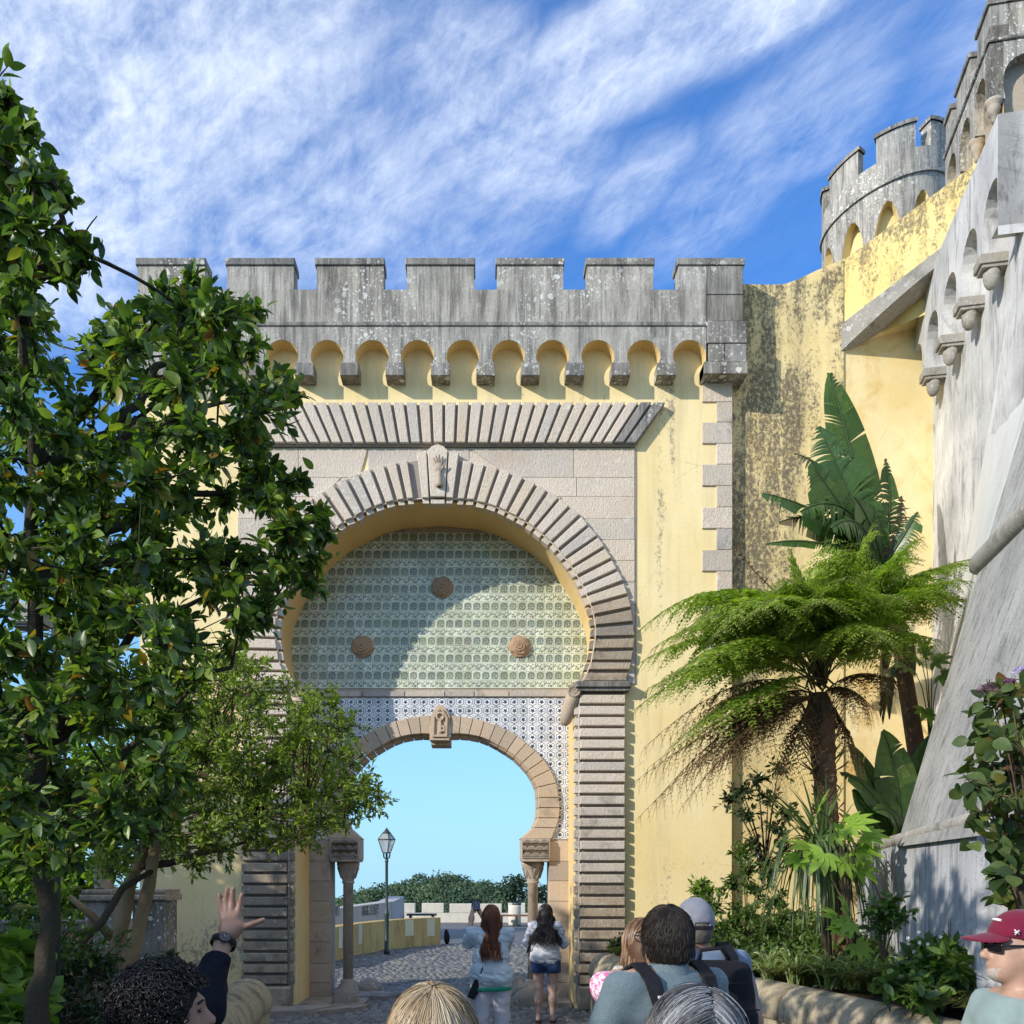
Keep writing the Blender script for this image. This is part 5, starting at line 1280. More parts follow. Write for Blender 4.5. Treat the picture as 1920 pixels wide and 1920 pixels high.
def leafobj_mat(name, stops, **k):
    m = leafmat(name, stops, **k); nt = m.node_tree
    for n in nt.nodes:
        if n.type == 'VALTORGB':
            for l in list(n.inputs[0].links): nt.links.remove(l)
            nt.links.new(nt.nodes.new('ShaderNodeObjectInfo').outputs['Random'], n.inputs[0])
    return m
CAM_ST = [(0, (.032, .066, .022)), (.35, (.075, .138, .030)), (.7, (.15, .24, .045)), (.955, (.26, .34, .06)), (.985, (.30, .20, .03)), (1, (.32, .13, .03))]
M['camellia'] = leafmat('camellia_leaves', CAM_ST, .38, .45, .38); M['camellia1'] = leafobj_mat('camellia_leaf', CAM_ST, rough=.38, spec=.45, trans=.38)
def place_leaves(name, tm, mats, pos, D, N, S, parent, own=300):
    """the leaves that show largest are pieces, the rest one mass"""
    rel = pos - CAMW; u = VX + rel[:, 0]/np.maximum(rel[:, 1], .1)*F; v = VY - rel[:, 2]/np.maximum(rel[:, 1], .1)*F
    app = S/np.linalg.norm(rel, axis=1)*((u > 5) & (u < 1915) & (v > 5) & (v < 1915))
    order = np.argsort(-app); R = frames(D, N)
    if own:
        me = np_mesh(name, tm[0], tm[1], mats[1], np.stack([np.full(tm[1].size, .5), tm[2][tm[1].ravel()]], 1), True)
        pw = wloc(parent)
        for i in order[:own]:
            o = bpy.data.objects.new(name, me); COL.objects.link(o); o.parent = parent
            mt = Matrix([list(R[i][0]*S[i]) + [pos[i][0]-pw.x], list(R[i][1]*S[i]) + [pos[i][1]-pw.y], list(R[i][2]*S[i]) + [pos[i][2]-pw.z], [0, 0, 0, 1]]); o.matrix_local = mt
    rest = order[own:]
    o = scatter('foliage', tm, pos[rest], R[rest], S[rest], mats[0], parent); o['kind'] = 'stuff'; return o

# ---------------------------------------------------------------- camellia at the left
r = np.random.default_rng(21)
cam_t = thing('camellia_tree', 'large dark glossy camellia tree filling the left edge in front of the gate', 'tree', P(85, 1960, 4.4) - Vector((0, 0, P(85, 1960, 4.4).z)))
crown = [(-60, 150), (15, 165), (30, 250), (95, 290), (125, 350), (60, 400), (110, 440), (160, 480), (120, 520), (140, 590), (185, 600), (215, 560), (260, 540), (330, 540), (380, 515), (430, 560), (480, 590), (490, 640), (540, 690), (545, 770), (510, 830), (545, 890), (570, 930), (612, 985), (590, 1060), (585, 1110), (540, 1160), (480, 1200), (450, 1270), (400, 1330), (360, 1420), (380, 1480), (330, 1570), (250, 1610), (170, 1640), (120, 1670), (-60, 1680)]
gaps = [(300, 690, 16), (90, 560, 20), (330, 850, 13), (200, 1060, 14), (480, 1000, 14), (260, 1230, 16), (400, 1180, 16), (90, 760, 14), (20, 500, 16), (350, 1000, 11), (120, 1250, 14), (230, 940, 11), (450, 690, 12), (180, 820, 10), (540, 870, 8), (470, 1110, 12), (300, 1130, 10), (30, 1280, 14), (165, 545, 36), (115, 640, 20), (262, 770, 20), (40, 965, 30), (140, 1395, 22), (150, 690, 14), (420, 780, 16), (430, 880, 14), (440, 1010, 12), (60, 1160, 35)]
cl = []; tries = 0
while len(cl) < 330 and tries < 24000:
    tries += 1; u, v = r.uniform(-60, 620), r.uniform(150, 1620)
    if not inpoly(u, v, crown) or any((u-a)**2 + (v-b)**2 < (c+22)**2 for a, b, c in gaps): continue
    Y = r.uniform(3.3, 5.4) if v > 520 else r.uniform(3.2, 4.2)
    if u > 420 and Y < 4.0: Y += .8
    # keep cluster discs inside the outline
    rad = r.uniform(.10, .17)
    px = rad/Y*F
    if sum(inpoly(u + px*.75*math.cos(a), v + px*.75*math.sin(a), crown) or u < 0 for a in np.arange(0, 6.28, .79)) < 7: continue
    if any((u-x[2])**2 + (v-x[3])**2 < 20**2 for x in cl): continue
    cl.append((P(u, v, Y), rad, u, v))
cl += [(P(u, v, Y), .08, u, v) for u, v, Y in ((12, 185, 3.6), (48, 255, 3.6), (85, 335, 3.6), (110, 360, 3.7), (150, 472, 3.6), (130, 500, 3.6), (365, 530, 4.6), (300, 552, 4.6), (470, 585, 4.7), (430, 575, 4.7), (520, 720, 4.8), (545, 745, 4.8), (560, 905, 4.9), (595, 965, 5.0), (610, 1000, 5.0), (590, 1050, 5.0), (575, 1095, 5.0))]
S, ends = grow([(c[0], c[1]) for c in cl], r, 8, .5)
S2, ends2 = S, ends
pos, D, N, Sz = leaves_on(ends, r, 9, .070, .8, .85, .15, .6)
# leaves must not hang over the gaps
relu = VX + pos[:, 0]/pos[:, 1]*F; relv = VY - (pos[:, 2]-CH)/pos[:, 1]*F
keep = np.ones(len(pos), bool)
for a, b, c in gaps: keep &= (relu-a)**2 + (relv-b)**2 > c*c
place_leaves('leaf', LEAF, (M['camellia'], M['camellia1']), pos[keep], D[keep], N[keep], Sz[keep], cam_t)
# trunk, limbs and branches
tp_ = [P(60, 1990, 4.4), P(75, 1870, 4.4), P(92, 1740, 4.45), P(80, 1600, 4.5), P(70, 1400, 4.5), P(60, 1100, 4.4), P(65, 880, 4.3), P(40, 600, 4.0), P(20, 330, 3.7)]
mb = MB(); mb.tube([p + Vector(r.normal(0, .012, 3)) for p in dense(tp_, 3)], list(np.interp(np.linspace(0, 8, 25), range(9), [.064, .052, .044, .046, .04, .034, .028, .018, .008])), 10); mb.build('trunk', M['bark_dark'], cam_t)
limbs = [(3, (180, 1450, 4.3), (330, 1330, 4.6)), (4, (170, 1190, 4.4), (400, 1120, 4.9)), (4, (240, 1300, 4.7), (430, 1250, 4.8)), (5, (200, 1010, 4.4), (560, 1060, 5.0)), (5, (220, 900, 4.5), (500, 920, 4.9)), (6, (220, 800, 4.3), (420, 760, 4.8)), (6, (280, 780, 4.4), (360, 590, 4.7)), (6, (180, 760, 4.3), (240, 620, 4.5)), (7, (80, 520, 3.8), (110, 370, 3.6)), (3, (200, 1560, 4.6), (300, 1560, 4.8)), (4, (-30, 1300, 4.0), (-80, 1100, 3.8))]
mains = []
for i, m_, e in limbs:
    a, b, c = tp_[i], P(*m_), P(*e); pts = bez(a, b, c, 9); pts = [p + Vector(r.normal(0, .018, 3)) for p in pts]; mains.append(pts)
    mb = MB(); mb.tube(pts, [.034 - .0026*k for k in range(10)], 7); mb.build('limb', M['bark_dark'], cam_t)
allp = np.array([tuple(p) for pts in mains for p in pts] + [tuple(p) for p in tp_[3:]])
mb = MB(); dist0 = [np.min(np.linalg.norm(allp - np.array(c[0]), axis=1)) for c in cl]; have = [tuple(q) for q in allp]; lev = [0]*len(have)
for k in np.argsort(dist0):
    q = np.array(cl[k][0]); H_ = np.array(have); w_ = np.linalg.norm(H_ - q, axis=1) + .03*np.array(lev); j = int(np.argmin(w_)); a = Vector(have[j]); b = Vector(q)
    mdl = a.lerp(b, .5) + Vector(r.normal(0, .045, 3)); t0 = max(.0035, .011 - .0018*lev[j]); mb.tube(bez(a, mdl, b, 5), [t0*(1-.1*i) for i in range(6)], 5); have.append(tuple(b)); lev.append(lev[j]+1)
mb.build('branches', M['bark_dark'], cam_t)['kind'] = 'stuff'
twigs(S, .0032, 'twigs', M['bark_dark'], cam_t)
mb = MB()   # bare shoots against the sky
for q in [((150, 455, 3.6), (160, 430, 3.6), (182, 405, 3.6)), ((100, 400, 3.6), (120, 395, 3.6), (140, 380, 3.6)), ((90, 500, 3.6), (120, 515, 3.6), (147, 533, 3.6)), ((530, 800, 4.8), (545, 795, 4.8), (562, 788, 4.8))]:
    mb.tube(bez(P(*q[0]), P(*q[1]), P(*q[2]), 5), [.004, .0038, .0034, .003, .0026, .002], 5)
mb.build('bare_shoots', M['bark_dark'], cam_t)
M['fruit'] = plain('camellia_fruit', (.07, .085, .03), .5, .4)
for q in ((538, 902, 4.9), (188, 862, 4.3)):
    mb = MB(); c = P(*q); mb.lathe([(.001, c.z-.02), (.014, c.z-.014), (.02, c.z), (.014, c.z+.014), (.001, c.z+.02)], c.x, c.y, 10); mb.build('fruit', M['fruit'], cam_t)

# ---------------------------------------------------------------- small-leaved tree behind it
r = np.random.default_rng(5)
M['privet'] = leafmat('small_leaves', [(0, (.10, .15, .034)), (.5, (.19, .27, .048)), (.8, (.28, .37, .062)), (1, (.40, .47, .09))], .45, .35, .42)
pv = thing('small_leaved_tree', 'small-leaved tree with smooth tan trunks spreading across the left pier', 'tree', P(235, 1850, 8.0) - Vector((0, 0, P(235, 1850, 8.0).z)))
crown2 = [(340, 1255), (430, 1215), (520, 1270), (590, 1285), (640, 1320), (655, 1400), (690, 1450), (722, 1498), (670, 1530), (600, 1560), (560, 1605), (450, 1600), (330, 1630), (190, 1640), (150, 1560), (180, 1480), (230, 1400), (300, 1330)]
cl2 = []; tries = 0
while len(cl2) < 270 and tries < 12000:
    tries += 1; u, v = r.uniform(150, 720), r.uniform(1215, 1640)
    if not inpoly(u, v, crown2): continue
    if v < 1420 and u > 420 and r.random() < .45: continue
    if any((u-x[2])**2 + (v-x[3])**2 < 13**2 for x in cl2): continue
    cl2.append((P(u, v, r.uniform(7.0, 9.6)), r.uniform(.16, .26), u, v))
S, ends = grow([(c[0], c[1]) for c in cl2], r, 9, .5)
pos, D, N, Sz = leaves_on(ends, r, 12, .055, .8, .8, .0, .5)
place_leaves('foliage', LEAFS, (M['privet'], None), pos, D, N, Sz, pv, 0)
twigs(S, .004, 'twigs', M['bark_dark'], pv)
def trunkp(pts, rad, name, mat, par, n=9): mb = MB(); mb.tube(pts, rad, n); return mb.build(name, mat, par)
trunkp([P(203, 1880, 8), P(210, 1800, 8), P(232, 1720, 8), P(243, 1660, 8), P(262, 1610, 8), P(330, 1500, 8.1)], [.075, .066, .062, .055, .05, .03], 'trunk', M['bark_smooth'], pv)
trunkp([P(232, 1890, 7.8), P(243, 1810, 7.8), P(262, 1730, 7.8), P(280, 1660, 7.8), P(287, 1610, 7.8), P(300, 1520, 7.9)], [.066, .060, .056, .052, .048, .03], 'trunk', M['bark_smooth'], pv)
trunkp([P(212, 1760, 8), P(170, 1715, 7.8), P(130, 1680, 7.7)], [.04, .035, .02], 'limb', M['bark_smooth'], pv)
trunkp([P(262, 1625, 8), P(320, 1618, 8), P(380, 1600, 8.2), P(440, 1585, 8.4), P(470, 1575, 8.5)], [.035, .032, .028, .02, .012], 'limb', M['bark'], pv)
trunkp([P(85, 1810, 6.8), P(130, 1790, 7), P(190, 1730, 7.2), P(230, 1665, 7.5), P(290, 1630, 7.8)], [.03, .03, .03, .028, .02], 'limb', M['bark_dark'], pv)
for (m_, e) in (((420, 1480, 8.3), (600, 1410, 8.8)), ((440, 1540, 8.2), (650, 1500, 8.6)), ((380, 1420, 8.4), (450, 1290, 9)), ((470, 1430, 8.5), (640, 1370, 9.0)), ((300, 1450, 8), (250, 1430, 8))):
    a = P(320, 1515, 8.1); trunkp([p + Vector(r.normal(0, .02, 3)) for p in bez(a, P(*m_), P(*e), 8)], [.026 - .0027*k for k in range(9)], 'limb', M['bark_smooth'], pv, 6)
mains2 = np.array([tuple(P(*q)) for q in ((320, 1515, 8.1), (430, 1460, 8.4), (540, 1430, 8.7), (600, 1410, 8.8), (480, 1530, 8.3), (570, 1510, 8.5), (650, 1500, 8.6), (400, 1380, 8.6), (450, 1300, 9), (560, 1390, 8.8), (250, 1450, 8), (300, 1570, 8), (400, 1590, 8.3))])
mb = MB()
for c in cl2:
    q = np.array(c[0]); j = np.argmin(np.linalg.norm(mains2 - q, axis=1)); a = Vector(mains2[j]); b = Vector(q); mb.tube(bez(a, a.lerp(b, .5) + Vector(r.normal(0, .05, 3)), b, 4), [.010, .009, .007, .006, .004], 4)
mb.build('branches', M['bark'], pv)['kind'] = 'stuff'

# ---------------------------------------------------------------- generic plants
def bush(name, label, cells, size, per, mat, tm=LEAFS, cat='shrub', group=None, ntw=8, seed=1, upw=.8, stemto=None, base=None, stem=.01):
    """cells: (u, v, Y, radius)"""
    r = np.random.default_rng(seed); cs = [(P(u, v, Y), R_) for u, v, Y, R_ in cells]
    b0 = Vector(base) if base is not None else Vector((sum(c[0].x for c in cs)/len(cs), sum(c[0].y for c in cs)/len(cs), min(c[0].z for c in cs)-.1))
    o = thing(name, label, cat, b0, group)
    S, en = grow(cs, r, int(ntw*1.7), .5); pos, D, N, Sz = leaves_on(en, r, int(per*1.6), size, upw, .7, .1, .45)
    place_leaves('foliage', tm, (mat, None), pos, D, N, Sz, o, 0)
    mb = MB()
    for a, m_, e in S: mb.tube([a, m_, e], [.004, .003, .002], 4, 0, False)
    for c, R_ in cs: mb.tube(bez(b0, b0.lerp(c, .5) + Vector((c.x-b0.x, c.y-b0.y, 0))*-.2, c, 4), [stem, stem*.9, stem*.75, stem*.6, stem*.4], 5)
    mb.build('stems', M['bark'], o); return o
GR = [(0, (.04, .08, .02)), (.5, (.08, .15, .03)), (1, (.16, .25, .05))]
M['bush'] = leafmat('bush_leaves', GR, .4, .4, .3)
M['bright'] = leafmat('bright_leaves', [(0, (.09, .17, .03)), (.6, (.16, .27, .04)), (1, (.26, .36, .06))], .4, .4, .35)
M['lime'] = leafmat('lime_leaves', [(0, (.17, .32, .04)), (1, (.34, .47, .07))], .35, .4, .35)
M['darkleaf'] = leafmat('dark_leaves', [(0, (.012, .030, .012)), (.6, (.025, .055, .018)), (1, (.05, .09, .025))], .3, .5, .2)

# right-hand bed: soil, kerb wall
kp_ = [Vector(q) for q in ((1.72, 13.1), (1.72, 12.55), (2.06, 11.6), (2.5, 10.7), (2.86, 9.8), (3.12, 8.8), (3.3, 7.9), (3.46, 6.9), (3.56, 5.4), (3.6, 3.5))]
def sweep(pts, sec, name, mat, parent, cap=True):
    mb = MB(); rings = []; k = len(pts)
    for i in range(k):
        t = (pts[min(i+1, k-1)] - pts[max(i-1, 0)]).normalized(); nn = Vector((t.y, -t.x))
        rings.append(mb.vert(*[(pts[i].x + nn.x*o, pts[i].y + nn.y*o, z) for o, z in sec]))
    m_ = len(sec)
    for i in range(k-1):
        for j in range(m_-1): mb.face((rings[i]+j, rings[i]+j+1, rings[i+1]+j+1, rings[i+1]+j), 0, None, 2 <= j < m_-3)
    if cap:
        mb.face([rings[0]+j for j in range(m_)]); mb.face([rings[-1]+j for j in reversed(range(m_))])
    return mb.build(name, mat, parent)
sec = [(-.22, -.05), (-.22, .52), (-.25, .54)] + [(-.25*math.cos(a), .62 + .24*math.sin(a)) for a in [math.pi*k/10 for k in range(11)]] + [(.25, .54), (.22, .52), (.22, -.05)]
kw = thing('kerb_wall', 'low round-topped stone kerb wall edging the right garden bed', 'wall', (2.8, 10, 0))
dp = dense(kp_); cut = [0, 7, 13, 19, 25, 31, len(dp)-1]
for a, b in zip(cut[:-1], cut[1:]): 
    seg = dp[a:b+1]; seg = [seg[0].lerp(seg[1], .04)] + seg[1:-1] + [seg[-1].lerp(seg[-2], .04)]
    sweep(seg, sec, 'coping_stone', M['kerb'], kw)
kl = thing('kerb_wall', 'round-ended stone kerb wall behind the curly-haired man', 'wall', (-2.3, 9, 0))
dl = dense([Vector(q) for q in ((-2.42, 9.75), (-2.40, 9.2), (-2.28, 8.2), (-2.12, 7.0), (-2.0, 5.5), (-1.95, 4))])
for a, b in ((0, 7), (7, 14), (14, len(dl)-1)): sweep(dl[a:b+1], sec, 'coping_stone', M['kerb'], kl)
# beds
def bedz(x, y): return .62 + .28*min(1, max(0, (x - 2.0)/2.2)) + .25*max(0, (y-9)/4.5) + .05*math.sin(x*3 + y*2)
mb = MB(); ids = []
for j in range(26):
    y = 3.6 + j*.4; xk = np.interp(y, [q.y for q in kp_[::-1]], [q.x for q in kp_[::-1]]) + .1; ids.append([mb.vert((xk + (5.3-xk)*i/14, y, bedz(xk + (5.3-xk)*i/14, y))) for i in range(15)])
for j in range(25):
    for i in range(14): mb.face((ids[j][i], ids[j][i+1], ids[j+1][i+1], ids[j+1][i]), 0, None, True)
tag(mb.build('garden_bed', M['soil']), 'planted soil of the right garden bed', kind='structure')
mb = MB(); ids = []
for j in range(26):
    y = 3.0 + j*.42; xk = np.interp(y, [q.y for q in dl[::-1]], [q.x for q in dl[::-1]]) - .1 - max(0, min(1.2, (y-9.5)*1.4)); ids.append([mb.vert((xk - (xk+9)*i/12, y, (.62 if i or y < 9.6 else .0) + .04*math.sin(i*2.0+j)*(i > 0))) for i in range(13)])
for j in range(25):
    for i in range(12): mb.face((ids[j][i], ids[j][i+1], ids[j+1][i+1], ids[j+1][i]), 0, None, True)
tag(mb.build('garden_bed', M['soil']), 'shaded planted soil of the left garden bed', kind='structure')

# ribbons: grasses, straps
def ribbons(name, B, C, E, width, mat, parent=None, seg=6, uvr=None, seed=3):
    """B, C, E (n,3) bezier points; flat arching blades"""
    r = np.random.default_rng(seed); n = len(B); t = np.linspace(0, 1, seg+1)
    pts = B[:, None]*((1-t)**2)[None, :, None] + C[:, None]*(2*t*(1-t))[None, :, None] + E[:, None]*(t*t)[None, :, None]
    ax = np.cross(E - B, np.array([0, 0, 1.])) + r.normal(0, .15, (n, 3)); ax /= np.linalg.norm(ax, axis=1, keepdims=True) + 1e-9
    w = np.asarray(width)*np.ones(n); wt = np.sin(np.pi*np.clip(t*.93+.1, 0, 1))**.6; wt[-1] = .08
    off = ax[:, None]*(w[:, None]*wt[None])[:, :, None]*.5
    V = np.stack([pts - off, pts + off], 2).reshape(-1, 3)
    q = np.array([(2*i, 2*i+1, 2*i+3, 2*i+2) for i in range(seg)]); Fq = (q[None] + (np.arange(n)*2*(seg+1))[:, None, None]).reshape(-1, 4)
    u = uvr if uvr is not None else r.random(n); tt = np.repeat(t, 2); uv = np.stack([np.repeat(u, seg*4), np.tile(tt[q.ravel()], n)], 1)
    w_ = wloc(parent); o = link(name, np_mesh(name, V, Fq, mat, uv, True, w_), parent, w_)
    if parent is not None: o['kind'] = 'stuff'
    return o
def tuft(name, label, c, n, L, droop, width, mat, seed, cat='grass plant', group=None, up=.9):
    r = np.random.default_rng(seed); c = Vector(c); o = thing(name, label, cat, c, group); a = r.random(n)*2*np.pi; l = L*r.uniform(.6, 1.15, n); sp = r.uniform(.25, 1.0, n)
    B = np.array(c) + r.normal(0, .03, (n, 3))*np.array([1, 1, .2]); dirh = np.stack([np.cos(a), np.sin(a), 0*a], 1)
    C = B + dirh*(l*sp*.35)[:, None] + np.array([0, 0, 1.])*(l*up*(1.1-sp*.4))[:, None]; E = B + dirh*(l*sp*.85)[:, None] + np.array([0, 0, 1.])*(l*(up*.75 - droop*sp))[:, None]
    ribbons('blades', B, C, E, width, mat, o, 6, None, seed); return o
M['strap'] = leafmat('strap_leaves', [(0, (.05, .085, .03)), (.6, (.10, .155, .05)), (1, (.20, .26, .11))], .4, .4, .25)
M['varieg'] = leafmat('variegated_blades', [(0, (.10, .17, .04)), (.5, (.24, .32, .10)), (1, (.55, .58, .32))], .5, .3, .3)
M['moss'] = leafmat('ground_cover', [(0, (.045, .06, .018)), (.5, (.085, .11, .025)), (.9, (.14, .155, .035)), (1, (.2, .16, .06))], .7, .2, .2)
# moss-like grass spilling over the kerb
r = np.random.default_rng(9); B = []
while len(B) < 15000:
    y = r.uniform(5.2, 13); xk = np.interp(y, [q.y for q in kp_[::-1]], [q.x for q in kp_[::-1]]); x = xk + .05 + abs(r.normal(0, .34)); mound = .14*max(0, 1 - (x-xk-.1)/.7)*(.6+.6*math.sin(y*3.1)*math.sin(y*1.3+1))
    B.append((x, y, bedz(x, y) + .10 + mound))
B = np.array(B); n = len(B); d_ = np.stack([r.normal(-.35, .6, n), r.normal(-.2, .6, n), 0*B[:, 0]], 1); l = r.uniform(.06, .15, n)[:, None]
o = ribbons('ground_cover', B, B + d_*l*.5 + np.array([0, 0, .9])*l, B + d_*l*1.3 + np.array([0, 0, .35])*l, .012, M['moss'], None, 3); tag(o, 'mossy grass-like ground cover spilling behind the right kerb', 'ground cover', kind='stuff')
r = np.random.default_rng(77); pos = []
while len(pos) < 9000:
    x, y = r.uniform(2.0, 4.9), r.uniform(7.2, 13.5); xk = np.interp(y, [q.y for q in kp_[::-1]], [q.x for q in kp_[::-1]])
    if x < xk + .35: continue
    h = .10 + .30*max(0, float(vnoise(np.array([x*1.7, y*1.7, 3.0])))) + .12*(y-7)/6
    pos.append((x, y, bedz(x, y) + r.random()*h))
pos = np.array(pos); n = len(pos); o = scatter('bed_foliage', LEAFS, pos, frames(r.normal(0, 1, (n, 3)) + np.array([0, -.3, .5]), np.array([-.2, -.3, .9]) + r.normal(0, .5, (n, 3))), r.uniform(.05, .12, n), M['bush']); tag(o, 'low leafy ground plants filling the right bed', 'ground cover', kind='stuff')
r = np.random.default_rng(10)
for i, (u, v, Y, nm) in enumerate(((1345, 1745, 10.8, 'pale variegated grass tuft at the kerb near the capped man'), (1390, 1760, 10.3, 'pale variegated grass tuft beside the leafy shrub'), (1440, 1765, 9.8, 'variegated grass tuft below the drooping strap plant'), (1490, 1775, 9.4, 'variegated grass tuft left of the lime sapling'), (1560, 1790, 8.8, 'variegated grass tuft at the foot of the fern trunk'), (1640, 1790, 8.3, 'thin grass tuft before the streaked garden wall'), (1760, 1790, 7.4, 'thin pale grass tuft at the right end of the bed'), (1600, 1800, 8.6, 'dense grass tuft between fern trunk and leafy plant'))):
    c = P(u, v, Y); c.z = bedz(c.x, c.y) + .05; tuft('grass_tuft', nm, c, 95, .48, .35, .016, M['varieg'], 30+i, group='grass tufts in the right bed')
# strap-leaved plant with drooping leaves
sp = thing('strap_plant', 'strap-leaved plant with long drooping grey-green leaves by the fern trunk', 'plant', P(1545, 1790, 9.6)); r = np.random.default_rng(12)
n = 150; c = np.array(P(1535, 1590, 9.7)); a = r.random(n)*2*np.pi; rr_ = r.uniform(.25, .75, n); B = c + r.normal(0, .06, (n, 3)); dh = np.stack([np.cos(a), np.sin(a)*.8, 0*a], 1)
C = B + dh*(rr_*.8)[:, None] + np.array([0, 0, 1.])*r.uniform(.05, .5, n)[:, None]; E = B + dh*(rr_*1.05)[:, None] - np.array([0, 0, 1.])*r.uniform(.35, 1.05, n)[:, None]
ribbons('drooping_leaves', B, C, E, r.uniform(.022, .038, n), M['strap'], sp, 9)
n = 34; a = r.random(n)*2*np.pi; B = np.array(P(1540, 1600, 9.9)) + r.normal(0, .05, (n, 3)); dh = np.stack([np.cos(a) - .35, np.sin(a)*.6, 0*a], 1); l = r.uniform(.5, .85, n)[:, None]
ribbons('upright_leaves', B, B + dh*l*.25 + np.array([0, 0, .6])*l, B + dh*l*.7 + np.array([0, 0, .95])*l, .032, M['strap'], sp, 6)
trunkp([P(1552, 1800, 9.7), P(1548, 1700, 9.7), P(1538, 1600, 9.7)], [.05, .045, .04], 'stem', M['bark'], sp)
# palmate lime leaves
def palmate(nl=7):
    V, Ft, T = [], [], []; base = leaf_tmpl(.34, .12, .12, 4)
    for k in range(nl):
        a = (k - (nl-1)/2)*.56; s_ = 1 - .11*abs(k-(nl-1)/2); ca, sa = math.cos(a), math.sin(a); v = base[0]*s_
        v2 = np.stack([v[:, 0]*ca + v[:, 1]*sa, -v[:, 0]*sa + v[:, 1]*ca, v[:, 2]], 1); Ft.append(base[1] + sum(len(x) for x in V)); V.append(v2); T.append(base[2])
    return np.concatenate(V), np.concatenate(Ft), np.concatenate(T)
PALM = palmate()
def palm_plant(name, label, spots, size, mat, base, seed, group=None):
    r = np.random.default_rng(seed); o = thing(name, label, 'plant', base, group); mb = MB()
    me = np_mesh('leaf', PALM[0], PALM[1], mat, np.stack([np.full(PALM[1].size, .5), PALM[2][PALM[1].ravel()]], 1), True)
    for (u, v, Y, az) in spots:
        c = P(u, v, Y); d_ = Vector((math.cos(az), -.5 + r.uniform(-.3, .2), math.sin(az)*.6 - .15)).normalized(); nm_ = Vector((r.normal(0, .25), -.75, .75))
        R_ = frames(np.array([d_]), np.array([nm_]))[0]*size*r.uniform(.8, 1.15)
        q = bpy.data.objects.new('leaf', me); COL.objects.link(q); q.parent = o; w = wloc(o)
        q.matrix_local = Matrix([list(R_[0]) + [c.x-w.x], list(R_[1]) + [c.y-w.y], list(R_[2]) + [c.z-w.z], [0, 0, 0, 1]])
        b0 = Vector(base); mb.tube(bez(b0, Vector((b0.x, b0.y, c.z-.05)), c, 5), [.009, .008, .007, .006, .005, .004], 5)
    mb.build('stems', M['bark'], o)
palm_plant('palmate_plant', 'bright lime palmate leaves on a stem beside the fern trunk', [(1535, 1520, 9, 1.7), (1565, 1560, 9, .2), (1590, 1545, 8.9, .5), (1610, 1590, 9, -.4), (1520, 1590, 9, 2.8), (1545, 1600, 8.9, -2.2), (1500, 1610, 9, 3.3), (1575, 1610, 8.9, -1.2), (1620, 1565, 9, .1), (1605, 1620, 9.1, -.9)], .27, M['lime'], P(1590, 1790, 8.9), 3)
palm_plant('palmate_plant', 'yellow-lime palmate seedling low before the streaked wall', [(1590, 1710, 8.5, 1.9), (1580, 1745, 8.4, 3.0), (1605, 1770, 8.4, -1.0), (1595, 1730, 8.4, -2.4), (1570, 1720, 8.5, 2.6)], .2, M['lime'], P(1606, 1800, 8.5), 4)
palm_plant('palmate_plant', 'palmate plant with small lime leaves high beside the banana trunk', [(1720, 1235, 11.6, 2.6), (1750, 1240, 11.6, .6), (1735, 1330, 11.4, -1.5), (1700, 1250, 11.6, 3.0), (1765, 1265, 11.5, -.3), (1730, 1225, 11.6, 1.5)], .26, M['bright'], P(1745, 1480, 11.5), 6)
# shrubs of the right bed
bush('leafy_shrub', 'bushy green shrub at the foot of the yellow wall behind the capped man', [(u, v, Y, .2) for u, v, Y in ((1345, 1700, 11.4), (1375, 1660, 11.5), (1400, 1630, 11.6), (1420, 1670, 11.3), (1385, 1710, 11.2), (1440, 1640, 11.5), (1360, 1740, 11), (1410, 1720, 10.9), (1450, 1690, 11), (1470, 1720, 10.8), (1440, 1740, 10.7), (1330, 1730, 11.2), (1390, 1600, 11.9))], .075, 9, M['bush'], seed=41, ntw=10)
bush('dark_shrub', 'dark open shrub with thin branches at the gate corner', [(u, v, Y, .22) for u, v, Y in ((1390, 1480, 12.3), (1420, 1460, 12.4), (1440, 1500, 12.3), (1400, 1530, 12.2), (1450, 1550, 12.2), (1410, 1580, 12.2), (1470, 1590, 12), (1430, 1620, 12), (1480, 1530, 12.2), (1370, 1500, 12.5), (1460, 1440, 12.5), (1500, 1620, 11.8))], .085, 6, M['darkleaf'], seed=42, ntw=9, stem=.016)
bush('glossy_plant', 'low glossy-leaved plant spilling over the kerb at right', [(u, v, Y, .13) for u, v, Y in ((1690, 1830, 7.4), (1720, 1800, 7.5), (1750, 1810, 7.3), (1780, 1790, 7.3), (1710, 1850, 7.2), (1740, 1780, 7.6), (1670, 1850, 7.3), (1765, 1840, 7.1), (1790, 1815, 7.1), (1730, 1865, 7))], .12, 6, M['bush'], LEAF, 'plant', seed=43, ntw=7)
bush('sapling', 'thin sapling with small leaves before the streaked garden wall', [(u, v, Y, .14) for u, v, Y in ((1640, 1710, 7.9), (1670, 1695, 7.9), (1685, 1720, 7.8), (1650, 1740, 7.9), (1660, 1725, 7.9))], .075, 5, M['bush'], LEAF, 'sapling', seed=44, ntw=6, base=P(1655, 1810, 7.9))
bush('small_shrub', 'small light-green shrub in front of the yellow wall', [(u, v, Y, .12) for u, v, Y in ((1305, 1668, 11.9), (1318, 1680, 11.8), (1330, 1670, 11.9), (1315, 1660, 12))], .09, 5, M['bright'], seed=45, ntw=6)
bush('dark_creeper', 'dark trailing plant at the foot of the right pier', [(u, v, Y, .13) for u, v, Y in ((1150, 1775, 12.7), (1165, 1765, 12.8), (1185, 1770, 12.6), (1172, 1785, 12.5), (1200, 1760, 12.6))], .05, 9, M['darkleaf'], seed=46, ntw=9)
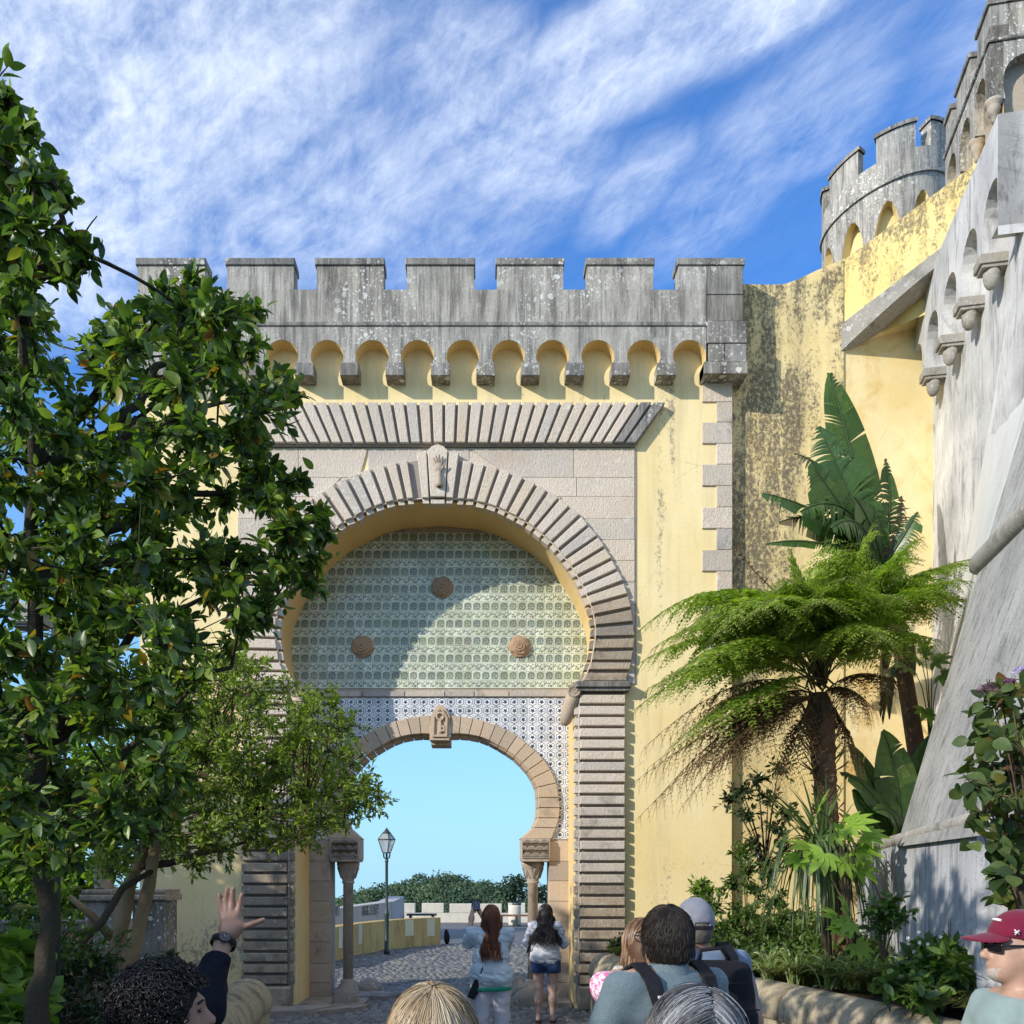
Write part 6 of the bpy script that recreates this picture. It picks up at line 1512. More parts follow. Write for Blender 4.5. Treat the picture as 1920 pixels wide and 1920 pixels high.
# small white flowers
M['petal'] = plain('white_petals', (.8, .8, .76), .6, .2, bump=0)
r = np.random.default_rng(15)
for k in range(16):
    u, v = r.uniform(1690, 1850), r.uniform(1745, 1800); c = P(u, v, r.uniform(7.1, 7.6)); mb = MB()
    for q in range(5):
        a = q*1.2566; i = mb.vert(c, c + Vector((.011*math.cos(a-.4), -.002, .011*math.sin(a-.4))), c + Vector((.018*math.cos(a), -.004, .018*math.sin(a))), c + Vector((.011*math.cos(a+.4), -.002, .011*math.sin(a+.4)))); mb.face((i, i+1, i+2, i+3))
    mb.tube([c + Vector((0, .003, 0)), c + Vector((r.normal(0, .03), .02, -.12)), Vector((c.x + r.normal(0, .05), c.y+.03, bedz(c.x, c.y)))], .0022, 4, 1)
    tag(mb.build('white_flower', [M['petal'], M['strap']], None, (c.x, c.y, bedz(c.x, c.y))), 'tiny white five-petalled flower on a thin stalk by the streaked wall', 'flower', 'white flowers at the right bed')

# ---------------------------------------------------------------- tree fern
M['fern'] = leafmat('fern_fronds', [(0, (.12, .19, .028)), (.5, (.24, .34, .045)), (1, (.38, .46, .08))], .5, .3, .48)
M['fern_brown'] = leafmat('dead_fern', [(0, (.08, .045, .028)), (.5, (.15, .085, .045)), (.8, (.12, .12, .04)), (1, (.22, .13, .06))], .8, .15, .2)
M['rachis'] = plain('fern_rachis', (.10, .09, .03), .6, .3); M['rachis_b'] = plain('dry_rachis', (.20, .11, .05), .7, .3)
PIN = (np.array([(0, 0, 0), (-.16, .45, .02), (0, 1, -.06), (.16, .45, .02)], float), np.array([(0, 3, 2), (0, 2, 1)], np.int32), np.array([0, .5, 1., .5]))
def frond(parent, a, c, e, width, mat, rmat, r, npin=30, nlf=13, curl=.18, rad=.012):
    n = npin; t = np.linspace(.16, 1.0, n); pts = bezn(a, c, e, t); tg = bezn(a, c, e, np.clip(t+.01, 0, 1.01)) - bezn(a, c, e, t-.01); tg /= np.linalg.norm(tg, axis=1, keepdims=True)
    sd_ = np.cross(tg, np.array([0, 0, 1.])); ln = np.linalg.norm(sd_, axis=1, keepdims=True); sd_ = sd_/np.maximum(ln, .15); nm_ = np.cross(sd_, tg)
    prof = np.sin(np.pi*np.clip((t-.10)/.98, 0, 1)**.75)**.75; P_, D_, N_, S_ = [], [], [], []; mb = MB()
    for s_ in (-1, 1):
        for i in range(n):
            L = width*prof[i]*r.uniform(.88, 1.08)
            if L < .02: continue
            d_ = sd_[i]*s_*.86 + tg[i]*.5 + r.normal(0, .10, 3) - np.array([0, 0, abs(r.normal(0, .12 + curl*.5))]); d_ /= np.linalg.norm(d_); m_ = max(4, int(nlf*prof[i]+1)); q = (np.arange(m_)+.6)/m_
            pp = pts[i] + d_*(q*L)[:, None] - np.array([0, 0, 1.])*(q*q*L*curl*2)[:, None]; pd = np.cross(nm_[i], d_)
            ll = L*.30*(1-q*.72)*min(1, .5+.5*prof[i])
            for s2 in (-1, 1):
                P_.append(pp); D_.append(np.tile(pd*s2 + d_*.45, (m_, 1)) - np.array([0, 0, .25]) + r.normal(0, .22, (m_, 3))); N_.append(np.tile(nm_[i], (m_, 1)) + r.normal(0, .35, (m_, 3))); S_.append(ll)
            mb.tube([pts[i], pts[i] + d_*L*.5 - Vector((0, 0, L*curl*.5)).to_tuple() if False else Vector(pts[i] + d_*L*.5) - Vector((0, 0, L*curl*.5)), Vector(pts[i] + d_*L) - Vector((0, 0, L*curl*2))], [.0028, .002, .001], 3, 0, False)
    S_ = np.concatenate(S_); pos = np.concatenate(P_)
    fo = scatter('frond', PIN, pos, frames(np.concatenate(D_), np.concatenate(N_)), np.stack([S_*1.25, S_, S_], 1), mat, parent, np.clip(r.normal(.5, .22, len(S_)), 0, 1))
    tt = np.linspace(0, 1, 13); mb.tube([Vector(p) for p in bezn(a, c, e, tt)], [rad*(1-.8*k/12) for k in range(13)], 6); mb.build('rachis', rmat, fo)
fc = P(1537, 1292, 10.5); fern = thing('tree_fern', 'large tree fern with feathery green fronds before the yellow wall', 'tree fern', P(1575, 1800, 10.2)); r = np.random.default_rng(33)
fr = [(1195, 1185, 9.7, .62), (1185, 1252, 10.3, .45), (1190, 1330, 9.7, .35), (1262, 1150, 11.2, .6), (1345, 1190, 9.0, .62), (1310, 1235, 11.5, .4), (1850, 1045, 10.9, .30), (1795, 1120, 9.8, .55), (1835, 1150, 11.3, .5), (1710, 1050, 11.4, .4), (1635, 985, 10.4, .25), (1560, 1010, 11.2, .22), (1470, 1085, 9.2, .4), (1690, 1120, 9.1, .5), (1760, 1200, 9.7, .45), (1430, 1120, 11.4, .45), (1590, 1080, 9.0, .35), (1540, 1130, 8.9, .45), (1660, 1200, 8.9, .5), (1260, 1400, 9.4, .22), (1380, 1170, 10.6, .5), (1725, 1010, 10.0, .3), (1240, 1290, 9.0, .4), (1790, 1060, 10.3, .38), (1225, 1215, 10.8, .55), (1280, 1190, 9.3, .6), (1420, 1150, 8.9, .5), (1480, 1030, 10.6, .3), (1600, 1020, 9.4, .3), (1665, 1060, 10.8, .35), (1745, 1150, 10.6, .5), (1820, 1090, 9.9, .42), (1205, 1300, 10.9, .4), (1330, 1120, 10.2, .55)]
for i, (u, v, Y, up) in enumerate(fr):
    e = P(u, v, Y); L = (e-fc).length; c = fc + (e-fc)*.42 + Vector((0, 0, L*up)); st = fc + Vector((r.normal(0, .05), r.normal(0, .05), r.uniform(-.02, .1)))
    frond(fern, st, c, e, .46 + .08*r.random(), M['fern'], M['rachis'], r)
for (u, v, Y, up) in [(1185, 1470, 10.0, .10), (1215, 1440, 10.6, .14), (1290, 1450, 9.6, .05), (1350, 1420, 9.4, .10), (1200, 1530, 9.7, .12), (1640, 1330, 10.0, .25), (1700, 1290, 10.8, .25), (1390, 1350, 10.9, .22), (1460, 1480, 9.8, .1), (1620, 1440, 10.4, .12), (1260, 1380, 10.6, .25), (1230, 1500, 10.3, .2), (1280, 1510, 9.8, .15), (1210, 1400, 9.4, .24)]:
    e = P(u, v, Y); L = (e-fc).length; c = fc + (e-fc)*.40 + Vector((0, 0, L*up + .10)); frond(fern, fc + Vector((0, 0, -.10)), c, e, .30, M['fern_brown'], M['rachis_b'], r, 26, 10, .5, .010)
mb = MB(); N1, N2 = 60, 16; ax = bez(P(1583, 1830, 10.15), P(1553, 1560, 10.2), P(1535, 1300, 10.5), N1); ids = []
for i, p in enumerate(ax):
    t = i/N1; rad = np.interp(t, [0, .25, .6, .8, .93, 1], [.115, .10, .095, .12, .145, .09]); row = []
    for j in range(N2):
        a = 2*math.pi*j/N2; k = 1 + .16*((i*3 + j*2) % 5 > 2)*((j + i//2) % 2) + .16*r.random(); row.append(mb.vert(p + Vector((math.cos(a), math.sin(a), 0))*rad*k))
    ids.append(row)
for i in range(N1):
    for j in range(N2): mb.face((ids[i][j], ids[i][(j+1) % N2], ids[i+1][(j+1) % N2], ids[i+1][j]))
M['fern_trunk'] = stone('fern_trunk', (.20, .125, .075), (.12, .075, .045), dark=.5, bump=1.0, chisel=False, vary=.1)
mb.build('trunk', M['fern_trunk'], fern)
n = 260; t = r.random(n)**.8; B = np.array([tuple(ax[int(q*N1*.999)]) for q in t]); a = r.random(n)*6.283; dh = np.stack([np.cos(a), np.sin(a), 0*a], 1); B = B + dh*.11; top_ = (t > .72)
E = B + dh*np.where(top_, .16, .06)[:, None] + np.array([0, 0, 1.])*np.where(top_, r.uniform(.1, .3, n), r.uniform(-.1, .1, n))[:, None]
ribbons('trunk_scales', B, (B+E)/2 + dh*.02, E, np.where(top_, .022, .028), M['fern_brown'], fern, 3)
for (du, dv, s_) in ((-10, -30, 1), (8, -70, 1.3)):   # curled young crozier
    mb = MB(); c = P(1537+du, 1270+dv, 10.45); pts = [fc + Vector((0, 0, .05)), fc.lerp(c, .6)] + [c + Vector((.05*s_*math.cos(k*.5)*(1-k/18), 0, .05*s_*math.sin(k*.5)*(1-k/18))) for k in range(15)]
    mb.tube(pts, [.03, .028] + [.026 - .0012*k for k in range(15)], 8); mb.build('crozier', M['fern_brown'], fern)
# small fern at lower left
sf = thing('small_fern', 'pale green fern on a thin trunk by the left garden wall', 'fern', P(85, 1800, 6.6)); r = np.random.default_rng(34); c0 = P(80, 1735, 6.6)
for (u, v, up) in ((30, 1700, .4), (150, 1665, .45), (155, 1705, .3), (55, 1650, .3), (110, 1640, .4), (20, 1740, .4), (140, 1740, .3), (70, 1780, .4)):
    e = P(u, v, 6.6 + r.uniform(-.3, .3)); L = (e-c0).length; frond(sf, c0, c0 + (e-c0)*.45 + Vector((0, 0, L*up)), e, .11, M['fern'], M['rachis'], r, 22, 7, .1, .004)
trunkp([P(84, 1900, 6.6), P(82, 1810, 6.6), P(80, 1730, 6.6)], [.05, .045, .04], 'trunk', M['bark_dark'], sf)

# ---------------------------------------------------------------- banana-like plant (large torn paddle leaves)
M['paddle'] = leafmat('paddle_leaf', [(0, (.018, .045, .018)), (.5, (.035, .085, .022)), (.9, (.07, .14, .03)), (1, (.12, .18, .05))], .35, .45, .25)
M['paddle_dry'] = leafmat('dry_paddle_leaf', [(0, (.10, .075, .05)), (.6, (.16, .12, .075)), (1, (.07, .10, .05))], .7, .2, .2)
def paddle(parent, a, c, e, width, r, mat, tear=.4, n=46, face=(0, -1, .25), droop=.5, name='leaf'):
    a, c, e = Vector(a), Vector(c), Vector(e); V, Fq, U = [], [], []; fc_ = Vector(face).normalized()
    ts = [i/n for i in range(n+1)]; pt = lambda t: a*(1-t)**2 + c*(2*t*(1-t)) + e*t*t
    for s_ in (-1, 1):
        i = 0; tone = r.random()
        while i < n:
            torn = r.random() < tear; k = 1 if torn else int(r.integers(3, 8)); j = min(n, i+k); dd = r.normal(0, .35)*tear; dz = droop*(.3 + r.random()*tear*1.2); gap = .35*tear*r.random()
            for q in range(i, j):
                q0, q1 = ts[q], ts[q+1]; sp_ = 3; prev = None
                for m_ in range(sp_+1):
                    w = m_/sp_; row = []
                    for tq, ed in ((q0, 0), (q1, 1)):
                        if torn: tq = tq + ((ts[i]+ts[j])/2 - tq)*.8*w*w
                        p = pt(tq); tg = (pt(min(1, tq+.02)) - pt(max(0, tq-.02))).normalized(); sd_ = tg.cross(fc_).normalized()*s_
                        sh = 0; W = width*.5*max(.04, math.sin(math.pi*min(1, tq*.93+.07)**.85))**.65
                        row.append(p + sd_*W*w*math.cos(.5*dz*w) + tg*(W*w*.45 + dd*W*w*.4 + sh) - Vector((0, 0, 1))*W*dz*w*w + fc_*W*.22*w*(1-w))
                    if prev is not None:
                        b = len(V); V += [tuple(x) for x in (prev[0], prev[1], row[1], row[0])]; Fq.append((b, b+1, b+2, b+3)); U += [(min(1, tone*.5 + .35 + .15*r.random()), w)]*4
                    prev = row
            i = j; tone = r.random()
    w_ = wloc(parent); o = link(name, np_mesh(name, np.array(V), np.array(Fq), mat, np.array(U), False, w_), parent, w_)
    mb = MB(); mb.tube([pt(t) - fc_*-.006 for t in [i/12 for i in range(13)]], [.022*(1-.8*i/12) for i in range(13)], 6); mb.build('midrib', M['strap'], o); return o
bp = thing('banana_plant', 'tall banana-like plant with torn dark leaves behind the tree fern', 'plant', P(1730, 1560, 12.2)); r = np.random.default_rng(51); bt = P(1668, 1085, 12.2)
trunkp([P(1738, 1600, 12.2), P(1722, 1430, 12.2), P(1695, 1260, 12.2), P(1670, 1100, 12.2)], [.13, .115, .10, .075], 'trunk', M['fern_trunk'], bp, 12)
paddle(bp, P(1650, 1060, 12.2), P(1600, 860, 12.0), P(1556, 700, 12.1), .66, r, M['paddle'], .32, face=(.25, -1, .1), droop=.1)
paddle(bp, P(1640, 1060, 12.1), P(1600, 930, 11.8), P(1535, 800, 11.9), .80, r, M['paddle'], .8, face=(-.3, -1, .2), droop=.5)
paddle(bp, P(1640, 1060, 12.1), P(1590, 960, 11.7), P(1520, 870, 11.6), .70, r, M['paddle'], .85, face=(-.1, -1, .3), droop=.6)
paddle(bp, P(1640, 1070, 12.1), P(1560, 950, 11.8), P(1430, 925, 11.9), .55, r, M['paddle'], .85, face=(0, -.7, .8), droop=.9)
paddle(bp, P(1650, 1070, 12.1), P(1560, 1000, 11.8), P(1435, 1020, 11.9), .36, r, M['paddle'], .25, face=(0, -.6, .8), droop=.5)
paddle(bp, P(1660, 1080, 12.1), P(1640, 980, 11.9), P(1600, 930, 11.5), .6, r, M['paddle'], .9, face=(.2, -1, .3), droop=.7)
paddle(bp, P(1660, 1080, 12.1), P(1690, 1000, 12.0), P(1690, 930, 11.9), .45, r, M['paddle_dry'], 1.0, face=(.3, -1, .2), droop=1.2)
paddle(bp, P(1660, 1090, 12.1), P(1690, 1040, 11.9), P(1680, 1060, 11.6), .4, r, M['paddle'], .8, face=(.3, -1, .5), droop=1.0)
paddle(bp, P(1650, 1100, 12.1), P(1540, 1060, 12.2), P(1420, 1130, 12.3), .40, r, M['paddle'], .6, face=(0, -.7, .7), droop=.8)
for k in range(14):
    a = r.uniform(0, 6.28); b0 = P(1680 + r.uniform(-12, 12), r.uniform(1110, 1260), 12.2); e = b0 + Vector((math.cos(a)*.25, math.sin(a)*.25, -r.uniform(.4, .8))); paddle(bp, b0, b0 + Vector((math.cos(a)*.22, math.sin(a)*.22, 0)), e, .12, r, M['paddle_dry'], .9, 8, droop=.5, name='dry_leaf')
for (c, e, w) in (((1600, 900, 11.7), (1500, 960, 11.4), .5), ((1620, 940, 11.6), (1560, 990, 11.2), .5), ((1680, 960, 11.9), (1660, 860, 11.8), .4), ((1590, 880, 11.9), (1490, 850, 11.9), .4), ((1560, 940, 11.9), (1460, 980, 12.0), .4), ((1700, 1000, 11.9), (1720, 960, 11.9), .35)): paddle(bp, P(1650, 1070, 12.1), P(*c), P(*e), w, r, M['paddle'] if r.random() < .8 else M['paddle_dry'], .9, 30, face=(r.uniform(-.3, .3), -.8, .5), droop=.8)
lo_ = thing('paddle_leaf_plant', 'low clump of dark paddle leaves behind the fern trunk', 'plant', P(1690, 1640, 10.9)); b0 = P(1690, 1620, 10.9)
for (c, e, w) in (((1640, 1450, 10.8), (1590, 1395, 10.6), .42), ((1690, 1440, 10.7), (1655, 1370, 10.5), .5), ((1660, 1470, 10.6), (1575, 1450, 10.4), .36), ((1720, 1450, 10.9), (1755, 1370, 10.9), .40), ((1690, 1500, 10.6), (1640, 1520, 10.3), .36), ((1730, 1520, 10.9), (1800, 1480, 10.9), .34), ((1640, 1540, 10.5), (1600, 1480, 10.5), .36)):
    paddle(lo_, b0, P(*c), P(*e), w, r, M['paddle'], .25, 22, face=(r.uniform(-.3, .3), -.8, .6), droop=.6)
# flower spikes of the bed behind the fern (red-brown)
for i, (q0, q1, q2, lab) in enumerate((((1480, 1130, 11.5), (1420, 1085, 11.5), (1382, 1028, 11.5), 'arching red-brown flower spike leaning toward the gate'), ((1492, 1125, 11.4), (1490, 1080, 11.4), (1488, 1052, 11.4), 'upright red-brown flower spike above the fern'))):
    pts = bez(P(*q0), P(*q1), P(*q2), 12); mb = MB(); mb.tube(pts, [.012 - .0006*k for k in range(13)], 5)
    for p in pts[5:]:
        for k in range(3): q = p + Vector(r.normal(0, .022, 3)); mb.tube([p, q], [.008, .012], 4)
    tag(mb.build('flower_spike', M['fern_trunk'], None, pts[0]), lab, 'flower spike', 'red-brown flower spikes')

# ---------------------------------------------------------------- flowering bush, near right
HY_ST = [(0, (.03, .055, .018)), (.4, (.065, .11, .03)), (.75, (.12, .17, .045)), (.93, (.20, .22, .05)), (1, (.22, .09, .05))]
M['hyd'] = leafmat('broad_leaves', HY_ST, .5, .3, .3); M['hyd1'] = leafobj_mat('broad_leaf', HY_ST, rough=.5, spec=.3, trans=.3)
hy = thing('flowering_bush', 'broad-leaved bush with purple flower heads at the right edge', 'bush', P(1905, 1740, 5.6)); r = np.random.default_rng(61)
hc = [(P(u, v, r.uniform(5.2, 6.0)), .12) for u, v in ((1895, 1300), (1865, 1325), (1915, 1345), (1845, 1375), (1885, 1385), (1925, 1410), (1850, 1430), (1890, 1440), (1835, 1465), (1870, 1490), (1915, 1490), (1845, 1525), (1890, 1540), (1925, 1560), (1870, 1580), (1905, 1605), (1880, 1640), (1920, 1650), (1950, 1400), (1960, 1500), (1960, 1600), (1900, 1680), (1875, 1300))]
S, en = grow(hc, r, 7, .5); pos, D, N, Sz = leaves_on(en, r, 3, .125, .55, .6, .35, .45); N[:, 1] -= .5
place_leaves('leaf', LEAFW, (M['hyd'], M['hyd1']), pos, D, N, Sz, hy, 220)
mb = MB(); b0 = P(1930, 1800, 5.7)
for c, _ in hc: mb.tube(bez(b0, b0.lerp(c, .5) + Vector((.08, 0, 0)), c, 6), [.011, .010, .009, .008, .007, .006, .004], 5)
for a, m_, e in S: mb.tube([a, m_, e], [.005, .004, .003], 4, 0, False)
mb.build('stems', M['bark'], hy)
M['purple'] = plain('purple_florets', (.16, .055, .12), .7, .2, 40, .5, 0); M['lilac'] = plain('lilac_florets', (.42, .32, .62), .7, .2, 40, .3, 0)
for (u, v, s_, mt) in ((1852, 1296, .055, 'purple'), (1918, 1262, .05, 'lilac'), (1893, 1280, .03, 'purple'), (1930, 1300, .03, 'lilac')):
    c = np.array(P(u, v, 5.5)); n = 150; d_ = r.normal(0, 1, (n, 3)); d_ /= np.linalg.norm(d_, axis=1, keepdims=True); d_[:, 2] = abs(d_[:, 2])*.9 - .1; pos = c + d_*s_*r.uniform(.8, 1.1, (n, 1))
    scatter('flower_head', LEAFS, pos, frames(r.normal(0, 1, (n, 3)), d_ + r.normal(0, .3, (n, 3))), np.full(n, .016), M[mt], hy)

# ---------------------------------------------------------------- left garden: wall, piers, plants, distant greenery
lg = thing('garden_parapet', 'low stained garden wall with dark coping at lower left', 'wall', (-5.2, 11, 0))
mb = MB(); mb.box(-7.5, UX(152, 11), 11, 11.3, .3, VZ(1748, 11)); mb.build('wall_body', M['low_yellow'], lg)
mb = MB(); mb.box(-7.55, UX(156, 11), 10.94, 11.36, VZ(1748, 11)+.001, VZ(1727, 11), 0, .02); mb.build('coping', M['lichen_dark'], lg)
def gpier(label, u0, u1, vt, Y, ornate):
    o = thing('garden_pier', label, 'pier', (UX((u0+u1)/2, Y), Y+.25, 0), 'stone garden piers left of the gate'); x0, x1 = UX(u0, Y), UX(u1, Y); zt_ = VZ(vt, Y)
    mb = MB(); mb.box(x0+.03, x1-.03, Y, Y+.5, .3, zt_-.14, 0, .015); mb.build('shaft', M['lichen_dark'], o)
    mb = MB(); mb.box(x0-.02, x1+.02, Y-.05, Y+.55, zt_-.14, zt_-.06, 0, .02); mb.box(x0, x1, Y-.03, Y+.53, zt_-.059, zt_, 0, .015); mb.build('cap', M['granite_dark'], o)
    if ornate:
        mb = MB(); mb.box(x0+.10, x1-.16, Y+.1, Y+.4, zt_+.001, zt_+.50, 0, .02); mb.lathe([(.12, zt_+.50), (.16, zt_+.54), (.16, zt_+.60), (.10, zt_+.64), (.06, zt_+.70)], (x0+x1)/2-.03, Y+.25, 12); mb.build('finial', M['granite_dark'], o)
    mb = MB(); mb.box(x0-.03, x1+.03, Y-.04, Y+.54, .1, .75, 0, .02); mb.build('plinth', M['lichen_dark'], o)
gpier('stone garden pier with finial at the end of the low wall', 153, 215, 1668, 11.3, True)
gpier('stone garden pier beside the shaded yellow wall', 243, 312, 1668, 11.9, False)
bush('sunlit_shrub', 'sunlit bright green shrubs seen beyond the low garden wall', [(u, v, 20, 1.0) for u, v in ((10, 1700), (60, 1690), (110, 1670), (150, 1690), (30, 1650), (90, 1630), (130, 1640), (0, 1620), (180, 1680), (50, 1600))], .28, 12, M['bright'], LEAFS, seed=71, ntw=14)
bush('background_tree', 'pale green tree showing through gaps in the camellia', [(u, v, 26, 1.5) for u, v in ((60, 1500), (120, 1440), (20, 1430), (180, 1500), (90, 1380), (40, 1560), (150, 1560), (130, 1330), (210, 1420), (250, 1500))], .34, 12, M['bright'], LEAFS, 'tree', seed=72, ntw=14, base=P(100, 1760, 26), stem=.09)
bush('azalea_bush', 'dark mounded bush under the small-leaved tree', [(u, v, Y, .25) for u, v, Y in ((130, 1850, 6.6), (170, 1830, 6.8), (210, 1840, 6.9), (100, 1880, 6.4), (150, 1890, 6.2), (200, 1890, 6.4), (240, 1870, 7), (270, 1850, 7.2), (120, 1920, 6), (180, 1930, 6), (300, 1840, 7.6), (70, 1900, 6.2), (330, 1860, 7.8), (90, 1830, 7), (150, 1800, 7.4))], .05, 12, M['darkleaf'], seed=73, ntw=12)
bush('bright_leaf_plant', 'bright broad-leaved plant in the lower left corner', [(u, v, Y, .13) for u, v, Y in ((10, 1800, 4.9), (35, 1790, 5), (20, 1840, 4.8), (50, 1830, 4.9), (5, 1880, 4.7), (45, 1890, 4.7), (30, 1920, 4.6))], .13, 6, M['bright'], LEAFW, 'plant', seed=74, ntw=7)
bush('undergrowth_shrub', 'mid-green shrub filling the shade beneath the camellia trunk', [(u, v, Y, .26) for u, v, Y in ((30, 1760, 6.2), (110, 1770, 6.4), (60, 1800, 6.0), (150, 1790, 6.8), (20, 1700, 6.6), (190, 1790, 7.2))], .06, 10, M['bush'], seed=78, ntw=10)
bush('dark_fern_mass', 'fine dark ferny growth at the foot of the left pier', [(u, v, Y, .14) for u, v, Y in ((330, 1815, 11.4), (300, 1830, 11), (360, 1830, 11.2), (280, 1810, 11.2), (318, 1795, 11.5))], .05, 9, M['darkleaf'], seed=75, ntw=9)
# floodlight on a bracket among the leaves
M['grey_paint'] = plain('grey_paint', (.33, .35, .34), .5, .4, bump=0); M['glass_dark'] = plain('dark_lens', (.05, .055, .06), .15, .6, bump=0); M['teal'] = plain('teal_paint', (.01, .085, .08), .5, .4, bump=0)
fl = thing('floodlight', 'grey box floodlight among the camellia branches', 'floodlight', P(62, 1180, 5.6)); c = P(62, 1155, 5.6)
mb = MB(); mb.box(c.x-.10, c.x+.10, c.y-.09, c.y+.05, c.z-.065, c.z+.06, 0, .012); mb.build('housing', M['grey_paint'], fl)
mb = MB(); mb.box(c.x-.085, c.x+.085, c.y-.07, c.y+.03, c.z-.082, c.z-.066, 0, .004); mb.build('lens', M['glass_dark'], fl)
mb = MB(); mb.tube([(c.x, c.y, c.z+.05), (c.x, c.y+.1, c.z+.12), (c.x, c.y+.3, c.z+.14)], .014, 6); mb.tube([(c.x, c.y+.3, c.z+.14), (c.x, c.y+.3, .6)], .03, 8); mb.build('bracket', M['iron'], fl)
tb = thing('garden_spotlight', 'small teal garden spotlight on the low left wall', 'spotlight', P(88, 1727, 10.9)); c = P(88, 1710, 10.9)
mb = MB(); mb.tube([(c.x-.13, c.y-.05, c.z-.03), (c.x+.10, c.y+.02, c.z+.05)], [.10, .075], 14); mb.build('head', M['teal'], tb); mb = MB(); mb.tube([(c.x, c.y, c.z), (c.x, c.y+.1, VZ(1727, 10.9))], .02, 6); mb.build('stalk', M['iron'], tb)

# ---------------------------------------------------------------- tall trees left of the frame: they shade the road as in the photograph
M['shade'] = leafmat('park_tree_leaves', GR, .6, .3, .25); r = np.random.default_rng(81)
for i, (x, y, h, lab) in enumerate(((-9.6, 9.6, 6.7, 'tall park tree left of the picture nearest the gate'), (-9.4, 6.6, 7.2, 'tall park tree left of the picture beside the garden'), (-9.8, 3.4, 7.0, 'tall park tree left of the picture level with the camellia'), (-9.6, .2, 6.8, 'tall park tree left of the picture behind the camellia'), (-9.8, -3.2, 6.9, 'tall park tree behind the viewer at left'), (-9.6, -6.4, 6.7, 'tall park tree farthest behind the viewer at left'))):
    o = thing('park_tree', lab, 'tree', (x, y, 0), 'park trees shading the road'); trunkp([Vector((x, y, 0)), Vector((x+.1, y, h*.4)), Vector((x, y+.1, h*.8))], [.2, .16, .06], 'trunk', M['bark'], o)
    n = 5200; d_ = r.normal(0, 1, (n, 3)); d_ /= np.linalg.norm(d_, axis=1, keepdims=True); rad = r.random(n)**.45; k = .80 + .30*vnoise(d_*2.2 + i*7); pos = np.array([x, y, h*.53]) + d_*rad[:, None]*k[:, None]*np.array([2.1, 2.1, h*.47])
    scatter('crown', LEAF, pos, frames(r.normal(0, 1, (n, 3)), np.array([0, 0, 1.]) + r.normal(0, .6, (n, 3))), r.uniform(.16, .32, n), M['shade'], o)
# ================================================================ PEOPLE
def nets_grid(fn, gx):
    """surface nets on a non-uniform grid"""
    ident = [np.arange(len(q), dtype=float) for q in gx]
    def f2(p):
        q = np.stack([np.interp(p[..., i], ident[i], gx[i]) for i in range(3)], -1); return fn(q)
    V, Fq = surface_nets(f2, (0, 0, 0), [len(q)-1 for q in gx], 1.0)
    return np.stack([np.interp(V[:, i], ident[i], gx[i]) for i in range(3)], 1), Fq
def grid(*segs):
    """segs: (from, to, step) joined"""
    out = []
    for a, b, h in segs: out += list(np.arange(a, b - h*.4, h))
    out.append(segs[-1][1]); return np.array(out)
def blob(prims, k=.03):
    def fn(p):
        d = None
        for q in prims:
            s_ = sd_cone(p, q[1], q[2], q[3], q[4]) if q[0] == 'c' else sd_ell(p, q[1], q[2])
            kk = q[-1] if isinstance(q[-1], dict) else {}
            d = s_ if d is None else smin(d, s_, kk.get('k', k))
        return d
    return fn
def C(a, b, ra, rb, **kw): return ('c', a, b, ra, rb, kw)
def E_(c, r, **kw): return ('e', c, r, kw)
class Fig:
    def __init__(s, name, label, x, y, yaw=0.0, sc=1.0, z=0.0):
        s.loc = Vector((x, y, z)); s.yaw = yaw; s.sc = sc; s.name = name; s.label = label; s.root = None
        s.cy, s.sy = math.cos(yaw), math.sin(yaw)
    def W(s, V):
        V = np.asarray(V, float)*s.sc; return np.stack([V[..., 0]*s.cy - V[..., 1]*s.sy + s.loc.x, V[..., 0]*s.sy + V[..., 1]*s.cy + s.loc.y, V[..., 2] + s.loc.z], -1)
    def inv(s, w):
        q = (Vector(w) - s.loc)/s.sc; return (q.x*s.cy + q.y*s.sy, -q.x*s.sy + q.y*s.cy, q.z)
    def body(s, fn, gx, mat):
        V, Fq = nets_grid(fn, gx); s.root = link(s.name, np_mesh(s.name, s.W(V), Fq, mat, None, True, s.loc), None, s.loc); tag(s.root, s.label, 'person'); return s.root
    def part(s, name, fn, gx, mat, parent=None):
        V, Fq = nets_grid(fn, gx); return link(name, np_mesh(name, s.W(V), Fq, mat, None, True, s.loc), parent or s.root, s.loc)
    def mb(s, mb, name, mat, parent=None):
        mb.v = [tuple(q) for q in s.W(np.array(mb.v))]; return link(name, mb.mesh(name, mat, s.loc), parent or s.root, s.loc)
    def strands(s, name, pts, rad, mat, parent=None, uvr=None, r=None):
        """pts (n,m,3) local"""
        pts = s.W(pts); n, m, _ = pts.shape; tg = np.gradient(pts, axis=1); tg /= np.linalg.norm(tg, axis=2, keepdims=True) + 1e-9
        ref = np.array([.31, .77, .55]); a = np.cross(tg, ref); a /= np.linalg.norm(a, axis=2, keepdims=True) + 1e-9; b = np.cross(tg, a)
        tp = np.linspace(1, .45, m)[None, :, None]*np.asarray(rad*s.sc)*np.ones((n, 1, 1)); V = np.stack([pts + (a*math.cos(q) + b*math.sin(q))*tp for q in (0, 2.094, 4.189)], 2).reshape(-1, 3)
        q = np.array([(3*i+j, 3*i+(j+1) % 3, 3*i+3+(j+1) % 3, 3*i+3+j) for i in range(m-1) for j in range(3)]); Fq = (q[None] + (np.arange(n)*3*m)[:, None, None]).reshape(-1, 4)
        u = uvr if uvr is not None else rng.random(n); uv = np.stack([np.repeat(u, q.size), np.zeros(n*q.size)], 1)
        return link(name, np_mesh(name, V, Fq, mat, uv, True, s.loc), parent or s.root, s.loc)
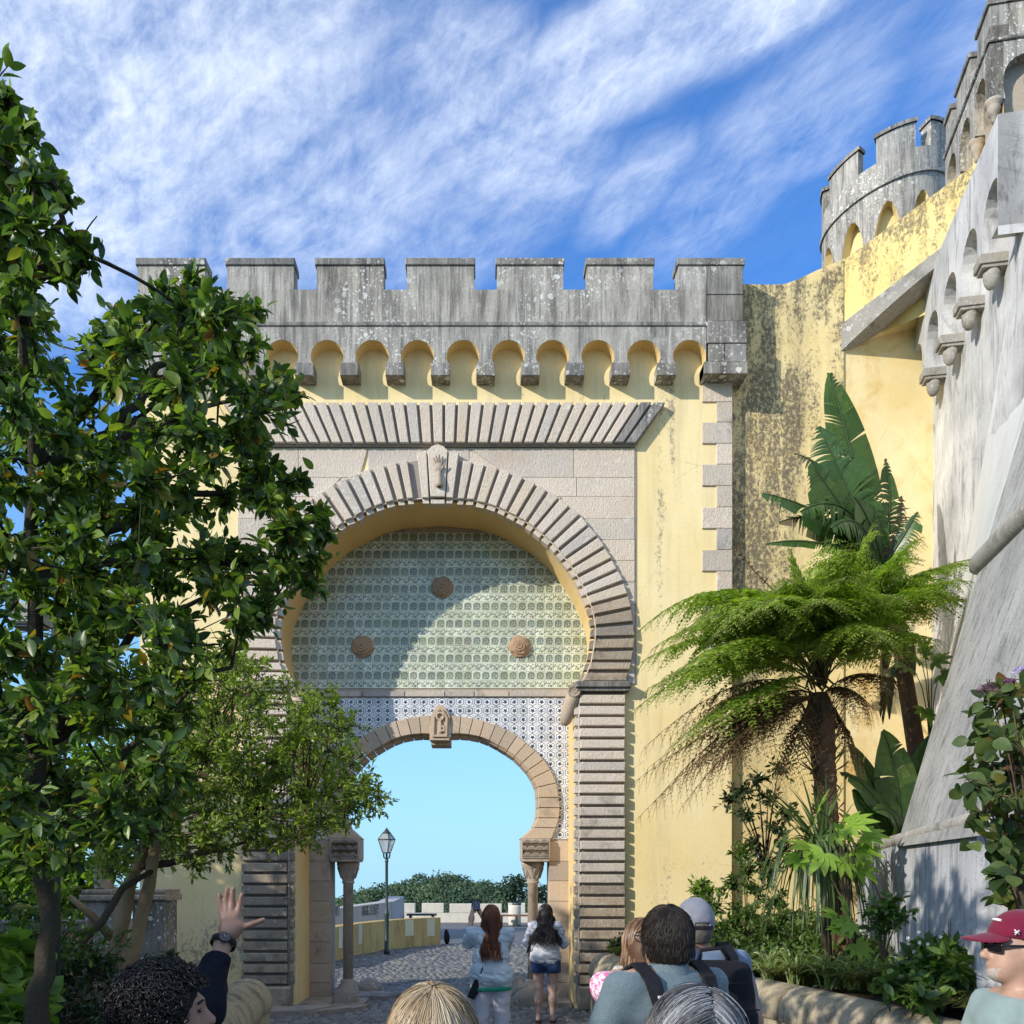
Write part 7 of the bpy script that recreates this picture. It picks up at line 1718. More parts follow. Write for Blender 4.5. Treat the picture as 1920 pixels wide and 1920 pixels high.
def skinmat(name, col):
    m, g, b = newmat(name); p = g.pos(); n = g.noise(p, 25, 4, .6)
    c = g.mix(g.mr(n, .35, .65), tuple(x*.85 for x in col), col); c = g.mix(g.mr(g.noise(p, 260, 2), .55, .7, 0, .18), c, (col[0]*.8, col[1]*.5, col[2]*.45))
    g.put(b.inputs['Base Color'], c); b.inputs['Roughness'].default_value = .5; b.inputs['Subsurface Weight'].default_value = .12; b.inputs['Subsurface Radius'].default_value = (.012, .005, .003); b.inputs['Subsurface Scale'].default_value = .5
    g.put(b.inputs['Normal'], g.bump(g.noise(p, 320, 3), .12, .002)); return m
def cloth(name, col, namt=.12, nscale=90, rough=.9, weave=.25, col2=None, pat=None):
    m, g, b = newmat(name); p = g.pos(); n = g.noise(p, nscale, 4, .65); c = g.mix(g.mr(n, .3, .7), tuple(x*(1-namt) for x in col), tuple(min(1, x*(1+namt)) for x in col))
    if pat == 'flower':
        c = g.mix(g.mr(g.noise(p, 48, 4, .6, .8), .49, .53), c, col2)
    if pat == 'fruit':
        vv = g.vor(p, 16); cc = g.sep(g.vor(p, 16, 'F1', 'Color'))[0]; c = g.mix(g.math('LESS_THAN', vv, .33), c, g.ramp(cc, [(0, (.65, .22, .03)), (.4, (.7, .42, .06)), (.6, (.05, .12, .16)), (1, (.12, .3, .12))]))
    if pat == 'heather': c = g.mix(g.mr(g.noise(p, 380, 2, .7), .42, .62), c, col2)
    if pat == 'stripe': c = g.mix(g.math('GREATER_THAN', g.math('SINE', g.math('MULTIPLY', g.sep(p)[2], 420)), .2), c, col2)
    g.put(b.inputs['Base Color'], c); b.inputs['Roughness'].default_value = rough; b.inputs['Specular IOR Level'].default_value = .2; b.inputs['Sheen Weight'].default_value = .15
    g.put(b.inputs['Normal'], g.bump(g.math('ADD', g.noise(p, 420, 2), g.noise(g.vm(p, (1, 1, .5)), 14, 4, .6)), weave, .006)); return m
def hairmat(name, stops, rough=.42):
    m, g, b = newmat(name); u, v, _ = g.sep(g.uv()); g.put(b.inputs['Base Color'], g.ramp(u, stops)); b.inputs['Roughness'].default_value = rough; b.inputs['Specular IOR Level'].default_value = .45; return m
SK = skinmat('skin_light', (.46, .28, .20)); SK2 = skinmat('skin_tan', (.31, .17, .115)); SK3 = skinmat('skin_pale', (.48, .31, .245))
r = np.random.default_rng(101)
def nz(p, f, seed=0.0): return vnoise(np.asarray(p)*np.array(f) + seed)

# ---- generic standing body, facing +Y, 1.65 m at sc = 1
def std_prims(wide=1.0, arms=True, la=None, ra=None, belly=0.0, leg=1.0, hz=0.0):
    w = wide; pr = [E_((0, 0, 1.535+hz), (.074, .093, .115)), C((0, -.01, 1.40), (0, -.005, 1.49+hz), .056, .052), E_((0, -.005, 1.30), (.165*w, .105, .13)), E_((0, 0, 1.12), (.145*w, .105 + belly, .17)), E_((0, -.01, .95), (.165*w, .125 + belly*.6, .13)), C((-.12*w, -.01, 1.375), (.12*w, -.01, 1.375), .062, .062)]
    for s_ in (-1, 1):
        pr += [C((s_*.09*w, -.01, .90), (s_*.095*w, .01, .48), .088*w*leg, .058*leg), C((s_*.095*w, .01, .48), (s_*.095*w, -.015, .09), .058*leg, .036), E_((s_*.095*w, -.03, .33), (.052*leg, .055*leg, .11)), C((s_*.095*w, -.03, .045), (s_*.105*w, .13, .035), .036, .028)]
    for s_, a in ((-1, la), (1, ra)):
        if a is None: a = ((s_*.235*w, -.03, 1.09), (s_*.245*w, .04, .86))
        if not arms: continue
        el, wr = a; pr += [C((s_*.165*w, -.01, 1.36), el, .056*w, .043), C(el, wr, .042, .027), C(wr, tuple(np.array(wr) + (np.array(wr)-np.array(el))*.32), .032, .022)]
    return pr
def head_detail(c=(0, 0, 1.535), f=(0, 1)):
    """nose, brow, chin, ears; f: forward direction in plan"""
    fx_, fy_ = f; q = lambda a, s_, z: (c[0] + fx_*a + fy_*s_, c[1] + fy_*a - fx_*s_, c[2] + z)
    return [C(q(.088, 0, .018), q(.118, 0, -.018), .010, .013, k=.010), E_(q(.110, 0, -.024), (.017, .017, .011), k=.006), E_(q(.078, 0, .034), (.045, .022, .016), k=.014), E_(q(.060, 0, -.085), (.038, .038, .030), k=.025), E_(q(.05, 0, -.055), (.052, .045, .045), k=.03),
            E_(q(.096, 0, -.052), (.020, .010, .007), k=.006), E_(q(.094, 0, -.064), (.017, .010, .007), k=.006), E_(q(-.012, .077, -.005), (.012, .022, .034), k=.008), E_(q(-.012, -.077, -.005), (.012, .022, .034), k=.008)]

def scalp_strands(n, m, c, rr, r, zmin=-.15, crown=(0, -.35), part=None, length=.4, step=None, wave=0.0, face_cut=.45, inward=.10, lift=1.0, fr=1):
    """hair lying on the skull ellipsoid and falling free below it"""
    c = np.array(c); rr = np.array(rr); out = []
    d = r.normal(0, 1, (n*3, 3)); d /= np.linalg.norm(d, axis=1, keepdims=True); d = d[(d[:, 2] > zmin) & ~((d[:, 1]*fr > face_cut) & (d[:, 2] < .62))][:n]; n = len(d)
    p = c + d*rr*lift; L = length*r.uniform(.8, 1.05, n); st = (L/m)[:, None]; pts = [p]
    ph = r.random(n)*6.28
    for k in range(m-1):
        q = (p - c)/rr; rad = np.linalg.norm(q, axis=1, keepdims=True); nn = q/rr; nn /= np.linalg.norm(nn, axis=1, keepdims=True)
        if part is None: flow = np.stack([q[:, 0] - crown[0], q[:, 1] - crown[1], np.zeros(n)], 1)
        else: flow = np.stack([np.sign(q[:, 0]-part)*1.0, q[:, 1]*.5 - .25*fr, np.zeros(n)], 1)
        wt = np.clip((q[:, 2:3] + .1)/.7, 0, 1); g_ = flow*wt*1.2 + np.array([0, 0, -1.0])*(1.05-wt*.6)
        t = g_ - nn*(g_*nn).sum(1, keepdims=True)*np.clip(wt*3, 0, 1); t /= np.linalg.norm(t, axis=1, keepdims=True) + 1e-6
        p = p + t*st; q = (p - c)/rr; rad = np.linalg.norm(q, axis=1, keepdims=True); on = q[:, 2:3] > -.35
        p = np.where(on, c + q/np.maximum(rad, 1e-6)*rr*np.maximum(lift, np.minimum(rad, lift+.02)), p)
        low = ~on[:, 0]; p[low, 1] -= (p[low, 1]-c[1])*inward*.12; p[low, 0] -= (p[low, 0]-c[0])*inward*.10
        if wave: p = p + np.stack([np.sin(ph + k*.75), np.cos(ph*1.7 + k*.6), 0*ph], 1)*wave*min(1, k/(m*.4))
        pts.append(p)
    P_ = np.stack(pts, 1); return P_ + r.normal(0, .0016, (n, 1, 3))

def zg(fine_from, top, hf, hc=.03, lo=0.0): return grid((lo, fine_from, hc), (fine_from, top, hf))

# ---------------------------------------------------------------- woman with red hair taking a picture
f1 = Fig('person', 'woman with long red hair in pale blue blouse and white trousers photographing the gate', UX(921, 9.8), 9.8, .0, .97)
el_, wr_ = f1.inv(P(879, 1768, 9.85)), f1.inv(P(884, 1722, 10.05)); er_, wr2 = f1.inv(P(948, 1775, 10.1)), f1.inv(P(908, 1722, 10.15))
pr = std_prims(1.16, True, (el_, wr_), (er_, wr2), .03, 1.15) + head_detail()
ph_c = f1.inv(P(892, 1700, 10.12))
def fingers(w, tgt, n=4, r0=.009):
    w = np.array(w); t = np.array(tgt); out = []
    for i in range(n):
        b = w + (t-w)*.45 + np.array([0, .012, (i-1.5)*.018]); m_ = b + np.array([0, .02, .0]) + (t-w)*.3; e = m_ + (t-w)*.25 + np.array([0, -.015, 0]); out += [C(tuple(b), tuple(m_), r0, r0*.9, k=.006), C(tuple(m_), tuple(e), r0*.9, r0*.75, k=.004)]
    return out
pr += fingers(wr_, (ph_c[0]-.035, ph_c[1], ph_c[2])) + fingers(wr2, (ph_c[0]+.035, ph_c[1], ph_c[2]-.02))
gx = [grid((-.42, .42, .015)), grid((-.25, .55, .015)), zg(.0, 1.85, .016, .03)]
f1.body(blob(pr, .03), gx, SK)
def top1(p):
    d = blob([E_((0, -.01, 1.28), (.200, .13, .15)), E_((0, -.015, 1.10), (.20, .145, .20)), E_((0, -.02, .93), (.24, .175, .17)), C((-.14, -.01, 1.368), (.14, -.01, 1.368), .082, .082), C((-.185, -.01, 1.355), el_, .082, .062), C((.185, -.01, 1.355), er_, .082, .062), C(el_, tuple(np.array(el_)*.45 + np.array(wr_)*.55), .060, .046)], .035)(p)
    fo = .010*nz(p, (7, 7, 16), 3) + .010*nz(p + .25*p[..., [0]], (13, 13, 42), 9) + .004*nz(p, (40, 40, 70), 2) + .014*np.sin(p[..., 0]*26 + 3*nz(p, (4, 4, 3)))*np.clip((1.05-p[..., 2])*3, 0, 1)
    hem = .80 + .05*np.abs(p[..., 0])*2 - .03*np.sin(p[..., 0]*9); return np.maximum(np.maximum(d + fo, hem - p[..., 2]), p[..., 2] - 1.43)
M['blouse'] = cloth('pale_blue_blouse', (.46, .54, .60), .06, 40); M['white_tr'] = cloth('white_trousers', (.52, .50, .53), .06, 30); M['gem'] = cloth('green_print', (.02, .25, .16), .6, 80)
f1.part('blouse', top1, [grid((-.42, .42, .012)), grid((-.3, .5, .013)), grid((.72, 1.6, .010))], M['blouse'])
def tr1(p):
    d = blob([E_((0, -.02, .90), (.205, .155, .15)), C((-.10, -.015, .86), (-.11, .01, .45), .125, .085), C((-.11, .01, .45), (-.115, 0, .08), .085, .072), C((.10, -.015, .86), (.11, .01, .45), .125, .085), C((.11, .01, .45), (.115, 0, .08), .085, .072)], .03)(p)
    return np.maximum(np.maximum(d + .007*nz(p, (10, 10, 22), 5) + .004*nz(p, (30, 30, 40), 1), p[..., 2] - .93), .06 - p[..., 2])
f1.part('trousers', tr1, [grid((-.3, .3, .014)), grid((-.25, .22, .014)), grid((.02, 1.0, .014))], M['white_tr'])
f1.part('printed_hem', lambda p: np.maximum(np.abs(p[..., 2] - (.775 + .02*p[..., 0]))-.022, blob([E_((0, -.02, .85), (.232, .172, .25))], .03)(p)), [grid((-.3, .3, .014)), grid((-.25, .25, .014)), grid((.70, .85, .01))], M['gem'])
M['hair_red'] = hairmat('red_hair', [(0, (.045, .012, .006)), (.4, (.12, .032, .012)), (.8, (.21, .062, .022)), (1, (.30, .11, .04))])
hs = scalp_strands(2200, 20, (0, 0, 1.545), (.088, .106, .122), r, -.3, (0, -.1), 0.0, .47, wave=.007, inward=-.32); hs += (vnoise(hs*np.array([16, 16, 5]))*.02)[..., None]*np.array([1, -.3, 0])*np.linspace(0, 1, hs.shape[1])[None, :, None]
f1.strands('hair', hs, .0040, M['hair_red'])
M['hair_red_b'] = plain('red_hair_base', (.07, .02, .008), .6, .3, bump=0)
f1.part('hair_base', lambda p: np.maximum(blob([E_((0, -.012, 1.55), (.083, .098, .114)), C((0, -.06, 1.5), (.02, -.13, 1.22), .085, .05)], .05)(p), -(p[..., 2] - (1.545 if False else 1.16))), [grid((-.14, .14, .012)), grid((-.24, .12, .012)), grid((1.12, 1.7, .012))], M['hair_red_b'])
M['screen'] = plain('phone_screen', (.10, .13, .19), .12, .6, 60, .9, 0)
def phone(name, label, c, w=.072, h=.148, tilt=0.0):
    o = thing(name, label, 'phone', c); c = Vector(c); mb = MB(); mb.prism([(c.x-w/2+.008, c.z-h/2), (c.x+w/2-.008, c.z-h/2), (c.x+w/2, c.z-h/2+.008), (c.x+w/2, c.z+h/2-.008), (c.x+w/2-.008, c.z+h/2), (c.x-w/2+.008, c.z+h/2), (c.x-w/2, c.z+h/2-.008), (c.x-w/2, c.z-h/2+.008)], c.y-.005, c.y+.005, 0, .002); mb.build('case', M['black'], o)
    mb = MB(); mb.box(c.x-w/2+.006, c.x+w/2-.006, c.y-.0062, c.y-.004, c.z-h/2+.012, c.z+h/2-.012); mb.build('screen', M['screen'], o)
phone('phone', 'phone held up by the red-haired woman', P(892.5, 1697, 10.13), .09, .125)
bg_ = thing('shoulder_bag', 'black shoulder bag at the hip of the red-haired woman', 'bag', P(880, 1862, 9.75))
mb = MB(); bc = P(884, 1850, 9.72); q = [P(876, 1868, 9.72), P(888, 1874, 9.7), P(897, 1862, 9.7), P(899, 1832, 9.72), P(890, 1836, 9.72)]
i0 = [(p.x, p.z) for p in q]; mb.prism(i0, 9.66, 9.76, 0, .012); mb.build('bag_body', M['black'], bg_)
mb = MB(); mb.tube([P(896, 1836, 9.68), P(901, 1826, 9.63), P(905, 1814, 9.62)], .007, 5); mb.build('strap', M['black'], bg_)

# ---------------------------------------------------------------- woman with dark wavy hair
f2 = Fig('person', 'woman with long dark wavy hair in white shirt and denim shorts under the arch', UX(1023, 12.4), 12.4, -.12, .93)
pr = std_prims(1.05, True, ((-.25, .10, 1.12), (-.12, .30, 1.20)), ((.24, .06, 1.10), (.12, .28, 1.18)), .02, 1.1) + head_detail()
f2.body(blob(pr, .03), [grid((-.36, .36, .014)), grid((-.22, .45, .014)), zg(0, 1.7, .016, .03)], SK3)
def sh2(p):
    d = blob([E_((0, -.01, 1.30), (.20, .13, .14)), E_((0, -.02, 1.10), (.205, .15, .20)), E_((0, -.02, .93), (.225, .165, .17)), C((-.13, -.01, 1.362), (.13, -.01, 1.362), .084, .084), C((-.17, 0, 1.352), (-.255, .09, 1.12), .082, .070), C((.17, 0, 1.352), (.245, .06, 1.10), .082, .070), C((-.255, .09, 1.12), (-.20, .22, 1.17), .06, .045), C((.245, .06, 1.10), (.19, .2, 1.15), .06, .045)], .035)(p)
    fo = .012*nz(p, (6, 6, 17), 13) + .012*nz(p + .3*p[..., [0]], (12, 12, 46), 19) + .005*nz(p, (40, 40, 80), 3); hem = .76 + 2.2*p[..., 0]**2; return np.maximum(np.maximum(d + fo, hem - p[..., 2]), p[..., 2] - 1.43)
M['shirt_w'] = cloth('white_shirt', (.52, .53, .58), .08, 30, weave=.5); f2.part('shirt', sh2, [grid((-.38, .38, .013)), grid((-.28, .4, .013)), grid((.66, 1.5, .010))], M['shirt_w'])
M['denim'] = cloth('blue_denim', (.018, .042, .11), .3, 120)
f2.part('shorts', lambda p: np.maximum(np.maximum(blob([E_((0, -.015, .88), (.19, .145, .15)), C((-.098, -.01, .86), (-.11, 0, .64), .118, .112), C((.098, -.01, .86), (.11, 0, .64), .118, .112)], .02)(p) + .003*nz(p, (20, 20, 20)), p[..., 2]-.98), .70 - .05*np.abs(p[..., 0])*4*0 - p[..., 2]), [grid((-.26, .26, .013)), grid((-.2, .2, .013)), grid((.62, 1.0, .013))], M['denim'])
M['hair_dark'] = hairmat('dark_hair', [(0, (.006, .004, .004)), (.5, (.018, .011, .010)), (1, (.05, .03, .028))], .38)
hs = scalp_strands(1300, 24, (0, 0, 1.545), (.094, .11, .122), r, -.3, (0, -.1),   .1, .46, wave=.0085, inward=-.42); hs += (vnoise(hs*np.array([18, 18, 9]))*.022)[..., None]*np.array([1, -.4, 0])*np.linspace(0, 1, hs.shape[1])[None, :, None]; f2.strands('hair', hs, .0046, M['hair_dark'])
M['hair_dark_b'] = plain('dark_hair_base', (.010, .007, .007), .6, .3, bump=0)
f2.part('hair_base', lambda p: blob([E_((0, -.012, 1.55), (.086, .10, .113)), C((0, -.06, 1.5), (.02, -.12, 1.27), .095, .06)], .05)(p), [grid((-.14, .14, .012)), grid((-.24, .12, .012)), grid((1.14, 1.7, .012))], M['hair_dark_b'])
st = thing('crossbody_strap', 'black crossbody strap over the back of the dark-haired woman', 'strap', f2.W((-.1, -.15, 1.2))); mb = MB()
pts = [f2.W(q) for q in ((-.03, -.145, 1.40), (-.08, -.165, 1.30), (-.16, -.17, 1.18), (-.225, -.13, 1.07), (-.25, -.03, .98))]
for (a, b) in zip(pts[:-1], pts[1:]):
    a, b = Vector(a), Vector(b); w = Vector((.022, 0, .018)); mb.quad(a-w, a+w, b+w, b-w); mb.quad(a-w+Vector((0, -.006, 0)), b-w+Vector((0, -.006, 0)), b+w+Vector((0, -.006, 0)), a+w+Vector((0, -.006, 0)))
mb.build('webbing', M['black'], st)
M['sandal'] = plain('brown_sandal', (.05, .03, .02), .7, .3)
for s_ in (-1, 1):
    f2.part('sandal', lambda p: np.maximum(blob([C((s_*.10, -.05, .02), (s_*.11, .14, .015), .045, .04)], .02)(p), p[..., 2]-.03), [grid((s_*.1-.08, s_*.1+.08, .012)), grid((-.12, .22, .012)), grid((-.03, .06, .01))], M['sandal'])

# ---------------------------------------------------------------- two close heads seen from behind
def close_head(label, u, Y, ztop, stops, sc, cloth_m, seed, part, yaw=0.0, n=7500, rr=(.093, .113, .125), length=.34):
    r = np.random.default_rng(seed); H = 1.672; f = Fig('person', label, UX(u, Y), Y, yaw, sc, ztop - H*sc)
    f.body(blob(std_prims(1.05) + head_detail(), .03), [grid((-.34, .34, .02)), grid((-.2, .25, .02)), zg(1.3, 1.68, .012, .035)], SK)
    def top(p): return np.maximum(np.maximum(blob([E_((0, -.01, 1.28), (.20, .13, .15)), E_((0, 0, 1.05), (.19, .15, .25)), C((-.14, -.01, 1.365), (.14, -.01, 1.365), .075, .075), C((-.18, 0, 1.35), (-.25, -.02, 1.08), .075, .06), C((.18, 0, 1.35), (.25, -.02, 1.08), .075, .06)], .05)(p) + .008*nz(p, (8, 8, 18), seed), .85 - p[..., 2]), p[..., 2]-1.43)
    f.part('shirt', top, [grid((-.36, .36, .02)), grid((-.24, .24, .02)), grid((.8, 1.5, .02))], cloth_m)
    f.part('trousers', lambda p: np.maximum(blob([E_((0, -.01, .90), (.19, .14, .14)), C((-.1, 0, .86), (-.1, 0, .1), .105, .07), C((.1, 0, .86), (.1, 0, .1), .105, .07)], .03)(p), .06-p[..., 2]), [grid((-.26, .26, .025)), grid((-.2, .2, .025)), grid((0, 1.06, .03))], M['denim'])
    m = hairmat('hair_' + str(seed), stops)
    mb_ = plain('hair_base_' + str(seed), tuple((a+b)*.5 for a, b in zip(stops[1][1], stops[2][1])), .6, .3, bump=0); f.part('hair_base', blob([E_((0, -.008, 1.545), tuple(x-.006 for x in rr)), C((0, -.05, 1.5), (0, -.08, 1.36), .09, .075)], .04), [grid((-.14, .14, .014)), grid((-.2, .13, .014)), grid((1.26, 1.7, .014))], mb_)
    hs = scalp_strands(n, 18, (0, -.002, 1.545), rr, r, -.1, (0, -.30), part, length, wave=.0022, inward=-.1, face_cut=.75)
    lock = vnoise(hs[:, 6]*np.array([26, 26, 9]) + seed); u_ = np.clip(.52 + .42*lock + r.normal(0, .10, len(hs)), 0, 1)
    f.strands('hair', hs + (lock*.002)[:, None, None]*np.array([0, -.6, 1]), .0012, m, None, u_)
    fly = scalp_strands(260, 14, (0, -.002, 1.545), tuple(x+.004 for x in rr), r, .1, (0, -.30), part, length*.7, wave=.006, inward=-.1, face_cut=.75); f.strands('stray_hair', fly, .0007, m); return f
M['tee_dark'] = cloth('dark_tee', (.08, .09, .11)); M['tee_red'] = cloth('plum_tee', (.16, .05, .07))
close_head('blonde-haired person at the bottom centre seen from behind', 811, 1.95, 1.683, [(0, (.09, .055, .028)), (.35, (.24, .16, .085)), (.7, (.45, .34, .21)), (1, (.66, .55, .40))], 1.0, M['tee_dark'], 7, None, .1)
close_head('person with dark-streaked grey hair seen from behind at the bottom right', 1306, 1.75, 1.70, [(0, (.02, .02, .022)), (.4, (.075, .075, .08)), (.75, (.22, .22, .23)), (1, (.50, .50, .51))], 1.0, M['tee_red'], 11, .25, -.15, 7500)

# ---------------------------------------------------------------- brown-haired man in teal polo with backpack straps
f5 = Fig('person', 'brown-haired man in heathered teal polo wearing a backpack, seen from behind', UX(1250, 3.85), 3.85, .38, 1.06, 1.782 - 1.668*1.06)
pr = std_prims(1.12, True, ((-.25, .05, 1.10), (-.22, .25, 1.12)), ((.26, .05, 1.10), (.2, .22, 1.1))) + head_detail()
f5.body(blob(pr, .026), [grid((-.36, .36, .014)), grid((-.2, .42, .014)), zg(1.2, 1.68, .008, .03)], SK)
def polo(p): return np.maximum(np.maximum(blob([E_((0, -.01, 1.29), (.205, .135, .15)), E_((0, 0, 1.08), (.19, .145, .25)), C((-.15, -.01, 1.37), (.15, -.01, 1.37), .070, .070), C((-.19, 0, 1.355), (-.27, .06, 1.12), .078, .068), C((.19, 0, 1.355), (.28, .06, 1.12), .078, .068)], .045)(p) + .007*nz(p, (7, 7, 15), 4) + .003*nz(p, (25, 25, 40), 8), .86 - p[..., 2]), p[..., 2]-1.425)
M['polo'] = cloth('teal_heather', (.085, .125, .145), .10, 60, weave=.35, col2=(.17, .22, .24), pat='heather'); f5.part('polo_shirt', polo, [grid((-.4, .4, .014)), grid((-.26, .26, .014)), grid((.8, 1.5, .012))], M['polo'])
f5.part('collar', lambda p: np.maximum(np.maximum(np.abs(sd_cone(p, (0, -.012, 1.385), (0, -.004, 1.455), .088, .068)) - .006, 1.39 - p[..., 2] - .0), p[..., 2] - 1.452 + .25*np.clip(p[..., 1], 0, 1)), [grid((-.12, .12, .007)), grid((-.12, .12, .007)), grid((1.36, 1.48, .006))], M['polo'])
f5.part('trousers', lambda p: np.maximum(blob([E_((0, -.01, .90), (.19, .14, .14)), C((-.1, 0, .86), (-.1, 0, .1), .105, .07), C((.1, 0, .86), (.1, 0, .1), .105, .07)], .03)(p), .06-p[..., 2]), [grid((-.26, .26, .025)), grid((-.2, .2, .025)), grid((0, 1.06, .03))], M['tee_dark'])
M['hair_brown'] = hairmat('brown_hair', [(0, (.009, .006, .005)), (.5, (.022, .014, .010)), (.85, (.042, .028, .019)), (1, (.075, .05, .034))], .55); M['hair_brown_b'] = plain('brown_hair_base', (.018, .012, .009), .6, .3, bump=0)
f5.part('hair_base', lambda p: np.maximum(blob([E_((0, -.012, 1.56), (.083, .104, .112)), E_((0, -.05, 1.50), (.066, .052, .06))], .04)(p), -sd_ell(p, (0, .10, 1.50), (.1, .085, .09))), [grid((-.13, .13, .011)), grid((-.16, .13, .011)), grid((1.38, 1.7, .011))], M['hair_brown_b'])
h1 = scalp_strands(3300, 12, (0, -.006, 1.552), (.090, .112, .121), r, .05, (-.25, -.5), None, .115, wave=.003, face_cut=.35); h2 = scalp_strands(2600, 12, (0, -.006, 1.552), (.086, .108, .118), r, -.72, (-.25, -.5), None, .04, wave=.002, face_cut=.30); hs = np.concatenate([h1, h2]); lock = vnoise(hs[:, 4]*np.array([30, 30, 14])); f5.strands('hair', hs + (.006*lock)[:, None, None]*np.array([0, -.5, 1.]), .0014, M['hair_brown'], None, np.clip(.45 + .35*lock + r.normal(0, .15, len(hs)), 0, 1))
mb = MB(); mb.tube([(-.079, -.03, 1.548), (-.080, .03, 1.552), (-.078, .088, 1.552)], .0028, 5); mb.tube([(-.077 + .036 + .034*math.cos(a), .112, 1.546 + .022*math.sin(a)) for a in [2*math.pi*k/14 for k in range(15)]], .0024, 5); mb.tube([(.041 + .034*math.cos(a), .112, 1.546 + .022*math.sin(a)) for a in [2*math.pi*k/14 for k in range(15)]], .0024, 5); mb.tube([(-.079, .088, 1.552), (-.075, .112, 1.550)], .0026, 5); mb.tube([(.079, .088, 1.552), (.075, .112, 1.550)], .0026, 5); mb.tube([(-.01, .115, 1.55), (.008, .115, 1.55)], .0026, 5)
sg_ = f5.mb(mb, 'eyeglasses', M['black']); 
def strap_mesh(f, pts, w, th=.008):
    mb = MB(); prev = None
    for i, (q, wd) in enumerate(pts):
        q = Vector(q); wd = Vector(wd).normalized()*w/2; a = pts[max(i-1, 0)][0]; b = pts[min(i+1, len(pts)-1)][0]; t = (Vector(b)-Vector(a)).normalized(); nn = t.cross(wd).normalized()*th/2
        k = mb.vert(q-wd-nn, q+wd-nn, q+wd+nn, q-wd+nn)
        if prev is not None:
            for j in range(4): mb.face((prev+j, prev+(j+1) % 4, k+(j+1) % 4, k+j), 0, None, False)
        prev = k
    return mb
bk5 = thing('backpack', 'black backpack worn by the man in the teal polo', 'backpack', f5.W((0, -.2, 1.0)))
for s_ in (-1, 1):
    mb = strap_mesh(f5, [((s_*.10, -.155, 1.18), (1, 0, 0)), ((s_*.115, -.145, 1.30), (1, 0, 0)), ((s_*.125, -.10, 1.40), (1, .2*s_, 0)), ((s_*.13, -.01, 1.452), (1, .0, 0)), ((s_*.135, .08, 1.41), (1, 0, 0)), ((s_*.14, .135, 1.28), (1, 0, 0)), ((s_*.17, .12, 1.1), (1, 0, 0))], .060, .012); mb.v = [tuple(q) for q in f5.W(np.array(mb.v))]; mb.build('strap', M['black'], bk5)
def pack(p, c, hw): 
    q = np.abs(p - np.array(c)); q = np.stack([q[..., i] - (hw[i][..., 0] if isinstance(hw[i], np.ndarray) else hw[i]) + .05 for i in range(3)], -1); return np.linalg.norm(np.maximum(q, 0), axis=-1) + np.minimum(q.max(-1), 0) - .05
V, Fq = nets_grid(lambda p: pack(p, (0, -.23, 1.0), (.15, .10, .20)), [grid((-.2, .2, .015)), grid((-.38, -.08, .015)), grid((.75, 1.25, .015))]); link('pack_body', np_mesh('pack_body', f5.W(V), Fq, M['black'], None, True, wloc(bk5)), bk5)
M['label_w'] = plain('white_print', (.75, .75, .75), .6, .2, bump=0); M['label_r'] = plain('red_tag', (.6, .05, .05), .6, .2, bump=0)
mb = MB(); q0 = Vector((-.135, -.120, 1.385)); mb.box(-.125, -.108, -.142, -.136, 1.335, 1.345); mb2 = MB(); mb2.box(-.108, -.098, -.142, -.136, 1.335, 1.345)
for m_, mt in ((mb, 'label_w'), (mb2, 'label_r')): m_.v = [tuple(q) for q in f5.W(np.array(m_.v))]; m_.build('woven_tag', M[mt], bk5)

# ---------------------------------------------------------------- man in grey cap with black backpack
f6 = Fig('person', 'man in grey baseball cap and blue shirt carrying a black backpack', UX(1303, 4.6), 4.6, .12, 1.05, 1.80 - 1.665*1.05)
f6.body(blob(std_prims(1.15, True, ((-.26, .04, 1.09), (-.2, .2, 1.15)), None) + head_detail(), .03), [grid((-.36, .36, .016)), grid((-.2, .4, .016)), zg(1.3, 1.68, .010, .03)], SK2)
M['blue_tee'] = cloth('blue_tee', (.13, .18, .26), .1, 60)
f6.part('tee_shirt', lambda p: polo(p), [grid((-.4, .4, .016)), grid((-.26, .26, .016)), grid((.8, 1.5, .015))], M['blue_tee'])
f6.part('shorts', lambda p: np.maximum(blob([E_((0, -.01, .90), (.19, .14, .14)), C((-.1, 0, .86), (-.1, 0, .5), .11, .10), C((.1, 0, .86), (.1, 0, .5), .11, .10)], .03)(p), .5-p[..., 2]), [grid((-.26, .26, .025)), grid((-.2, .2, .025)), grid((.4, 1.06, .03))], M['tee_dark'])
M['cap_grey'] = cloth('grey_cap', (.20, .205, .24), .1, 40, weave=.4); M['hair_short'] = plain('short_grey_hair', (.12, .10, .085), .8, .2, 120, .5, .3)
f6.part('hair', lambda p: np.maximum(blob([E_((0, -.008, 1.525), (.079, .098, .10))], .02)(p), np.maximum(p[..., 1]-.02, 1.455 - p[..., 2])), [grid((-.1, .1, .01)), grid((-.12, .06, .01)), grid((1.44, 1.62, .01))], M['hair_short'])
def capfn(p): return np.maximum(np.maximum(sd_ell(p, (0, -.002, 1.553), (.088, .108, .116)) + .002*nz(p, (30, 30, 30)), 1.527 - p[..., 2]), -np.maximum(sd_cone(p, (0, -.2, 1.545), (0, -.05, 1.545), .032, .032), p[..., 2]-1.552))
cp = f6.part('cap', capfn, [grid((-.11, .11, .007)), grid((-.13, .13, .007)), grid((1.5, 1.69, .007))], M['cap_grey'])
f6.part('peak', lambda p: np.maximum(sd_ell(p, (0, .11, 1.535), (.085, .10, .03)), np.maximum(np.abs(p[..., 2] - 1.545 + 1.2*(p[..., 1]-.1)**2*3)-.006, .06-p[..., 1])), [grid((-.1, .1, .008)), grid((.03, .23, .008)), grid((1.48, 1.58, .005))], M['cap_grey'], cp)
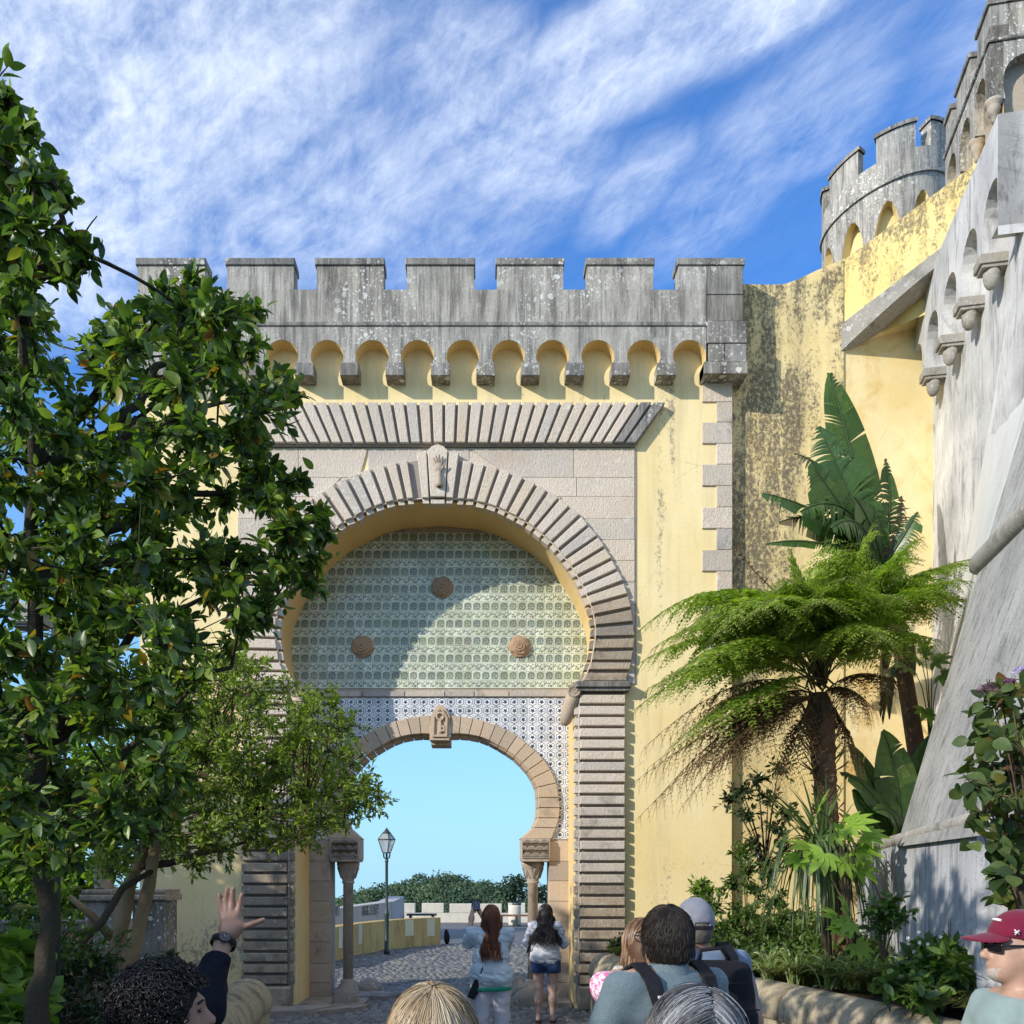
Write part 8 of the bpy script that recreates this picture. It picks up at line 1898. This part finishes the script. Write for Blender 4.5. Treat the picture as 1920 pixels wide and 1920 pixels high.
mb = strap_mesh(f6, [((-.05, -.098, 1.532), (0, 0, 1)), ((0, -.109, 1.532), (0, 0, 1)), ((.05, -.098, 1.532), (0, 0, 1))], .016, .004); f6.mb(mb, 'cap_strap', M['black'], cp)
bk6 = thing('backpack', 'black backpack with a white emblem on the back of the man in the grey cap', 'backpack', f6.W((0, -.2, 1.0)))
def bpk(p): 
    d = pack(p, (.02, -.23, 1.13), (.150 - .03*np.clip((p[..., 2:3]-1.2)*3, 0, 1), .10, .265)); d = smin(d, pack(p, (.02, -.33, 1.06), (.14, .06, .15)), .02); d = np.maximum(d, -(np.abs(p[..., 2]-1.235) - .004 + 0*d) if False else d); return d + .004*nz(p, (12, 12, 12), 2)
V, Fq = nets_grid(bpk, [grid((-.2, .25, .011)), grid((-.45, -.1, .011)), grid((.84, 1.45, .011))]); M['pack'] = plain('black_nylon', (.010, .010, .014), .75, .2, 200, .3, .4, 14); link('pack_body', np_mesh('pack_body', f6.W(V), Fq, M['pack'], None, True, wloc(bk6)), bk6)
for s_ in (-1, 1):
    mb = strap_mesh(f6, [((s_*.11+.01, -.16, 1.30), (1, 0, 0)), ((s_*.12+.01, -.12, 1.40), (1, 0, 0)), ((s_*.13, -.01, 1.455), (1, 0, 0)), ((s_*.14, .10, 1.39), (1, 0, 0)), ((s_*.16, .14, 1.2), (1, 0, 0))], .06, .012); mb.v = [tuple(q) for q in f6.W(np.array(mb.v))]; mb.build('strap', M['pack'], bk6)
mb = MB(); mb.tube([f6.W(q) for q in ((-.06, -.22, 1.395), (-.05, -.22, 1.44), (.05, -.22, 1.45), (.08, -.22, 1.395))], .010, 6); mb.build('grab_handle', M['pack'], bk6)
mb = MB()    # emblem: two crossing arcs, one open upward and one open downward
for sg in (1, -1):
    ring = []
    for k in range(15):
        a = math.radians(-158 + 136*k/14); ro = .045; th_ = .011*(.55 + .75*math.sin(math.pi*k/14)); cz = sg*.022
        ring.append(((ro*math.cos(a)*1.05, cz + sg*(ro+th_/2)*math.sin(a)), (ro*math.cos(a)*1.05*.86, cz + sg*(ro-th_)*math.sin(a))))
    for (o0, i0), (o1, i1) in zip(ring[:-1], ring[1:]):
        pts = [(.075 + q[0], -.4015, 1.02 + q[1]) for q in (o0, o1, i1, i0)]; mb.quad(*[f6.W(q) for q in pts])
mb.build('emblem', M['label_w'], bk6)
mb = MB()
for q in (((-.06, -.362, 1.30), (.10, -.362, 1.31)), ((-.10, -.402, 1.19), (.14, -.402, 1.20))): mb.tube([f6.W(q[0]), f6.W(q[1])], .004, 5)
mb.build('zip', M['black'], bk6)

# ---------------------------------------------------------------- woman in floral dress with phone
f7 = Fig('person', 'woman with light brown hair in pink floral top raising a phone beside the kerb', UX(1206, 4.4), 4.4, .25, 1.0, 1.71 - 1.665)
elb = f7.inv(P(1163, 1868, 4.35)); wri = f7.inv(P(1180, 1792, 4.6)); phc = P(1190, 1764, 4.66)
f7.body(blob(std_prims(1.0, True, (elb, wri), ((.25, .05, 1.12), (.1, .25, 1.3))) + head_detail() + fingers(wri, (f7.inv(phc)[0]-.02, f7.inv(phc)[1], f7.inv(phc)[2]), 4, .009), .03), [grid((-.34, .34, .014)), grid((-.2, .45, .014)), zg(.9, 1.68, .012, .03)], SK)
M['pink'] = cloth('pink_floral', (.72, .66, .70), .05, 30, col2=(.62, .12, .32), pat='flower'); M['fruit_print'] = cloth('fruit_print_skirt', (.72, .73, .70), .05, 30, pat='fruit')
sl_ = tuple(np.array((-.18, 0, 1.35))*.35 + np.array(elb)*.65)
f7.part('top', lambda p: np.maximum(np.maximum(blob([E_((0, -.01, 1.28), (.19, .12, .15)), E_((0, 0, 1.08), (.17, .135, .22)), C((-.14, -.01, 1.36), (.14, -.01, 1.36), .07, .07), C((-.175, 0, 1.35), sl_, .085, .082), C((.17, 0, 1.35), (.24, .04, 1.16), .08, .07)], .04)(p) + .006*nz(p, (10, 10, 18), 6), .98-p[..., 2]), p[..., 2]-1.42), [grid((-.4, .34, .014)), grid((-.24, .3, .014)), grid((.9, 1.5, .013))], M['pink'])
f7.part('skirt', lambda p: np.maximum(np.maximum(sd_cone(p, (0, 0, 1.05), (0, 0, .35), .16, .27) + .02*np.sin(np.arctan2(p[..., 1], p[..., 0])*9) + .006*nz(p, (8, 8, 8)), p[..., 2]-1.03), .35-p[..., 2]), [grid((-.36, .36, .018)), grid((-.36, .36, .018)), grid((.3, 1.1, .02))], M['fruit_print'])
M['hair_lb'] = hairmat('light_brown_hair', [(0, (.05, .022, .012)), (.5, (.13, .065, .035)), (1, (.40, .25, .13))]); f7.part('hair_base', blob([E_((0, -.012, 1.55), (.083, .098, .113)), C((0, -.05, 1.5), (0, -.09, 1.25), .085, .06)], .05), [grid((-.14, .14, .013)), grid((-.22, .12, .013)), grid((1.14, 1.7, .013))], plain('light_brown_base', (.09, .045, .024), .6, .3, bump=0))
f7.strands('hair', scalp_strands(1100, 18, (0, 0, 1.545), (.092, .108, .122), r, -.3, (0, -.1), .0, .45, wave=.003, inward=-.2), .0032, M['hair_lb'])
phone('phone', 'phone held up by the woman in the pink floral top', phc, .075, .15)
mb = strap_mesh(f7, [((-.10, -.135, 1.10), (1, 0, 0)), ((-.105, -.14, 1.25), (1, 0, 0)), ((-.11, -.10, 1.38), (1, 0, 0)), ((-.115, 0, 1.44), (1, 0, 0)), ((-.12, .09, 1.37), (1, 0, 0))], .055, .012); tb7 = thing('tote_bag', 'cream bag strap over the shoulder of the woman in pink floral', 'bag', f7.W((-.1, -.14, 1.1))); mb.v = [tuple(q) for q in f7.W(np.array(mb.v))]; mb.build('strap', cloth('cream_webbing', (.55, .52, .46)), tb7)

# ---------------------------------------------------------------- man in burgundy cap at the right edge (profile to the left)
HZ = .045
def up8(fn): return lambda p: fn(p - np.array([0, 0, HZ]))
f8 = Fig('person', 'man in burgundy cap and sunglasses in profile at the right edge', UX(1908, 3.5), 3.5, math.radians(86), 1.06, 1.775 - (1.668+HZ)*1.06)
f8.body(blob(std_prims(1.12, hz=HZ) + head_detail((0, 0, 1.535+HZ)), .020), [grid((-.34, .34, .016)), grid((-.2, .2, .012)), zg(1.36, 1.73, .006, .03)], SK)
M['mint'] = cloth('mint_polo', (.24, .32, .31), .06, 40); f8.part('polo_shirt', lambda p: np.maximum(polo(p), p[..., 2]-1.418), [grid((-.4, .4, .014)), grid((-.26, .26, .014)), grid((.8, 1.5, .013))], M['mint'])
f8.part('trousers', lambda p: np.maximum(blob([E_((0, -.01, .90), (.19, .14, .14)), C((-.1, 0, .86), (-.1, 0, .1), .105, .07), C((.1, 0, .86), (.1, 0, .1), .105, .07)], .03)(p), .06-p[..., 2]), [grid((-.26, .26, .025)), grid((-.2, .2, .025)), grid((0, 1.06, .03))], M['tee_dark'])
M['burg'] = cloth('burgundy_cap', (.15, .010, .032), .1, 40, .9, .3)
c8 = f8.part('cap', up8(lambda p: np.maximum(sd_ell(p, (0, -.006, 1.565), (.086, .108, .110)), 1.572 + .12*p[..., 1] - p[..., 2])), [grid((-.11, .11, .007)), grid((-.13, .13, .007)), grid((1.55, 1.75, .007))], M['burg'])
f8.part('peak', up8(lambda p: np.maximum(sd_ell(p, (0, .090, 1.58), (.080, .100, .045)), np.maximum(np.abs(p[..., 2] - 1.592 + .18*(p[..., 1]-.08) + 5.0*p[..., 0]**2)-.005, .055-p[..., 1]))), [grid((-.1, .1, .007)), grid((.03, .22, .007)), grid((1.55, 1.70, .004))], M['burg'], c8)
mb = MB(); 
for q in (((.0875, .035, 1.578), (.0875, .052, 1.596)), ((.0865, .05, 1.578), (.0885, .037, 1.594)), ((.0875, .036, 1.588), (.0875, .052, 1.586))): mb.tube([(-q[0][0], q[0][1], q[0][2]), (-q[1][0], q[1][1], q[1][2])], .0022, 4)
mb.tube([(-.03, .0705, 1.625), (-.012, .0765, 1.627), (.012, .0765, 1.627), (.03, .0705, 1.625)], .005, 5); mb.v = [(a, b, c + HZ + .012) for a, b, c in mb.v]; f8.mb(mb, 'cap_emblem', M['label_w'], c8)
f8.part('sunglasses', up8(lambda p: np.minimum(np.maximum(np.abs(np.abs(p[..., 0])-.036)-.030, np.maximum(np.abs(p[..., 1]-.102+2.2*p[..., 0]**2*1.5)-.006, np.abs(p[..., 2]-1.545)-.019)), np.minimum(sd_cone(p, (-.073, .088, 1.552), (-.083, -.01, 1.55), .006, .004), np.minimum(sd_cone(p, (.073, .088, 1.552), (.083, -.01, 1.55), .006, .004), sd_cone(p, (-.012, .108, 1.55), (.012, .108, 1.55), .004, .004))))), [grid((-.1, .1, .005)), grid((-.02, .13, .005)), grid((1.55, 1.63, .005))], plain('black_acetate', (.008, .008, .009), .2, .6, bump=0))
M['stubble'] = plain('white_stubble', (.42, .36, .32), .9, .1, 220, .5, .4, 300); f8.part('stubble', up8(lambda p: np.maximum(blob([E_((0, .062, 1.452), (.0395, .0395, .0315)), E_((0, .05, 1.478), (.056, .048, .040))], .02)(p), p[..., 2]-1.482)), [grid((-.07, .07, .006)), grid((-.0, .12, .006)), grid((1.45, 1.54, .006))], M['stubble'])
f8.part('hair', up8(lambda p: np.maximum(blob([E_((0, -.008, 1.52), (.0785, .0975, .10))], .02)(p), np.maximum(p[..., 1]-.0, 1.45 - p[..., 2]))), [grid((-.1, .1, .01)), grid((-.12, .04, .01)), grid((1.48, 1.67, .01))], M['hair_short'])

# ---------------------------------------------------------------- curly-haired man raising his hand
f9 = Fig('person', 'man with dark curly hair in navy jacket raising an open hand with a wristwatch', UX(312, 2.5), 2.5, math.radians(-68), 1.0, 1.70 - 1.70)
iv = f9.inv
hY = 3.2
wr9 = iv(P(419, 1768, hY)); el9 = iv(P(376, 1888, 3.02)); pc = lambda u, v, Y=hY: iv(P(u, v, Y))
pr = std_prims(1.05, False) + head_detail()
pr += [C((-.175, -.01, 1.36), el9, .055, .044), C(el9, wr9, .043, .0275), C((.175, -.01, 1.36), (.24, -.03, 1.09), .055, .043), C((.24, -.03, 1.09), (.25, .06, .86), .042, .028), C((.25, .06, .86), (.25, .1, .77), .034, .026)]
pr += [C(wr9, pc(427, 1750), .027, .030, k=.02), C(pc(424, 1744), pc(421, 1722), .020, .017, k=.012), C(pc(430, 1744), pc(431, 1719), .021, .018, k=.012), C(pc(437, 1744), pc(442, 1718), .021, .017, k=.012), C(pc(440, 1748), pc(450, 1735), .021, .018, k=.015)]
for pts, rr in (((pc(419.5, 1720), pc(413.5, 1698, hY+.006), pc(411.5, 1677, hY+.0)), .0098), ((pc(425.5, 1717), pc(424, 1691, hY+.008), pc(426, 1668, hY)), .0107), ((pc(434, 1716), pc(435.5, 1689, hY+.008), pc(437.5, 1666, hY)), .0110), ((pc(445, 1717), pc(450, 1695, hY+.006), pc(453.5, 1677, hY)), .0105), ((pc(452, 1740), pc(471, 1733, hY-.004), pc(494, 1724.5, hY)), .0105)):
    pr += [C(pts[0], pts[1], rr*1.12, rr*1.0, k=.0045), C(pts[1], pts[2], rr*1.0, rr*.78, k=.003)]
hw_ = np.array(pc(450, 1720))
lo9 = np.minimum(np.array(pc(400, 1770)), np.array(pc(500, 1660))) - .03; hi9 = np.maximum(np.array(pc(400, 1770)), np.array(pc(500, 1660))) + .03
xs_ = sorted([-.36, lo9[0], hi9[0], .34]); 
def fine(a0, a1, lo, hi, hc, hf): 
    segs = []
    if lo > a0: segs.append((a0, lo, hc))
    segs.append((max(lo, a0), hi, hf))
    if a1 > hi + hc: segs.append((hi, a1, hc))
    return grid(*segs)
gx9 = [fine(min(-.75, lo9[0]-.05), .34, lo9[0], hi9[0], .014, .0052), fine(-.2, max(.5, hi9[1]+.05), lo9[1], hi9[1], .014, .0052), grid((0, 1.2, .03), (1.2, lo9[2], .011), (lo9[2], hi9[2], .0052))]
f9.body(blob(pr, .022), gx9, SK2)
M['navy'] = plain('navy_jacket', (.006, .0075, .014), .9, .12, 60, .3, .5, 18)
cuff = tuple(np.array(el9)*.36 + np.array(wr9)*.64)
M['curl'] = hairmat('curly_hair', [(0, (.004, .003, .003)), (.6, (.014, .010, .009)), (1, (.045, .034, .03))], .35)
def jk(p): return np.maximum(np.maximum(blob([E_((0, -.01, 1.28), (.20, .13, .15)), E_((0, 0, 1.05), (.19, .15, .25)), C((-.14, -.01, 1.365), (.14, -.01, 1.365), .075, .075), C((-.18, 0, 1.35), el9, .08, .068), C(el9, cuff, .068, .052), C((.18, 0, 1.35), (.25, -.02, 1.08), .08, .06)], .05)(p) + .007*nz(p, (16, 16, 30), 7) + .004*nz(p, (40, 40, 40)), .85 - p[..., 2]), -1+0*p[..., 2])
f9.part('jacket', lambda p: np.maximum(jk(p), -sd_ell(p, (0, 0, 1.52), (.10, .11, .12))), [grid((min(-.6, cuff[0]-.1), .36, .013)), grid((-.24, max(.4, cuff[1]+.1), .013)), grid((.8, max(1.5, cuff[2]+.1), .013))], M['navy'])
f9.part('trousers', lambda p: np.maximum(blob([E_((0, -.01, .90), (.19, .14, .14)), C((-.1, 0, .86), (-.1, 0, .1), .105, .07), C((.1, 0, .86), (.1, 0, .1), .105, .07)], .03)(p), .06-p[..., 2]), [grid((-.26, .26, .025)), grid((-.2, .2, .025)), grid((0, 1.06, .03))], M['tee_dark'])
f9.part('hair_base', lambda p: np.maximum(blob([E_((0, -.018, 1.565), (.098, .112, .112)), E_((0, -.07, 1.50), (.085, .06, .09))], .04)(p), -sd_ell(p, (0, .11, 1.49), (.12, .09, .115))), [grid((-.14, .14, .012)), grid((-.18, .14, .012)), grid((1.36, 1.72, .012))], plain('curly_base', (.006, .005, .005), .7, .2, bump=0))
d_ = r.normal(0, 1, (4200, 3)); d_ /= np.linalg.norm(d_, axis=1, keepdims=True); d_ = d_[(d_[:, 2] > -.45) & ~((d_[:, 1] > .42) & (d_[:, 2] < .50))][:1500]; n = len(d_)
root_ = np.array([0, -.015, 1.558]) + d_*np.array([.095, .11, .108]); m = 16; tq = np.linspace(0, 1, m); a1 = np.cross(d_, r.normal(0, 1, (n, 3))); a1 /= np.linalg.norm(a1, axis=1, keepdims=True); a2 = np.cross(d_, a1); cr = r.uniform(.008, .015, n); tu = r.uniform(1.2, 2.4, n)*6.283; L = r.uniform(.018, .042, n); p0 = r.random(n)*6.28
ang = p0[:, None] + tq[None]*tu[:, None]; hs = root_[:, None] + d_[:, None]*(L[:, None]*tq[None])[..., None] + (a1[:, None]*np.cos(ang)[..., None] + a2[:, None]*np.sin(ang)[..., None])*(cr[:, None]*np.clip(tq*3, 0, 1)[None])[..., None] - np.array([0, 0, 1.])*(.012*tq**2)[None, :, None]
f9.strands('hair', hs, .0031, M['curl'], None, np.clip(r.normal(.45, .25, n), 0, 1))
mb = MB(); 
for s_ in (-1, 1):   # eyes and brows
    mb.tube([(s_*.016, .0945, 1.570), (s_*.032, .0905, 1.575), (s_*.052, .077, 1.568)], .0034, 5)
f9.mb(mb, 'eyebrows', M['hair_dark_b'])
M['eye'] = plain('eye_dark', (.05, .035, .03), .2, .5, bump=0)
for s_ in (-1, 1): f9.part('eye', blob([E_((s_*.034, .0805, 1.548), (.013, .009, .006))], .01), [grid((s_*.034-.02, s_*.034+.02, .004)), grid((.07, .1, .004)), grid((1.535, 1.56, .003))], M['eye'])
# wristwatch
wv_ = Vector(P(419, 1768, hY)); ax_ = (P(425, 1752, hY) - P(398, 1826, 3.11)).normalized(); wt_ = thing('wristwatch', 'black wristwatch on the raised wrist', 'watch', wv_)
e1 = ax_.cross(Vector((0, -1, 0))).normalized(); e2 = e1.cross(ax_).normalized(); mb = MB(); rings = []
for k in range(25):
    a = 2*math.pi*k/24; c = wv_ + (e1*math.cos(a)*1.0 + e2*math.sin(a)*1.0)*.0405; nn = (c-wv_).normalized(); rings.append(mb.vert(c - ax_*.011, c + ax_*.011, c + ax_*.011 + nn*.003, c - ax_*.011 + nn*.003))
for k in range(24):
    for j in range(4): mb.face((rings[k]+j, rings[k]+(j+1) % 4, rings[k+1]+(j+1) % 4, rings[k+1]+j), 0, None, True)
mb.build('band', M['black'], wt_)
fd = (Vector((.25, -1, .15)) - ax_*Vector((.25, -1, .15)).dot(ax_)).normalized(); ctr = wv_ + fd*.0425; s1 = fd.cross(ax_).normalized(); mb = MB(); top_ = []
for (rr, dz) in ((.0195, -.004), (.0205, .003), (.018, .006)): top_.append(mb.vert(*[ctr + fd*dz + (s1*math.cos(2*math.pi*k/20) + ax_*math.sin(2*math.pi*k/20))*rr for k in range(20)]))
for a, b in zip(top_[:-1], top_[1:]):
    for k in range(20): mb.face((a+k, a+(k+1) % 20, b+(k+1) % 20, b+k), 0, None, True)
mb.build('case', plain('watch_case', (.03, .03, .032), .3, .6, bump=0), wt_)
mb = MB(); i = mb.vert(*[ctr + fd*.0062 + (s1*math.cos(2*math.pi*k/20) + ax_*math.sin(2*math.pi*k/20))*.0178 for k in range(20)]); mb.face([i+k for k in range(20)]); dial = mb.build('dial', plain('watch_dial', (.012, .012, .014), .15, .6, bump=0), wt_)
mb = MB()
for k in range(12): a = 2*math.pi*k/12; q = s1*math.cos(a) + ax_*math.sin(a); mb.tube([ctr + fd*.0068 + q*.0135, ctr + fd*.0068 + q*.0160], .0006, 4)
mb.tube([ctr + fd*.007, ctr + fd*.007 + (s1*.6 + ax_*.8)*.010], .0006, 4); mb.tube([ctr + fd*.007, ctr + fd*.007 + (s1*-.8 + ax_*.3)*.013], .0005, 4); mb.build('markers', M['label_w'], dial)
